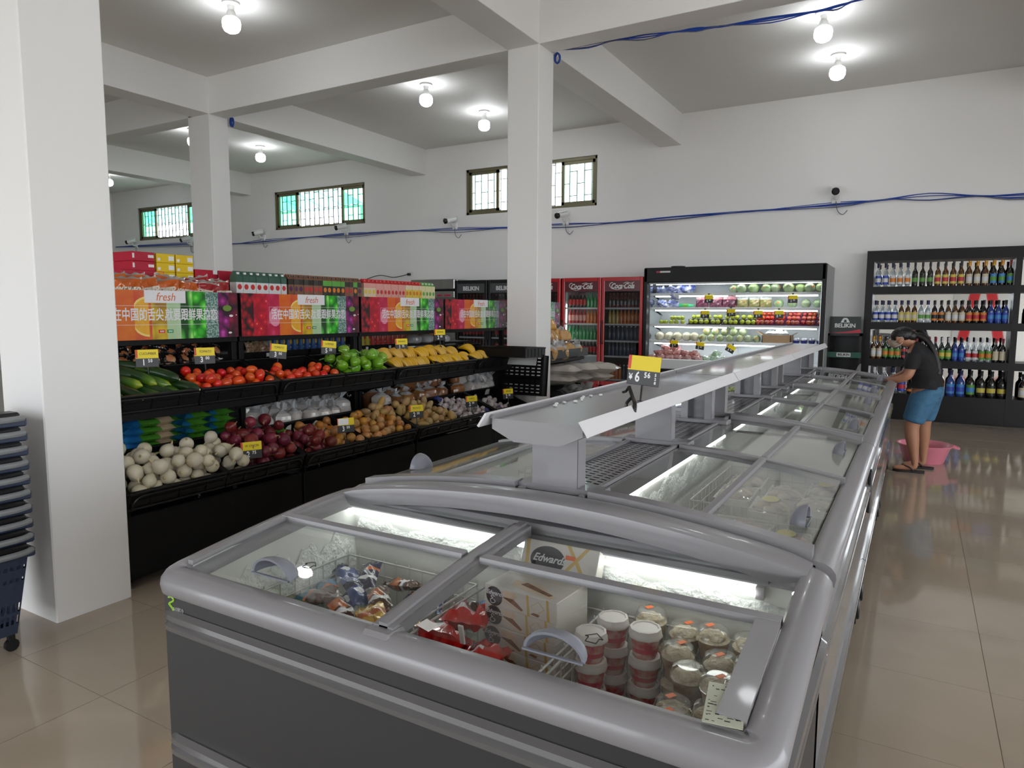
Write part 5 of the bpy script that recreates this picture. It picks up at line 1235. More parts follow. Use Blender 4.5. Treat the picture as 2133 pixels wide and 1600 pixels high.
pt = price_tag((XC + .15, 2.27, 1.30), -.1, -.1, '', '6.56', 'price tag with yen sign standing on the near freezer shelf', roll=-.05, face='y', pre='¥', post='5\n2\n8', scale=.95)
ob('clip_claw', M(mat('black_clip', (.012, .012, .012), .3)).tube(smooth([(-.02, 0, -.06), (0, -.02, -.09), (.02, -.05, -.11), (.022, -.06, -.135)], 4), .007, 6).tube(smooth([(0, -.02, -.09), (-.012, -.04, -.11), (-.012, -.04, -.13)], 4), .006, 6).tube([(-.02, 0, -.06), (-.03, 0, -.075), (-.045, .01, -.08)], .005, 6), pt).matrix_world = Matrix.Translation((XC + .145, 2.20, 1.31))
FOAM = mat('white_foam_bit', (.8, .8, .8), .7)
for i in range(9):
    tag(link('foam_bit', M(FOAM).box(-.008, -.005, 0, .008, .005, .008, c=.003).mesh('foam_bit'), (XC - .10 + .018 * math.sin(i * 5), 2.1 + .045 * i, 1.1785), (0, 0, i * 1.3)), 'small white foam crumb on the near freezer shelf, %s from the near end' % ordinal(i), 'foam bit', 'foam crumbs on the shelf')
# ================================================================ what lies in the freezers
def bar_pack(cols, seed, L_=.16, w_=.07, d_=.034, band=None):
    return pillow(cols, w_, L_, d_, seed, band=band, wr=.0025, nu=10, nv=20, seal=.07)
FB = foil('blue_ice_cream_wrap', (.012, .04, .20), rough=.15); FT = foil('teal_ice_cream_wrap', (.01, .15, .25), rough=.15); FN = foil('navy_ice_cream_wrap', (.012, .012, .05), rough=.15); FBR = foil('brown_ice_cream_wrap', (.07, .022, .01), rough=.15)
FO = foil('orange_ice_cream_wrap', (.5, .13, .02), rough=.15); FG = foil('gold_ice_cream_wrap', (.62, .38, .06), rough=.2, metal=.2); FYG = foil('lime_ice_cream_wrap', (.36, .46, .03), rough=.2); FW = mat('white_wrap_print', (.7, .7, .72), .3); FR = foil('red_foil_bag', (.55, .015, .012), rough=.15)
BARM = {'blue': bar_pack([FB, FN, FW], 1, band=lambda u, v, s: 1 if .3 < v < .5 else 2 if .55 < v < .68 and .25 < u < .75 else 0).mesh('ice_cream_bar'), 'teal and brown': bar_pack([FT, FBR, FO], 2, band=lambda u, v, s: 1 if v > .55 else 2 if .45 < v < .55 else 0).mesh('ice_cream_bar'),
        'navy and white': bar_pack([FN, FW, FO], 3, band=lambda u, v, s: 1 if .6 < v < .72 else 2 if .3 < v < .4 and u > .3 else 0).mesh('ice_cream_bar'), 'brown and orange': bar_pack([FBR, FO, FW], 4, band=lambda u, v, s: 1 if .35 < v < .6 and u < .7 else 2 if .65 < v < .74 else 0).mesh('ice_cream_bar'),
        'lime and pink': bar_pack([FYG, mat('pink_wrap_print', (.6, .06, .2), .3)], 5, band=lambda u, v, s: 1 if .4 < v < .62 and u > .4 else 0).mesh('ice_cream_bar'), 'gold': bar_pack([FG, FO, FW], 6, .18, .085, band=lambda u, v, s: 1 if .2 < v < .35 else 2 if .62 < v < .7 else 0).mesh('ice_cream_bar')}
gal = text('Gallito', .034, FO, bold=.0014, shear=.2)
for i, (x, y, z, yaw, kk, lab) in enumerate(((-1.64, 1.69, .62, 1.2, 'blue', 'plain blue ice cream bar at the back left of the basket'), (-1.50, 1.66, .64, .5, 'navy and white', 'navy ice cream bar at the back of the basket, pointing right'),
        (-1.39, 1.70, .62, 1.3, 'brown and orange', 'brown ice cream bar with orange print at the back right'), (-1.6, 1.58, .60, .9, 'teal and brown', 'teal ice cream bar left of the middle'), (-1.47, 1.57, .63, 1.1, 'blue', 'blue ice cream bar in the middle of the basket'),
        (-1.55, 1.47, .63, 1.3, 'teal and brown', 'teal ice cream bar behind the left lid handle'), (-1.36, 1.55, .64, .8, 'brown and orange', 'brown and orange ice cream bar right of the middle'), (-1.42, 1.45, .63, 1.2, 'brown and orange', 'brown ice cream bar in front of the middle'),
        (-1.30, 1.64, .61, .7, 'navy and white', 'navy and white ice cream bar by the basket divider'), (-1.26, 1.70, .60, .4, 'blue', 'blue ice cream bar at the back right corner'), (-1.61, 1.40, .60, 1.45, 'lime and pink', 'lime ice cream bar at the front left, under the handle'),
        (-1.49, 1.36, .61, 1.3, 'lime and pink', 'lime and pink ice cream bar at the front middle'), (-1.66, 1.5, .57, .3, 'lime and pink', 'lime ice cream bar along the left wall'), (-1.26, 1.42, .63, .9, 'gold', 'gold ice cream bar with orange lettering by the divider'),
        (-1.24, 1.54, .61, .6, 'gold', 'gold ice cream bar behind the lettered one'), (-1.33, 1.37, .59, 1.0, 'navy and white', 'navy ice cream bar at the front right'), (-1.54, 1.62, .57, .2, 'blue', 'blue ice cream bar lying under the others'), (-1.4, 1.6, .57, .6, 'teal and brown', 'teal ice cream bar lying under the middle ones'))):
    o = tag(link('ice_cream_bar', BARM[kk], (x, y, z), (PI / 2 + .25 * math.sin(i * 2.1), .25 * math.sin(i * 3.7), yaw)), lab, 'ice cream', 'ice cream bars under the left lid')
    if kk == 'gold' and i == 13: link('lettering', gal, (0, .0185, 0), (-PI / 2, 0, PI / 2 + PI), o)
SNK = foil('brown_snack_foil', (.12, .03, .012), rough=.15)
for i, (x, y, z, kk) in enumerate(((-1.03, 1.70, .62, 0), (-1.05, 1.58, .64, 1), (-1.04, 1.46, .62, 1), (-1.03, 1.36, .60, 1), (-.94, 1.46, .60, 1), (-.93, 1.36, .58, 0), (-1.02, 1.28, .58, 1), (-.84, 1.40, .56, 1))):
    me = pillow([FR, FBR, FW], .13, .17, .06, 30 + i, band=lambda u, v, s: 1 if .3 < u < .7 and .35 < v < .6 else 2 if .25 < u < .75 and .7 < v < .78 else 0, wr=.007).mesh('ice_cream_bag') if kk else pillow([foil('sky_blue_pouch', (.02, .16, .45), rough=.15), FYG, FW], .1, .15, .045, 40 + i, band=lambda u, v, s: 1 if v < .4 and u > .4 else 2 if .6 < v < .7 else 0).mesh('ice_cream_bag')
    tag(link('ice_cream_bag', me, (x, y, z), (PI / 2 - .5 + .3 * math.sin(i * 2), .3 * math.sin(i * 3), .3 * math.sin(i * 1.7))), ('red foil ice cream bag, ' if kk else 'blue ice cream pouch, ') + ('at the back by the wall', 'behind the white tag', 'nearest the cake boxes', 'under the glued white card', 'against the lowest cake box', 'small one at the front', 'nearest the lid edge', 'half under the boxes')[i], 'ice cream', 'bags beside the cake boxes')
# cake boxes
BXW = mat('white_cake_box', (.66, .63, .58), .42, noise=(6, .4), col2=(.60, .56, .50)); BXG = mat('gold_line_print', (.58, .40, .10), .4); BXK = mat('black_oval_print', (.02, .018, .02), .4); CRM = mat('cream_pie_print', (.72, .60, .45), .5, noise=(40, .5), col2=(.6, .42, .28)); CHOC = mat('chocolate_pie_print', (.16, .06, .025), .5, noise=(50, .8), col2=(.3, .13, .06))
BW, BD, BH = .238, .165, .058
def cake_box():
    m = M(BXW, BXG, BXK, CRM, CHOC); m.box(-BW / 2, 0, 0, BW / 2, BD, BH, 0, c=.0015); f = -.0006
    def P(pts, k, off=0): m.add([(x - BW / 2, f - off, z) for x, z in pts], [tuple(range(len(pts)))], k)
    P([(.008 + .026 + .028 * math.cos(a), BH / 2 + .0275 * math.sin(a)) for a in [2 * PI * i / 20 for i in range(20)]], 2)
    P([(.06, .05), (.075, .054), (.10, .053), (.112, .044), (.098, .034), (.07, .034)], 3); P([(.06, .034), (.098, .035), (.132, .012), (.125, .008)], 4); P([(.06, .028), (.125, .008), (.132, .010), (.128, .003), (.062, .022)], 3, .0004)
    for x in (.145, .208): P([(x, 0), (x + .008, 0), (x + .003, BH), (x - .004, BH)], 1)
    P([(.155, .03), (.18, .048), (.2, .03), (.176, .012)], 1, .0002); P([(.157, .03), (.18, .0465), (.198, .03), (.176, .0135)], 0, .0006); P([(.155, .008), (.165, .014), (.185, .012), (.18, .005)], 4, .0006)
    # long pie slice on the top
    zt = BH + .0006
    m.add([(-.05, .03, zt), (.09, .01, zt), (.10, .025, zt), (.02, .075, zt), (-.06, .07, zt)], [(0, 1, 2, 3, 4)], 3); m.add([(-.03, .05, zt + .0004), (.08, .022, zt + .0004), (.085, .035, zt + .0004), (-.02, .07, zt + .0004)], [(0, 1, 2, 3)], 4)
    return m.mesh('cake_box')
CKB = cake_box()
EDW = text('Edwards', .017, FW, shear=.35, bold=.0003, ext=.0003)
swirl = M(FW).tube(smooth([(.006, 0, .010), (-.002, 0, .013), (-.006, 0, .008), (0, 0, .004), (-.008, 0, .0), (-.006, 0, -.009), (.004, 0, -.008), (.008, 0, -.002), (.002, 0, .001)], 4), .0012, 4).mesh('swirl_initial')
for i in range(6):
    lab = 'white pie box with black oval logo, ' + ('topmost', 'second from the top', 'third from the top', 'fourth from the top', 'lowest in sight', 'bottom of the stack')[5 - i if False else (5 - i)] + ' of the stack'
    o = tag(link('pie_box', CKB, (-.895 + .004 * math.sin(i * 4), 1.585 + .003 * math.sin(i * 2), .392 + i * .0582), (0, 0, rad(-6 + 1.5 * math.sin(i * 3)))), lab, 'box', 'stacked pie boxes')
    link('lettering', EDW, (-BW / 2 + .036, -.0012, .038), (PI / 2, 0, 0), o); link('swirl_initial', swirl, (-BW / 2 + .03, -.0012, .018), parent=o)
o = tag(link('pie_box', M(BXW, BXG, BXK).box(-BW / 2, 0, 0, BW / 2, .05, .10, 0, c=.0015).mesh('pie_box'), (-.85, 1.715, .742), (rad(-24), 0, 0)), 'pie box with gold lines leaning at the back of the stack', 'box')
ob('gold_lines', M(BXG).add([(a, -.0006, b) for a, b in ((.0, .0), (.012, 0), (.09, .1), (.078, .1))], [(0, 1, 2, 3)]).add([(a, -.0008, b) for a, b in ((.09, .0), (.102, 0), (.03, .1), (.018, .1))], [(0, 1, 2, 3)]).add([(a, -.0007, b) for a, b in ((-.1, .0), (-.09, 0), (-.1, .1), (-.112, .1))], [(0, 1, 2, 3)]), o)
ob('black_oval', M(BXK).add([(-.035 + .055 * math.cos(a), -.001, .05 + .038 * math.sin(a)) for a in [2 * PI * i / 24 for i in range(24)]], [tuple(range(24))]), o)
link('lettering', text('Edwards', .03, FW, shear=.35, bold=.0006, ext=.0003), (-.03, -.0016, .052), (PI / 2, 0, 0), o)
tag(ob('orange_sticker', M(mat('orange_sticker', (.80, .16, .03), .5)).box(.02, -.0014, .06, .05, -.0008, .072), o))
# dessert cups
LIDW = mat('frosted_white_lid', (.66, .62, .60), .35); CUPR = mat('strawberry_cream_in_cup', (.50, .035, .06), .12, noise=(26, 1.), col2=(.68, .52, .46), coat=.8); CUPR2 = mat('strawberry_band', (.55, .02, .07), .15, coat=.6, noise=(30, .6), col2=(.62, .2, .22))
CUPB = mat('brown_dessert_in_cup', (.22, .12, .06), .12, noise=(26, 1.), col2=(.5, .38, .25), coat=.8); CREAM = mat('whipped_cream', (.70, .62, .48), .6, noise=(60, .8), col2=(.55, .42, .26), bump=(70, .8, .02)); CLRLID = thin('clear_cup_lid', (.95, .96, .95), .04, 1.6, haze=.10, hazecol=(.8, .8, .78)); ORS = MATS['orange_sticker']
CUPG = thin('clear_cup_wall', (.93, .94, .93), .04, 1.4, haze=.08)
n8 = 10
c_red = M(CUPR, CUPR2).lathe([(.001, 0), (.028, 0), (.033, .018), (.034, .03), (.038, .048), (.041, .06)], 20, seg=[0, 0, 1, 0, 0]).mesh('cup')
l_red = M(LIDW).lathe([(.0435, .056), (.0445, .060), (.042, .066), (.040, .078), (.034, .079), (.033, .076), (.001, .076)], n8).mesh('lid')
c_cl = M(CUPB, CREAM).lathe([(.001, 0), (.030, 0), (.040, .05), (.041, .056), (.03, .062), (.001, .064)], 20, seg=[0, 0, 0, 1, 1]).mesh('cup')
crm = M(CREAM).ell((0, 0, .062), (.034, .034, .014), 14, 8, fn=lambda d: 1 + .15 * math.sin(9 * d.x) * math.sin(8 * d.y)).mesh('whipped_cream')
l_cl = M(CLRLID).lathe([(.044, .056), (.045, .060), (.042, .066), (.038, .082), (.028, .088), (.027, .086), (.001, .086)], 16).mesh('lid')
l_oct = M(CLRLID).lathe([(.047, .056), (.048, .060), (.045, .066), (.040, .084), (.034, .088), (.001, .088)], 8).mesh('lid')
st_o = M(ORS).box(-.011, -.007, .0885, .011, .007, .0895).mesh('orange_sticker')
def cupstack(x, y, n, kind_, who, zt=.70):
    for i in range(n):
        z = zt - .082 - .0745 * i
        w_ = ('topmost' if i == 0 else ordinal(i) + ' from the top') + ' of ' if n > 1 else ''
        t = thing('dessert_cup', ('strawberry' if kind_ == 'r' else 'cream topped' if kind_ == 'c' else 'brown') + ' dessert cup, ' + w_ + who, 'dessert cup', (x, y, z), (0, 0, x * 40 + i), group='dessert cups under the right lid')
        link('cup', c_red if kind_ == 'r' else c_cl, parent=t); link('lid', l_red if kind_ == 'r' else l_oct if kind_ == 'c' else l_cl, parent=t)
        if kind_ != 'r': link('whipped_cream', crm, parent=t)
        if kind_ in 'co' and i == 0: link('orange_sticker', st_o, (.008, .004, .001), (0, 0, 1 - x * 40), t)
cupstack(-.672, 1.565, 4, 'r', 'the stack nearest the pie boxes'); cupstack(-.655, 1.672, 4, 'r', 'the stack at the back left'); cupstack(-.560, 1.655, 4, 'r', 'the stack right of the other two')
for i, (x, y, k_, n, who) in enumerate(((-.575, 1.745, 'c', 2, 'the back row beside the strawberry cups'), (-.48, 1.735, 'c', 3, 'the middle of the back row'), (-.47, 1.64, 'o', 3, 'the pair behind the big clear lid'), (-.405, 1.725, 'o', 3, 'the back row right of middle'),
        (-.42, 1.56, 'b', 3, 'the stack with the plain clear lid'), (-.365, 1.64, 'o', 3, 'the stack in the middle of the heap'), (-.315, 1.72, 'o', 3, 'the back right corner'), (-.29, 1.625, 'o', 3, 'the right edge, second from back'), (-.345, 1.535, 'o', 3, 'the right heap, third from back'),
        (-.285, 1.505, 'o', 3, 'the right edge in front'), (-.335, 1.44, 'o', 3, 'the stack just above the paper label'), (-.42, 1.44, 'o', 2, 'the front left of the heap'), (-.395, 1.35, 'o', 2, 'the front row beside the paper label'))):
    cupstack(x, y, n, k_, who, .70 - (.03 if k_ == 'b' else .012 * (i % 3)) - (.03 if y < 1.46 else 0))
# worn paper label and small cards stuck on the glass
PAP = mat('yellowed_paper', (.46, .48, .38), .7, noise=(30, .5), col2=(.38, .40, .33))
def on_lid(x, y, dz=.0085): return (x, y, ez(y) + dz)
t = thing('paper_label', 'worn square paper label stuck on the right lid corner', 'label', on_lid(-.252, 1.178), (rad(9), 0, rad(8)))
ob('paper', M(PAP).box(-.033, -.053, -.0012, .033, .053, 0), t)
g = random.Random(2); pr = M(ARR)
for i in range(46):
    x, y = g.uniform(-.03, .022), g.uniform(-.05, .046); pr.box(x, y, 0, x + g.uniform(.002, .011), y + g.uniform(.0008, .003), .0004)
ob('worn_print', pr, t, kind='stuff')
t = tag(ob('white_card', M(mat('white_card', (.62, .60, .58), .6)).box(-.022, -.014, -.001, .022, .014, 0), loc=on_lid(-.885, 1.165), rot=(rad(10), 0, -.3)), 'small white card stuck on the glass beside the middle divider', 'card')
t = tag(ob('plastic_tab', M(mat('white_tab', (.7, .7, .68), .4)).box(-.008, -.003, 0, .008, .003, .055, c=.002), loc=(-.952, 1.40, .66), rot=(.2, 0, 0)), 'white upright plastic tab standing among the red bags', 'tag')
# meat trays and packs in the long freezers
TRAY = mat('white_foam_tray', (.70, .68, .64), .6); MEAT = mat('pink_chicken_pieces', (.55, .27, .20), .3, noise=(16, .9), col2=(.68, .48, .38), coat=.5, rand=(.01, .15, .1)); PALE = mat('pale_chicken_pieces', (.60, .50, .36), .3, noise=(16, .9), col2=(.66, .58, .46), coat=.5); YLB = mat('yellow_round_label', (.72, .62, .06), .4)
def tray(meat, lab_):
    m = M(TRAY); m.box(-.11, -.075, 0, .11, .075, .006); m.lathe([(.8, 0), (1., .028), (1.03, .03), (1., .026), (.8, .006)], 4, a0=PI / 4, smooth=False); m.v = [(x * (.15 if abs(x) > .3 else 1) if False else x, y, z) for x, y, z in m.v]
    return m
def tray_meshes(meat):
    a = M(TRAY).box(-.11, -.075, 0, .11, .075, .008, c=.003).box(-.115, -.08, .008, -.105, .08, .03).box(.105, -.08, .008, .115, .08, .03).box(-.115, -.08, .008, .115, -.07, .03).box(-.115, .07, .008, .115, .08, .03)
    b = M(meat); g = random.Random(5)
    for i in range(7): b.ell((g.uniform(-.07, .07), g.uniform(-.04, .04), .03), (.045, .028, .02), 10, 6, rot=Euler((0, 0, g.uniform(0, 3))).to_matrix(), fn=lambda d: 1 + .12 * math.sin(5 * d.x))
    f = M(thin('tray_film', (.97, .97, .97), .08, 1.5)).sheet(lambda u, v: (-.112 + .224 * u, -.077 + .154 * v, .031 + .022 * math.sin(u * PI) * math.sin(v * PI) + .003 * math.sin(u * 30 + v * 9)), 10, 8)
    return a.mesh('foam_tray'), b.mesh('meat'), f.mesh('film')
TRM, TRP = tray_meshes(MEAT), tray_meshes(PALE)
lbl = M(YLB).lathe([(.001, .0545), (.034, .0545), (.034, .0552), (.001, .0552)], 16, sx=1.3).mesh('yellow_label')
def meat_tray(ms, x, y, z, rz, lab, ylab, grp):
    t = thing('meat_tray', lab, 'meat tray', (x, y, z), (.05 * math.sin(x * 60), .06 * math.sin(y * 50), rz), group=grp)
    for nm, me in zip(('foam_tray', 'meat', 'film'), ms): link(nm, me, parent=t)
    if ylab: link('yellow_label', lbl, (.02, .01, 0), parent=t)
k = 0
for j in range(4):
    for i in range(3):
        x, y = -.69 + .165 * i + .01 * math.sin(k), 2.03 + .225 * j
        meat_tray(TRM, x, y, .62 + .02 * math.sin(k * 2), PI / 2 + .15 * math.sin(k * 3), 'tray of pink chicken, %s row from the near end, %s from the spine, right bay' % (ordinal(j), ordinal(i)), k % 3 != 1, 'chicken trays in the nearest right bay'); k += 1
for i, (x, y) in enumerate(((-.68, 3.25), (-.68, 3.5), (-.5, 3.1), (-.48, 3.35), (-.34, 3.2), (-.32, 3.5))): meat_tray(TRP, x, y, .64, PI / 2, 'tray of pale chicken feet in the second right bay, ' + ('nearest the spine', 'far corner by the spine', 'front middle', 'centre', 'front by the rim', 'far corner by the rim')[i], i % 3 == 2, 'pale chicken trays')
WPK = foil('white_frozen_pack', (.62, .60, .57)); YPK = foil('yellow_frozen_pack', (.62, .42, .04)); RPK = foil('red_frozen_pack', (.5, .06, .03)); GPK = foil('green_frozen_pack', (.06, .3, .07)); BGE = foil('beige_frozen_pack', (.55, .42, .32))
PKS = {c: pillow([m_, FW], .17, .24, .06, 70 + i, band=lambda u, v, s: 1 if .3 < v < .5 and .2 < u < .8 else 0).mesh('frozen_pack') for i, (c, m_) in enumerate((('white', WPK), ('yellow', YPK), ('red', RPK), ('green', GPK), ('beige', BGE)))}
def fpack(c, x, y, z, rz, lab): tag(link('frozen_pack', PKS[c], (x, y, z), (PI / 2 + .1 * math.sin(x * 77), .08 * math.sin(y * 31), rz)), lab, 'frozen pack', 'frozen packs in the long freezers')
for bay, ya, cs in (('third right', 3.95, ('yellow', 'beige', 'beige', 'beige', 'white', 'beige')), ('fourth right', 4.92, ('white', 'white', 'beige', 'white', 'white', 'beige')), ('fifth right', 5.85, ('white', 'beige', 'white', 'beige', 'white', 'white')), ('sixth right', 6.8, ('beige', 'white', 'white', 'white', 'beige', 'white'))):
    for i, c in enumerate(cs): fpack(c, -.70 + .2 * (i % 3), ya + .32 * (i // 3), .62, .1 * i, '%s frozen pack in the %s bay, %s of the %s row' % (c, bay, ('spine side', 'middle', 'rim side')[i % 3], ('near', 'far')[i // 3]))
for bay, ya, cs in (('first left', 2.1, ('white', 'red', 'yellow', 'green', 'white', 'red')), ('second left', 3.05, ('white', 'green', 'white', 'beige', 'red', 'white')), ('third left', 4.0, ('beige', 'white', 'white', 'white', 'beige', 'white'))):
    for i, c in enumerate(cs): fpack(c, -1.22 - .19 * (i % 3), ya + .3 * (i // 3), .64, .1 * i, '%s frozen pack in the %s bay, %s of the %s row' % (c, bay, ('spine side', 'middle', 'rim side')[i % 3], ('near', 'far')[i // 3]))
wire_basket('wire_basket', 'white wire basket in the nearest right bay, holding meat trays', -.80, 1.97, .40, -.26, 2.74, .70, 9, 12)
wire_basket('wire_basket', 'white wire basket in the second right bay', -.80, 2.90, .40, -.26, 3.68, .70, 9, 12)
wire_basket('wire_basket', 'white wire basket in the nearest left bay', -1.64, 1.97, .40, -1.10, 2.74, .72, 9, 12)
wire_basket('wire_basket', 'white wire basket in the second left bay', -1.64, 2.90, .40, -1.10, 3.68, .72, 9, 12)
# ================================================================ fridges along the back wall
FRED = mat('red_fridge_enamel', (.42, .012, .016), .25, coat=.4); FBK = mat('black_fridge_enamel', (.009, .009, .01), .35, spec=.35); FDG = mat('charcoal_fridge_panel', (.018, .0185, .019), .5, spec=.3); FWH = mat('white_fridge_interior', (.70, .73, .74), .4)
SHW = mat('white_wire_shelf', (.66, .66, .66), .4); FGL = thin('fridge_door_glass', (.93, .94, .94), .03, .9); FGD = thin('shade_tinted_door_glass', (.75, .76, .78), .03, .9); LEDB = mat('fridge_led_tube', (1, 1, 1), .3, emit=((.92, .97, 1.0), 9.0)); LEDM = mat('fridge_led_strip', (1, 1, 1), .3, emit=((.95, .98, 1.0), 7.0))  # FGD: darker tint paints the dimness of unlit fridges
HDR = mat('dark_red_header', (.10, .012, .018), .3); HDB = mat('grey_header', (.065, .067, .072), .35); LOGW = mat('white_logo', (.62, .62, .62), .4)
script = text('Coca·Cola', .118, LOGW, shear=.42, bold=.0035, ext=.0006, xs=.78)
BELK = text('BELIKIN', .10, LOGW, bold=.003, ext=.0006)
swash = M(LOGW).tube(smooth([(-.19, -.02, 0), (-.215, .01, 0), (-.20, .05, 0), (-.16, .06, 0)], 5), .006, 5).tube(smooth([(-.19, -.03, 0), (-.10, -.055, 0), (-.03, -.045, 0), (.0, -.03, 0)], 5), .0045, 5).tube(smooth([(.02, .045, 0), (.08, .062, 0), (.14, .045, 0), (.20, .062, 0)], 5), .005, 5).mesh('script_swash')
def soda(body, cap, lab_, h=.24, r=.032):
    return M(body, cap, lab_).lathe([(.001, 0), (r * .9, 0), (r, .01), (r * .93, h * .22), (r, h * .40), (r * .96, h * .60), (r * .6, h * .78), (r * .36, h * .88), (r * .36, h * .93), (r * .42, h * .935), (r * .42, h), (.001, h)], 12, seg=[0, 0, 0, 2, 2, 0, 0, 0, 1, 1, 1]).mesh('soda_bottle')
SRD = mat('red_soda', (.40, .03, .025), .12, coat=.5); SOR = mat('orange_soda', (.62, .17, .02), .12, coat=.5); SGN = mat('green_soda', (.03, .28, .08), .12, coat=.5); SCO = mat('cola', (.018, .008, .006), .12, coat=.5); SYL = mat('yellow_soda', (.50, .34, .04), .12, coat=.5); SBL = mat('dark_blue_water', (.03, .05, .10), .12, coat=.5)
CRDc = mat('red_bottle_cap', (.5, .02, .02), .4); CGNc = mat('green_bottle_cap', (.03, .3, .06), .4)
SD = {'red': soda(SRD, CRDc, JPK), 'orange': soda(SOR, CRDc, SOR), 'green': soda(SGN, CGNc, SGN), 'cola': soda(SCO, CRDc, CRDc), 'yellow': soda(SYL, CGNc, SYL), 'dark blue': soda(SBL, capW, SBL), 'dark red': soda(mat('dark_red_soda', (.16, .02, .025), .12, coat=.5), CRDc, SCO)}
def door_fridge(name, lab, xa, xb, frame, header, logo, rows, lit, what, shelves=(.40, .78, 1.03, 1.30, 1.56), glass=None, yf=10.56):
    t = thing(name, lab, 'fridge', ((xa + xb) / 2, yf, 0), group='glass door fridges along the back wall')
    w_ = xb - xa; h = w_ / 2; Z = 2.05; D = .68
    ob('cabinet', M(frame).box(-h, .06, .1, -h + .03, D, Z).box(h - .03, .06, .1, h, D, Z).box(-h, .06, Z - .04, h, D, Z).box(-h, .06, .1, h, D, .3).box(-h, D - .02, .1, h, D, Z), t)
    ob('interior', M(FWH if lit else FDG).rect((-h + .031, D - .025, .3), (w_ - .062, 0, 0), (0, 0, 1.7)).rect((-h + .031, .07, .3), (0, D - .1, 0), (0, 0, 1.7)).rect((h - .031, .07, .3), (0, D - .1, 0), (0, 0, 1.7)), t)  # unlit cabinets: inner shade put into the charcoal colour
    d = M(frame); e = .052
    d.box(-h, 0, .3, -h + e, .05, Z, c=.006).box(h - e, 0, .3, h, .05, Z, c=.006).box(-h + e, 0, Z - .06, h - e, .05, Z).box(-h + e, 0, .3, h - e, .05, .37)
    do = ob('door', d, t)
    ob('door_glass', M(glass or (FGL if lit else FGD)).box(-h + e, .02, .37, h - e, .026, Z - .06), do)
    ob('door_handle', M(MATS['black_plastic']).tube([(-h + .03, -.0, 1.35), (-h + .03, -.035, 1.33), (-h + .03, -.035, 1.0), (-h + .03, .0, .98)], .010, 8), do)
    ob('base_grille', M(FBK).box(-h + .01, .03, 0.0, h - .01, D - .05, .1), t)
    hd = ob('header_panel', M(header).box(-h + e, .012, Z - .225, h - e, .019, Z - .06), t)
    if logo == 'script': link('logo', script, (0, .0105, Z - .145), (PI / 2, 0, 0), hd); link('logo_swash', swash, (0, .0105, Z - .145), (PI / 2, 0, 0), hd)
    elif logo: link('logo', BELK, (0, .0105, Z - .15), (PI / 2, 0, 0), hd)
    for z in shelves:
        ob('shelf', M(SHW).box(-h + .035, .08, z - .012, h - .035, D - .05, z - .004).box(-h + .035, .072, z - .022, h - .035, .08, z + .006), t)
    if lit: ob('light_strip', M(LEDM).box(-h + .05, .085, .4, -h + .058, .092, 1.62), t)
    for ri, (z, row) in enumerate(zip(shelves, rows)):
        n = sum(c for _, c in row); i = 0
        for kind_, c in row:
            for _ in range(c):
                tag(link('soda_bottle', SD[kind_], ((xa + xb) / 2 - h + .09 + (w_ - .18) * i / max(1, n - 1), yf + .16, z - .003), (0, 0, i)), '%s soda bottle, %s from left, %s shelf from the bottom, %s' % (kind_, ordinal(i), ordinal(ri), what), 'bottle', 'bottles in the ' + what); i += 1
    return t
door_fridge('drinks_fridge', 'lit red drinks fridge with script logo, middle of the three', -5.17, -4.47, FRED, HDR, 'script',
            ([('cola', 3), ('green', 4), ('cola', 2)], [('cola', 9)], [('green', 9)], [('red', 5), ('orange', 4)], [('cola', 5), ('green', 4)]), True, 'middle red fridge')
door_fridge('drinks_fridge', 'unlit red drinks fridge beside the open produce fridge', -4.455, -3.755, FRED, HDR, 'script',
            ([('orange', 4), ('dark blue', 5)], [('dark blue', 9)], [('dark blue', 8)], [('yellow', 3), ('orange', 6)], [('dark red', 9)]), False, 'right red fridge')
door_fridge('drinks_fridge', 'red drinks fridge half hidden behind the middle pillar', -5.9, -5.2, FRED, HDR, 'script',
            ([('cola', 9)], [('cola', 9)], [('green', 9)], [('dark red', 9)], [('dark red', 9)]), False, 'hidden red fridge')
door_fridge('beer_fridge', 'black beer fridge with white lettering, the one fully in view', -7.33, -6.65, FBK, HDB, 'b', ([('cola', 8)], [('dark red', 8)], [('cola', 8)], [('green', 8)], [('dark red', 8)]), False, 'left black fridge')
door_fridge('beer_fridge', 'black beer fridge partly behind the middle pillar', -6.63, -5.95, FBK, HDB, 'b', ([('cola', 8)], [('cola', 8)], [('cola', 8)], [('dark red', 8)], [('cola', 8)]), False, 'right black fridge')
STN = mat('stainless_steel', (.42, .42, .41), .28, .9, noise=(4, .3))
t = thing('steel_fridge', 'stainless steel chiller left of the black beer fridges', 'fridge', (-7.85, 10.56, 0))
ob('cabinet', M(STN).box(-.5, .1, .1, .5, .7, 2.08, c=.01).box(-.5, 0, 1.9, .5, .1, 2.08, c=.01).box(-.5, 0, 1.74, .5, .1, 1.86, c=.006).box(-.5, .02, .1, .5, .1, .4), t)
ob('front_glass', M(FGL).box(-.46, .05, .42, .46, .056, 1.72), t); ob('dark_gap', M(RACKD).box(-.49, .05, 1.862, .49, .09, 1.898), t); ob('feet', M(FBK).box(-.48, .1, 0, -.4, .6, .1).box(.4, .1, 0, .48, .6, .1), t, kind='stuff')
ob('sticker_strip', M(CRD).box(.12, -.002, 1.77, .22, 0, 1.80).box(.28, -.002, 1.77, .42, 0, 1.80), t, kind='stuff')
t = thing('wall_plug', 'black plug and cord in the wall socket above the steel chiller', 'plug', (-9.1, 11.49, 2.24))
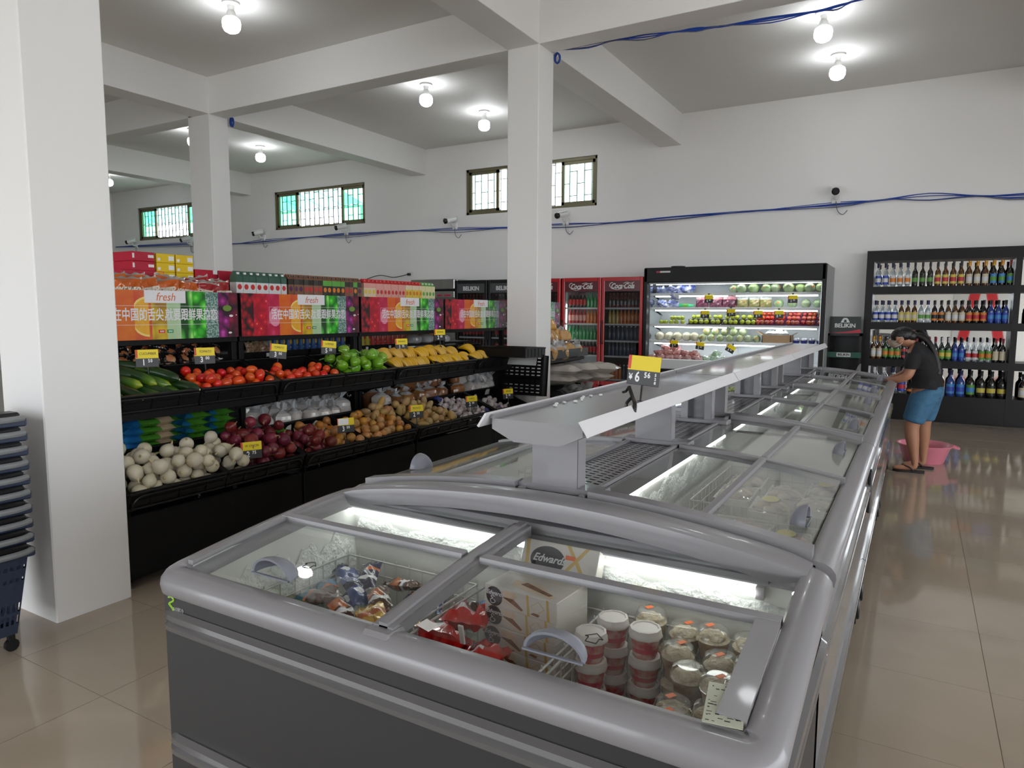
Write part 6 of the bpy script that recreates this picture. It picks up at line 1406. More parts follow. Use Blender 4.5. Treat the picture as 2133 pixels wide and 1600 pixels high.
ob('socket', M(PLAST).box(-.06, -.015, -.04, .06, 0, .06, c=.004), t); ob('plug', M(MATS['black_plastic']).box(-.04, -.06, -.02, .04, -.015, .03, c=.008), t); ob('cord', M(MATS['black_plastic']).tube(smooth([(-.04, -.05, 0), (-.4, -.04, -.05), (-.8, -.04, .0), (-1.3, -.05, -.12)], 6), .008, 6), t)
# open multideck fridge
MX0, MX1, MYF = -3.74, -1.12, 10.55
t = thing('open_fridge', 'wide open lit produce fridge with cabbages and apples', 'fridge', (0, MYF, 0)); MD = t
ob('canopy', M(FDG).box(MX0, 0, 1.95, MX1, .35, 2.18, c=.012).box(MX0 + .02, .02, 2.06, MX1 - .02, .024, 2.065), t)
ob('maker_plate', M(LOGW, CRD).box(MX0 + .2, -.003, 2.10, MX0 + .42, 0, 2.125).box(MX0 + .2, -.004, 2.10, MX0 + .26, -.003, 2.125, 1), t)
ob('top_fan', M(FBK).lathe([(.001, 0), (.11, 0), (.11, .03), (.001, .03)], 16, c=(MX0 + .45, .3, 2.18)), t)
for x in (MX0, MX1 - .055): ob('end_panel', M(FDG).box(x, .0, .08, x + .055, .92, 2.17, c=.006), t)
ob('side_panel', M(mat('pale_grey_side', (.36, .37, .37), .4)).box(MX1, .06, .08, MX1 + .012, .92, 2.16), t)
ob('backing', M(FWH).box(MX0 + .055, .72, .6, MX1 - .055, .74, 1.97).box(MX0 + .055, .1, 1.93, MX1 - .055, .72, 1.95), t)
for x in (MX0 + .057, MX1 - .069): ob('mirror_side', M(mat('mirror_side_panel', (.75, .78, .8), .06, .95)).box(x, .12, .72, x + .012, .72, 1.93), t)
ob('base_cabinet', M(FDG).box(MX0 + .02, .03, .08, MX1 - .02, .9, .62).box(MX0 + .04, .05, 0, MX1 - .04, .8, .08), t)
ob('bottom_deck', M(FWH).box(MX0 + .055, .0, .66, MX1 - .055, .72, .70).box(MX0 + .055, -.02, .62, MX1 - .055, .02, .775, c=.01), t)
SHZ = (1.045, 1.308, 1.565, 1.785)
for z in SHZ:
    for a, c in ((MX0 + .06, -2.44), (-2.435, MX1 - .06)):
        s_ = ob('deck_shelf', M(FWH).box(a, .22, z - .022, c, .72, z - .004).box(a, .205, z - .035, c, .222, z + .008, c=.003), t)
        ob('lamp_tube', M(LEDB).box(a + .06, .228, z - .052, c - .06, .246, z - .034), s_)
    for x in (MX0 + .09, -2.44, MX1 - .09): ob('shelf_bracket', M(SHW).prism([(.3, z - .03), (.72, z - .03), (.72, z - .12)], x - .004, x + .004, 'x'), t)
ob('upright_strip', M(SHW).box(-2.46, .70, .7, -2.42, .718, 1.93), t)
ob('canopy_lamp', M(LEDB).box(MX0 + .1, .3, 1.925, MX1 - .1, .318, 1.935), t)
ob('info_sticker', M(LOGW, JBR).box(-1.62, -.022, .64, -1.35, -.02, .76).box(-1.61, -.023, .66, -1.52, -.022, .75, 1), t, kind='stuff')
SY = MYF + .40
CAB = mat('wrapped_cabbage', (.20, .30, .12), .22, noise=(14, .9), col2=(.34, .42, .26), coat=.6, bump=(20, .3, .01), rand=(.02, .2, .2)); OST = mat('orange_round_sticker', (.7, .2, .06), .5)
cab = M(CAB, OST).ell((0, 0, .075), (.082, .082, .075), 16, 10, fn=lambda d: 1 + .04 * math.sin(6 * d.x + 3 * d.z) + .03 * math.sin(9 * d.y)).lathe([(.001, 0), (.018, 0), (.018, .004)], 10, c=(0, -.079, .09), axis='y', m=1).mesh('cabbage')
for i, px in enumerate((-2.44, -2.33, -2.16, -1.97, -1.85, -1.66, -1.50, -1.37, -1.22)): tag(link('cabbage', cab, (px, SY - .03 * (i % 2), SHZ[3]), (0, 0, i * 1.9), scale=.9 + .06 * (i % 3)), 'wrapped green cabbage on the top fridge shelf, %s from left' % ordinal(i), 'cabbage', 'cabbages on the top fridge shelf')
for i, px in enumerate((-1.79, -1.60, -1.42, -1.25)): tag(link('cabbage', cab, (px, SY - .02 * (i % 2), SHZ[2]), (0, 0, i * 1.3), scale=.85), 'wrapped green cabbage on the second fridge shelf, %s from left' % ordinal(i), 'cabbage', 'cabbages on the second fridge shelf')
BLB = foil('blue_white_salad_bag', (.03, .06, .36), noise=(9, 1.), col2=(.62, .66, .72), rough=.2)
for i, (x, y, z) in enumerate(((-3.57, 0, 1.83), (-3.42, -.03, 1.84), (-3.27, 0, 1.85), (-3.15, .02, 1.86), (-3.3, -.12, 1.76), (-3.48, -.08, 1.60), (-3.36, -.06, 1.61), (-3.55, 0, 1.62))):
    tag(link('salad_bag', pillow([BLB], .17, .2, .11, 90 + i % 3, wr=.014).mesh('salad_bag'), (x, SY + y, z), (1.2, .4 * math.sin(i), i * .8)), 'crumpled blue and white salad bag, %s' % ('far left of the top shelf', 'second on the top shelf', 'third on the top shelf', 'right end of the top bags', 'hanging over the top shelf edge', 'left on the second shelf', 'next to the green bottle', 'in the left corner of the second shelf')[i], 'salad bag', 'blue salad bags in the open fridge')
tag(link('lying_bottle', soda(mat('bright_green_bottle', (.05, .50, .20), .15, coat=.5), CGNc, JGR), (-3.26, SY - .08, SHZ[2] + .035), (0, PI / 2, .1)), 'green plastic bottle lying on the second fridge shelf', 'bottle')
GPU = foil('purple_grapes_in_bag', (.09, .015, .04), noise=(40, .9), col2=(.20, .05, .09)); RWB = foil('red_white_bag_top', (.62, .55, .56), noise=(5, 1.), col2=(.55, .03, .08))
for i, x in enumerate((-2.92, -2.70, -2.50)): tag(link('grape_bag', pillow([GPU, RWB], .2, .2, .09, 95 + i, band=lambda u, v, s: 1 if v > .6 else 0, wr=.007).mesh('grape_bag'), (x, SY - .02, SHZ[2] + .1), (-.1, 0, .1 * i)), 'bag of dark grapes with red and white top, %s of three' % ('left', 'middle', 'right')[i], 'grapes', 'grape bags')
PEA = foil('green_pears_in_bag', (.18, .22, .05), noise=(12, .9), col2=(.34, .24, .10)); CLT = foil('clear_bag_top', (.6, .62, .58), alpha=.8)
for i, x in enumerate((-2.31, -2.13, -1.97)): tag(link('pear_bag', pillow([PEA, CLT], .17, .16, .10, 98 + i, band=lambda u, v, s: 1 if v > .75 else 0).mesh('pear_bag'), (x, SY - .02, SHZ[2] + .08), (-.1, 0, .2 * i)), 'clear bag of green pears on the second shelf, %s of three' % ('left', 'middle', 'right')[i], 'pears', 'pear bags')
GAP = mat('green_apple_skin', (.38, .46, .05), .25, noise=(6, .4), col2=(.5, .5, .12), rand=(.01, .1, .12), coat=.3); RAP = mat('red_apple_skin', (.36, .02, .025), .25, noise=(8, .8), col2=(.5, .16, .07), rand=(.012, .1, .2), coat=.3); ASTM = mat('apple_stem', (.12, .07, .03), .7)
def apple(m_): return M(m_, ASTM).ell((0, 0, .036), (.038, .038, .036), 12, 8, fn=lambda d: 1 - .18 * max(0, d.z) ** 10).tube([(0, 0, .06), (.004, 0, .078)], .002, 4, 1).mesh('apple')
APG, APR = apple(GAP), apple(RAP)
DTR = mat('dark_apple_tray', (.02, .015, .018), .5)
def apples(me, x0_, x1_, n, y, z, lab, grp):
    for i in range(n): tag(link('apple', me, (x0_ + (x1_ - x0_) * i / (n - 1), y, z), (.4 * math.sin(i * 3), .4 * math.cos(i * 2), i)), lab % ordinal(i), 'apple', grp)
z3 = SHZ[1]
apples(APG, -3.53, -3.18, 5, SY - .16, z3, 'loose green apple at the left of third shelf, %s in the front row', 'loose green apples'); apples(APG, -3.36, -3.18, 4, SY - .14, z3 + .066, 'loose green apple stacked in the upper row, %s from left', 'loose green apples')
for lv in range(2): apples(APG, -3.06 + .02 * lv, -2.1, 12, SY - .16 + .09 * lv, z3 + .075 * lv + .012, 'green apple in dark trays, ' + ('front', 'raised back')[lv] + ' row, %s from left', 'green apples in trays')
for lv in range(3): apples(APR, -2.06, -1.21, 13, SY - .16 + .085 * lv, z3 + .062 * lv + .012, 'red apple on the third shelf, ' + ('front', 'middle', 'top back')[lv] + ' row, %s from left', 'red apples in trays')
for i, (a, c) in enumerate(((-3.10, -2.59), (-2.57, -2.08), (-2.06 - .03, -1.65), (-1.64, -1.18))): tag(ob('apple_tray', M(DTR if i < 2 else mat('purple_apple_tray', (.08, .02, .08), .5)).box(a, -.05, 0, c, .05, .012).box(a, .05, 0, c, .16, .08).box(a, .16, 0, c, .26, .13 if i > 1 else .082), loc=(0, SY - .16, z3)), ('dark', 'dark', 'purple', 'purple')[i] + ' moulded apple tray on the third shelf, %s of four from left' % ordinal(i), 'tray')
z4 = SHZ[0]
CAU = foil('bagged_cauliflower', (.50, .46, .30), noise=(20, .8), col2=(.62, .60, .48)); CHY = mat('wrapped_pale_gourd', (.30, .38, .16), .22, noise=(14, .9), col2=(.46, .48, .30), coat=.6, rand=(.02, .2, .15))
cau = M(CAU).ell((0, 0, .07), (.08, .075, .07), 14, 8, fn=lambda d: 1 + .07 * math.sin(9 * d.x) * math.sin(8 * d.z)).mesh('cauliflower'); gou = M(CHY, OST).ell((0, 0, .058), (.058, .056, .06), 12, 8, fn=lambda d: 1 + .05 * math.sin(5 * d.x)).lathe([(.001, 0), (.014, 0), (.014, .004)], 8, c=(0, -.055, .07), axis='y', m=1).mesh('pale_gourd')
for i, x in enumerate((-3.56, -3.41, -3.27, -3.13, -3.0)): tag(link('cauliflower', cau, (x, SY - .1 + .03 * (i % 2), z4), (0, 0, i)), 'bagged cauliflower on the fourth shelf, %s from left' % ordinal(i), 'cauliflower', 'bagged cauliflowers')
k = 0
for lv, xs_ in enumerate(((-2.87, -2.74, -2.6, -2.46, -2.31, -2.19), (-2.82, -2.69, -2.55, -2.41, -2.28), (-2.74, -2.6, -2.46))):
    for i, x in enumerate(xs_): tag(link('pale_gourd', gou, (x, SY - .12 + .05 * lv, z4 + .098 * lv), (0, 0, k)), 'wrapped pale green gourd in the heap, %s layer, %s from left' % (('bottom', 'middle', 'top')[lv], ordinal(i)), 'gourd', 'wrapped gourds'); k += 1
tag(link('pale_gourd', gou, (-2.07, SY - .08, z4)), 'single wrapped gourd beside the cardboard box', 'gourd')
CDB = mat('brown_cardboard', (.34, .22, .12), .7)
t = thing('cardboard_box', 'open cardboard box with white plastic inside, fourth shelf', 'box', (-1.78, SY - .06, z4)); ob('carton', M(CDB).box(-.2, -.1, 0, .2, -.09, .12).box(-.2, .14, 0, .2, .15, .12).box(-.2, -.1, 0, -.19, .15, .12).box(.19, -.1, 0, .2, .15, .12).box(-.2, -.1, 0, .2, .15, .01), t)
ob('flap', M(CDB).add([(-.2, -.1, .12), (-.2, .15, .12), (-.28, .15, .17), (-.28, -.1, .17)], [(0, 1, 2, 3)]).add([(.2, -.1, .12), (.2, .15, .12), (.27, .15, .16), (.27, -.1, .16)], [(0, 1, 2, 3)]), t, kind='stuff'); ob('plastic_liner', pillow([FILM], .34, .22, .12, 120, wr=.02), t, (0, .02, .12), (1.3, 0, 0))
BTR = mat('blue_fruit_tray', (.02, .03, .18), .4); WPP = mat('white_wrapped_fruit', (.66, .66, .70), .4, noise=(20, .9), col2=(.3, .3, .36), bump=(40, .5, .02))
for i in range(4):
    t = thing('fruit_tray', 'small blue tray of white wrapped fruit, %s of four on the fourth shelf' % ordinal(i), 'tray', (-1.51 + .105 * i, SY - .12, z4), group='blue trays'); ob('tray', M(BTR).lathe([(.035, 0), (.048, .05), (.046, .05), (.034, .005)], 12), t)
    ob('wrapped_fruit', M(WPP).ell((-.015, 0, .06), (.03, .035, .028), 8, 6).ell((.02, .01, .062), (.028, .03, .026), 8, 6), t, kind='stuff')
MTB = foil('pink_meat_in_bag', (.55, .17, .15), noise=(12, 1.), col2=(.66, .50, .48), rough=.15); GWB = foil('green_white_bag', (.24, .40, .20), noise=(14, 1.), col2=(.62, .66, .62), rough=.15)
k = 0
for lv, xs_ in enumerate(((-3.6, -3.46, -3.32, -3.18, -3.04, -2.9), (-3.52, -3.38, -3.24, -3.1, -2.96), (-3.44, -3.28))):
    for i, x in enumerate(xs_): tag(link('meat_bag', pillow([MTB], .16, .19, .075, 130 + k % 3, wr=.010).mesh('meat_bag'), (x, MYF + .12 + .09 * lv, .765 + .075 * lv), (.9, .2 * math.sin(k * 3), .4 * math.sin(k))), 'clear bag of pink meat on the bottom deck, %s row, %s from left' % (('front', 'middle', 'back')[lv], ordinal(i)), 'meat bag', 'bags of pink meat'); k += 1
for i, x in enumerate((-2.76, -2.62, -2.5, -2.66)): tag(link('vegetable_bag', pillow([GWB], .15, .18, .085, 140 + i, wr=.012).mesh('vegetable_bag'), (x, MYF + .15 + .1 * (i == 3), .765 + .08 * (i == 3)), (.9, .2, .3 * i)), 'green and white vegetable bag on the bottom deck, %s' % ('left', 'middle', 'right', 'top')[i], 'vegetable bag', 'green vegetable bags')
for x, z, roll, pr, lab in ((-2.77, 1.695, 0, '6.00', 'dark price tag hanging over the grapes'), (-1.57, 1.69, 0, '1.75', 'yellow price tag hanging over the cabbages, second shelf'), (-2.82, 1.465, 0, '0.75', 'price tag over the green apples, left one'), (-2.43, 1.49, .05, '1.00', 'price tag over the green apples, middle one'),
        (-2.04, 1.47, 0, '0.75', 'price tag over the red apples, left one'), (-1.75, 1.47, 0, '0.75', 'price tag over the red apples, right one'), (-3.29, 1.0, 0, '2.00', 'price tag over the pink meat bags'), (-2.88, .98, -.12, '2.50', 'slightly tilted price tag over the green vegetable bags'), (-2.42, .95, -.5, '3.50', 'strongly tilted price tag right of the vegetable bags')):
    price_tag((x, MYF + .19, z), 0, 0, '', pr, lab, hang=True, roll=roll, face='y', scale=1.05)
# beer display stand with crates
t = thing('beer_display_stand', 'black beer display stand with printed header board, beside the open fridge', 'stand', (-.89, 10.98, 0))
HB = mat('dark_green_black_header', (.015, .022, .02), .4)
h_ = ob('header_board', M(HB, CRD, LOGW).box(-.20, 0, 1.21, .20, .012, 1.445).add([(-.2, -.001, 1.21), (.2, -.001, 1.215), (.2, -.001, 1.27), (.05, -.001, 1.235)], [(0, 1, 2, 3)], 1).add([(-.06, -.001, 1.36), (.06, -.001, 1.36), (.035, -.001, 1.41), (.02, -.001, 1.425), (-.02, -.001, 1.425), (-.035, -.001, 1.41)], [tuple(range(6))], 2).add([(-.02, -.0015, 1.365), (.02, -.0015, 1.365), (.012, -.0015, 1.40), (-.012, -.0015, 1.40)], [(0, 1, 2, 3)], 0), t)
link('lettering', BELK, (0, -.0015, 1.315), (PI / 2, 0, 0), h_, .78)
GST = mat('green_strip', (.01, .07, .045), .4)
ob('frame', M(FBK).box(-.22, 0, 0, -.19, .42, 1.20).box(.19, 0, 0, .22, .42, 1.20).box(-.22, .40, 0, .22, .42, 1.20).box(-.22, 0, 1.17, .22, .42, 1.20).box(-.19, .0, .86, .19, .4, .88).box(-.19, 0, .5, .19, .4, .52).box(-.19, 0, .1, .19, .4, .12), t)
s_ = ob('shelf_strip', M(GST, LOGW).box(-.225, -.012, .86, .225, 0, .94).box(-.09, -.014, .875, .09, -.012, .93, 1), t); link('lettering', text('BELIKIN', .045, FBK, bold=.002, ext=.0004), (0, -.0148, .902), (PI / 2, 0, 0), s_)
WRP = thin('clear_stretch_wrap', (.8, .82, .84), .12, 3., haze=.25)
tag(ob('stretch_wrap', M(WRP).sheet(lambda u, v: (-.21 + .45 * u, -.05 - .05 * math.sin(u * 9 + v * 5) - .04 * v, .55 + .33 * v * u * u - .12 * u + .03 * math.sin(u * 23 + v * 11)), 26, 12), loc=(-.89, 10.95, .02)), 'crumpled clear stretch wrap hanging from the beer display stand', 'plastic wrap')
# ---------------------------------------------------------------- liquor rack with mirror back
WEN = mat('dark_wenge_board', (.006, .0045, .005), .4, noise=(6, .4), col2=(.009, .0065, .0065), spec=.3)
MIR = mat('mirror', (.82, .83, .82), .02, 1.)
t = thing('liquor_rack', 'tall dark liquor rack with mirrored back, by the right edge', 'rack', (0, 11.2, 0)); LQ = t
for a, c in ((-.67, -.575), (1.065, 1.135), (2.8, 2.9)): ob('side_post', M(WEN).box(a, 0, 0, c, .29, 2.37), t)
ob('top_board', M(WEN).box(-.67, -.005, 2.225, 2.9, .29, 2.37), t); ob('base_board', M(WEN).box(-.66, .005, .0, 2.89, .29, .365), t)
LZ = (.365, .845, 1.366, 1.868)
for z in LZ[1:]: ob('shelf_board', M(WEN).box(-.575, .002, z - .10, 2.8, .285, z), t)
ob('mirror_panel', M(MIR).box(-.575, .272, .365, 1.065, .278, 2.225), t); ob('mirror_panel', M(MIR).box(1.135, .272, .365, 2.8, .278, 2.225), t)
ob('back_board', M(WEN).box(-.66, .281, 0, 2.89, .295, 2.36), t)
CLG = thin('clear_bottle_glass', (.82, .86, .88), .04, 2., haze=.10, hazecol=(.75, .8, .85)); DKG = mat('dark_bottle_glass', (.010, .009, .007), .08, coat=.5); AMB = mat('amber_bottle_glass', (.09, .035, .008), .08, coat=.5); GNG = mat('dark_green_bottle_glass', (.006, .02, .010), .08, coat=.5); BLG = mat('blue_bottle_glass', (.02, .05, .22), .08, coat=.5)
def liquor(glass, h, r):
    return M(glass).lathe([(.001, 0), (r * .95, 0), (r, .008), (r, h * .52), (r * .92, h * .60), (r * .45, h * .70), (r * .36, h * .76), (r * .36, h * .92), (r * .4, h * .93)], 14).mesh('bottle_glass')
def llabel(c1, c2, h, r): return M(c1, c2).lathe([(r * 1.012, h * .10), (r * 1.012, h * .19), (r * 1.012, h * .36), (r * 1.012, h * .47)], 14, seg=[0, 1, 0]).mesh('paper_label')
def lcap(c, h, r, f=1.): return M(c).lathe([(r * .42 * f, h * .80), (r * .42 * f, h * .93), (r * .46 * f, h * .94), (r * .44 * f, h), (.001, h)], 12).mesh('cap')
C_ = lambda n, c: mat('label_' + n, c, .45)
LW, LB, LO, LY2, LG2, LK, LC, LR, LLB = C_('white', (.6, .6, .62)), C_('blue', (.03, .07, .40)), C_('orange', (.6, .2, .03)), C_('yellow', (.58, .48, .08)), C_('green', (.10, .28, .05)), C_('black', (.02, .02, .02)), C_('cream', (.56, .50, .36)), C_('red', (.45, .03, .04)), C_('light_blue', (.05, .22, .52))
CAPS = {'navy': mat('navy_capsule', (.02, .02, .07), .4), 'gold': mat('gold_capsule', (.55, .26, .03), .35, .3), 'black': MATS['black_plastic'], 'white': mat('white_capsule', (.62, .62, .66), .4), 'red': mat('maroon_capsule', (.25, .02, .03), .4)}
RNAME = ('bottom', 'third', 'second', 'top')
def lrow(ri, seq_, xa, dx, h, r, skip=()):
    i = 0
    for (n, glass, l1, l2, cap_, desc) in seq_:
        g1, g2, g3 = liquor(glass, h, r), llabel(l1, l2, h, r), lcap(CAPS[cap_], h, r, 1.25 if cap_ in ('gold', 'navy') else 1.)
        for _ in range(n):
            if i not in skip:
                t = thing('liquor_bottle', '%s, %s from left on the %s liquor shelf' % (desc, ordinal(i), RNAME[ri]), 'bottle', (xa + dx * i, 11.29, LZ[ri]), (0, 0, .1 * math.sin(i * 4)), group='bottles on the %s liquor shelf' % RNAME[ri])
                link('bottle_glass', g1, parent=t); link('paper_label', g2, parent=t); link('cap', g3, parent=t)
            i += 1
lrow(3, [(2, CLG, LB, LW, 'navy', 'clear bottle with blue label'), (3, CLG, LW, LO, 'navy', 'clear bottle with white and orange label'), (3, DKG, LK, LG2, 'black', 'dark bottle with black label'), (4, AMB, LY2, LR, 'black', 'amber bottle with yellow label'), (3, AMB, LC, LW, 'gold', 'amber bottle with gold neck'), (2, DKG, LLB, LG2, 'gold', 'dark bottle with blue and green label'), (1, DKG, LG2, LLB, 'red', 'slim dark bottle with green label'),
     ], -.52, .0905, .33, .036)
lrow(2, [(4, CLG, LB, LW, 'navy', 'clear bottle with blue label'), (3, AMB, LY2, LC, 'navy', 'amber bottle with pale yellow label'), (2, CLG, LW, LG2, 'navy', 'clear bottle with green and white label'), (2, DKG, LO, LK, 'black', 'dark bottle with orange label'), (3, AMB, LC, LW, 'black', 'amber bottle with cream label'), (3, DKG, LO, LR, 'black', 'dark bottle with orange and red label'), (3, BLG, LB, LLB, 'black', 'blue bottle with bright blue label'), ],
     -.53, .0805, .31, .036)
lrow(1, [(2, AMB, LC, LW, 'gold', 'wine bottle with cream label'), (3, GNG, LG2, LO, 'black', 'green bottle with green and orange label'), (4, DKG, LR, LK, 'red', 'dark bottle with red label'), (2, DKG, LK, LR, 'red', 'dark bottle with maroon neck'), (2, GNG, LG2, LY2, 'white', 'green bottle with white neck'), (2, BLG, LB, LLB, 'black', 'blue labelled bottle'), (2, CLG, LW, LR, 'white', 'clear bottle with white and pink label'), (2, CLG, LG2, LO, 'white', 'clear bottle with green label'), (2, DKG, LC, LC, 'red', 'dark bottle with cream label')],
     -.53, .0765, .32, .034)
lrow(0, [(2, CLG, LW, LW, 'white', 'large clear bottle with white label'), (2, CLG, LB, LR, 'navy', 'large clear bottle with blue label'), (3, DKG, LO, LK, 'black', 'large dark bottle with orange label'), (1, AMB, LO, LC, 'navy', 'large amber bottle with orange label'), (2, BLG, LLB, LB, 'navy', 'large bottle with bright blue label'), (1, DKG, LG2, LLB, 'black', 'large dark bottle with green and blue label'), (3, DKG, LK, LY2, 'black', 'large black bottle with small gold label')],
     -.5, .117, .36, .05)
lrow(2, [(6, AMB, LC, LW, 'black', 'amber bottle beyond the divider')], 1.25, .085, .3, .036)
lrow(0, [(4, DKG, LC, LW, 'black', 'large bottle beyond the divider')], 1.25, .12, .34, .048)
# ================================================================ pink basin and the person
PNK = mat('pink_basin_plastic', (.62, .20, .26), .35, subs=.1)
t = thing('wash_basin', 'pink plastic wash basin on the floor behind the person', 'basin', (.13, 8.13, 0))
ob('bowl', M(PNK).lathe([(.001, .004), (.165, .004), (.17, .0), (.178, .01), (.225, .15), (.25, .175), (.252, .185), (.235, .182), (.215, .15), (.168, .016), (.001, .012)], 32), t)
ob('grip', M(PNK).tube(smooth([(.235, -.05, .178), (.285, -.04, .165), (.295, 0, .16), (.285, .04, .165), (.235, .05, .178)], 4), .012, 6), t)
SKN = mat('brown_skin', (.36, .17, .10), .5, subs=.08, noise=(20, .2), col2=(.33, .15, .085)); HAIR = mat('black_hair', (.006, .005, .005), .4, bump=(90, .4, .01)); TEE = mat('black_t_shirt', (.006, .006, .007), .8, bump=(18, .5, .02)); DEN = mat('blue_denim', (.035, .115, .21), .75, noise=(26, .6), col2=(.055, .16, .27), bump=(40, .3, .01)); DEND = mat('dark_denim_pocket', (.02, .06, .12), .75); MASK = mat('beige_face_mask', (.26, .20, .15), .7); RUB = mat('dark_rubber_sandal', (.012, .009, .008), .6)
def skinned(name, chains, mt, sub=2):
    """chains: lists of (x, y, z, r1, r2); a chain whose first point is an int hangs on that vertex"""
    vs, es, rs, roots = [], [], [], []
    for ch in chains:
        prev = None
        for p in ch:
            if isinstance(p, int): prev = p; continue
            vs.append(p[:3]); rs.append((p[3], p[4] if len(p) > 4 else p[3])); i = len(vs) - 1
            if prev is None: roots.append(i)
            else: es.append((prev, i))
            prev = i
    me = bpy.data.meshes.new(name); me.from_pydata(vs, es, []); o = bpy.data.objects.new(name, me); COL.objects.link(o)
    o.modifiers.new('Skin', 'SKIN')
    d = me.skin_vertices[0].data
    for i, r_ in enumerate(rs): d[i].radius = r_; d[i].use_root = i in roots
    s_ = o.modifiers.new('Subsurf', 'SUBSURF'); s_.levels = s_.render_levels = sub
    dg = bpy.context.evaluated_depsgraph_get(); res = bpy.data.meshes.new_from_object(o.evaluated_get(dg)); bpy.data.objects.remove(o)
    res.name = name; res.materials.clear(); res.materials.append(mt)
    for p in res.polygons: p.use_smooth = True
    return res
PX, PY = 0.0, 0.0
torso = [(.125, 7.60, .80, .125, .155), (.105, 7.60, .92, .10, .135), (.06, 7.60, 1.04, .105, .15), (.02, 7.60, 1.13, .085, .14), (-.025, 7.60, 1.20, .05, .055), (-.07, 7.60, 1.232, .052, .054), (-.105, 7.60, 1.25, .078, .07), (-.15, 7.60, 1.262, .098, .078), (-.175, 7.60, 1.245, .08, .066)]
nl = len(torso)
larm = [3, (-.005, 7.465, 1.115, .06), (-.02, 7.41, 1.04, .052), (-.045, 7.36, .92, .043), (-.11, 7.385, .885, .04), (-.185, 7.425, .872, .027), (-.215, 7.44, .868, .025, .034), (-.245, 7.45, .862, .016, .034)]
rarm = [3, (-.005, 7.735, 1.115, .06), (-.03, 7.77, 1.03, .05), (-.07, 7.76, .92, .042), (-.14, 7.68, .885, .035), (-.20, 7.60, .872, .026), (-.235, 7.575, .866, .016, .032)]
lleg = [0, (.09, 7.515, .74, .115), (.045, 7.505, .60, .095), (.0, 7.50, .46, .068), (.012, 7.50, .36, .068), (.03, 7.50, .24, .052), (.048, 7.50, .11, .034), (.055, 7.50, .055, .036), (-.02, 7.50, .045, .034, .03), (-.10, 7.50, .032, .022, .038), (-.135, 7.50, .030, .014, .036)]
rleg = [0, (.125, 7.685, .74, .115), (.12, 7.70, .60, .095), (.10, 7.715, .46, .067), (.108, 7.72, .36, .066), (.115, 7.73, .24, .05), (.12, 7.735, .11, .034), (.125, 7.735, .055, .036), (.055, 7.735, .045, .034, .03), (-.02, 7.735, .032, .022, .038), (-.055, 7.735, .030, .014, .036)]
fing = []
for hx, hy, sgn in ((-.245, 7.45, 1), (-.235, 7.575, -1)):
    for q in range(4):
        yy = hy + (-.027 + .018 * q); L_ = (.8, .95, 1., .85)[q]
        fing.append([(hx + .004, yy, .866, .0095), (hx - .022 * L_, yy, .870, .0088), (hx - .045 * L_, yy, .862, .008), (hx - .056 * L_, yy, .846, .0068)])
    fing.append([(hx + .03, hy - sgn * .028, .868, .010), (hx + .008, hy - sgn * .048, .866, .009), (hx - .016, hy - sgn * .054, .858, .0075)])
P_ = thing('person', 'person in black t-shirt and denim shorts bending over the far freezer end', 'person', (.06, 7.6, 0))
off = Matrix.Translation((-.06, -7.6, 0))
def pm(me): me.transform(off); return me
face = M(SKN)
face.ell((-.225, 7.60, 1.225), (.016, .013, .018), 8, 6)                                  # nose
for s in (-1, 1): face.ell((-.125, 7.60 + s * .080, 1.245), (.022, .010, .032), 10, 6, rot=Euler((0, .35, 0)).to_matrix())
bm2 = bmesh.new(); bm2.from_mesh(skinned('body', [torso, larm, rarm, lleg, rleg] + fing, SKN)); tmp = face.mesh('tmp'); bm2.from_mesh(tmp); bmm = bpy.data.meshes.new('body'); bm2.to_mesh(bmm); bm2.free()
bmm.materials.append(SKN)
for p in bmm.polygons: p.use_smooth = True
link('body', pm(bmm), parent=P_)
def grow(ch, k, n0=None, n1=None):
    out = []
    for p in ch[n0:n1]: out.append(p if isinstance(p, int) else (*p[:3], p[3] + k, (p[4] if len(p) > 4 else p[3]) + k))
    return out
def garment(name, cuts, keep, push, mt):
    """shell of the body surface pushed out along its normals, cut clean at the hems"""
    b_ = bmesh.new(); b_.from_mesh(bmm)
    b_.transform(Matrix.Translation((.06, 7.6, 0)))
    for co, no in cuts: bmesh.ops.bisect_plane(b_, geom=b_.verts[:] + b_.edges[:] + b_.faces[:], plane_co=co, plane_no=no)
    bmesh.ops.delete(b_, geom=[f for f in b_.faces if not keep(f.calc_center_median())], context='FACES')
    b_.normal_update()
    for v_, n_ in [(v_, v_.normal.copy()) for v_ in b_.verts]: v_.co += n_ * push(v_.co)
    b_.transform(Matrix.Translation((-.06, -7.6, 0)))
    me = bpy.data.meshes.new(name); b_.to_mesh(me); b_.free(); me.materials.clear(); me.materials.append(mt)
    for p in me.polygons: p.use_smooth = True; p.material_index = 0
    return me
link('t_shirt', garment('t_shirt', (((0, 0, .985), (0, 0, 1)), ((0, 0, .795), (0, 0, 1)), ((-.02, 0, 1.17), (-1, 0, .35))),
     lambda c: c.z > .795 and (c.z > .985 or (c.x > -.015 and abs(c.y - 7.6) < .19)) and not ((c.x + .02) * -1 + (c.z - 1.17) * .35 > 0 and c.z > 1.12), lambda c: .016 + .012 * (c.z < .9) + .008 * math.sin(c.z * 60 + c.y * 25) * (c.z < 1.0), TEE), parent=P_)
shorts = [[(.125, 7.60, .80, .142, .175), (.118, 7.60, .86, .128, .165)], [0, (.09, 7.515, .72, .128), (.05, 7.505, .60, .113), (.018, 7.50, .50, .10), (.012, 7.50, .475, .098)], [0, (.125, 7.685, .72, .128), (.122, 7.70, .60, .112), (.104, 7.715, .50, .10), (.102, 7.715, .475, .098)]]
sh = link('denim_shorts', pm(skinned('denim_shorts', shorts, DEN)), parent=P_)
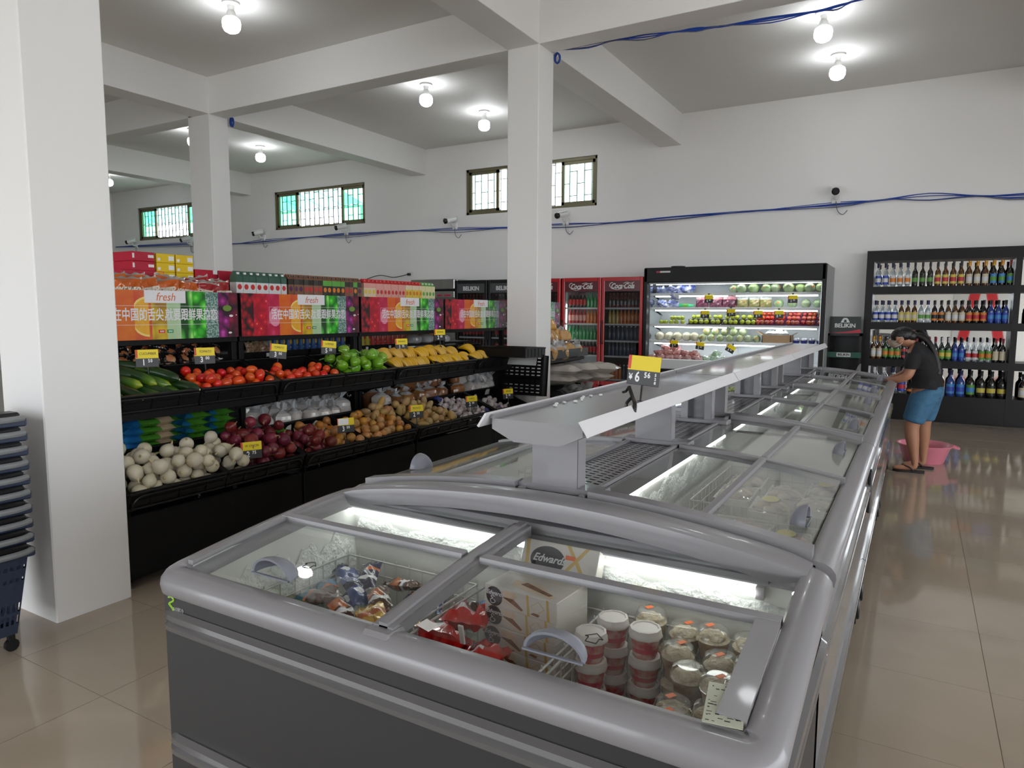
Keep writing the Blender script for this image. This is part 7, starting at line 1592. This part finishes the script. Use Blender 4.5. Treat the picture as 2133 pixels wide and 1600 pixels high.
ob('back_pocket', M(DEND).box(-.045, -.004, -.05, .045, .004, .05, c=.002), sh, (.135, -.125, .765), (0, .2, .75))
hair = M(HAIR)
hair.ell((-.118, 0, 1.292), (.100, .088, .076), 18, 12, rot=Euler((0, -.25, 0)).to_matrix(), fn=lambda d: 1 + .02 * math.sin(14 * d.y)); hair.ell((-.05, 0, 1.285), (.06, .06, .055), 14, 9)
hair.tube(smooth([(-.03, 0, 1.29), (.03, -.01, 1.285), (.09, -.03, 1.24), (.15, -.05, 1.14), (.185, -.06, 1.02), (.19, -.06, .93)], 5), [.024 + .006 * math.sin(i * .25) for i in range(25)] + [.006], 10)
hair.T = None; ob('hair', hair, P_, (-.06, 0, 0))
mk = M(MASK, mat('white_ear_loop', (.6, .58, .54), .6)); mk.ell((-.172, 0, 1.208), (.060, .068, .044), 14, 9)
for s in (-1, 1): mk.tube([(-.175, s * .06, 1.225), (-.14, s * .083, 1.27), (-.115, s * .088, 1.275)], .0028, 5, 1); mk.tube([(-.17, s * .06, 1.18), (-.13, s * .084, 1.20), (-.11, s * .088, 1.225)], .0028, 5, 1)
ob('face_mask', mk, P_, (-.06, 0, 0))
ey = M(mat('dark_eye', (.02, .012, .01), .2), mat('eye_white', (.7, .68, .65), .3))
for s in (-1, 1): ey.ell((-.238, s * .028, 1.262), (.006, .011, .006), 8, 5, 1); ey.ell((-.2425, s * .028, 1.262), (.003, .005, .005), 8, 5, 0); ey.tube([(-.238, s * .015, 1.282), (-.236, s * .03, 1.286), (-.228, s * .045, 1.282)], .003, 5, 0)
ob('eyes', ey, P_, (-.06, 0, 0), kind='stuff')
for nm, (fx, fy) in (('near', (-.045, -.10)), ('far', (.035, .135))):
    f = M(RUB); pts = [(.12, .0), (.115, .025), (.08, .034), (.02, .032), (-.05, .042), (-.11, .042), (-.14, .022), (-.145, 0), (-.14, -.022), (-.11, -.042), (-.05, -.042), (.02, -.032), (.08, -.034), (.115, -.025)]
    f.prism(pts, .001, .02, 'z'); f.tube(smooth([(.03, .036, .02), (-.01, .036, .055), (-.07, .005, .066), (-.09, 0, .02)], 4), .006, 6); f.tube(smooth([(.03, -.036, .02), (-.01, -.036, .055), (-.07, -.005, .066)], 4), .006, 6)
    ob('sandal', f, P_, (fx, fy, 0))
# invented poster, added out of view to give the liquor rack mirror a reflection
POS = mat('poster_red', (.55, .02, .03), .5)
t = thing('added_poster', 'invented red and white poster on the front wall, added for the liquor rack mirror', 'poster', (1.75, -4.49, 1.7)); ob('sheet', M(LOGW, POS).box(-.75, 0, -1.1, .75, .01, 1.1).add([(-.6, .011, -1.1), (-.3, .011, -1.1), (.1, .011, 1.1), (-.2, .011, 1.1)], [(0, 1, 2, 3)], 1).add([(.7, .011, -1.1), (.4, .011, -1.1), (.0, .011, 1.1), (.3, .011, 1.1)], [(0, 1, 2, 3)], 1), t)
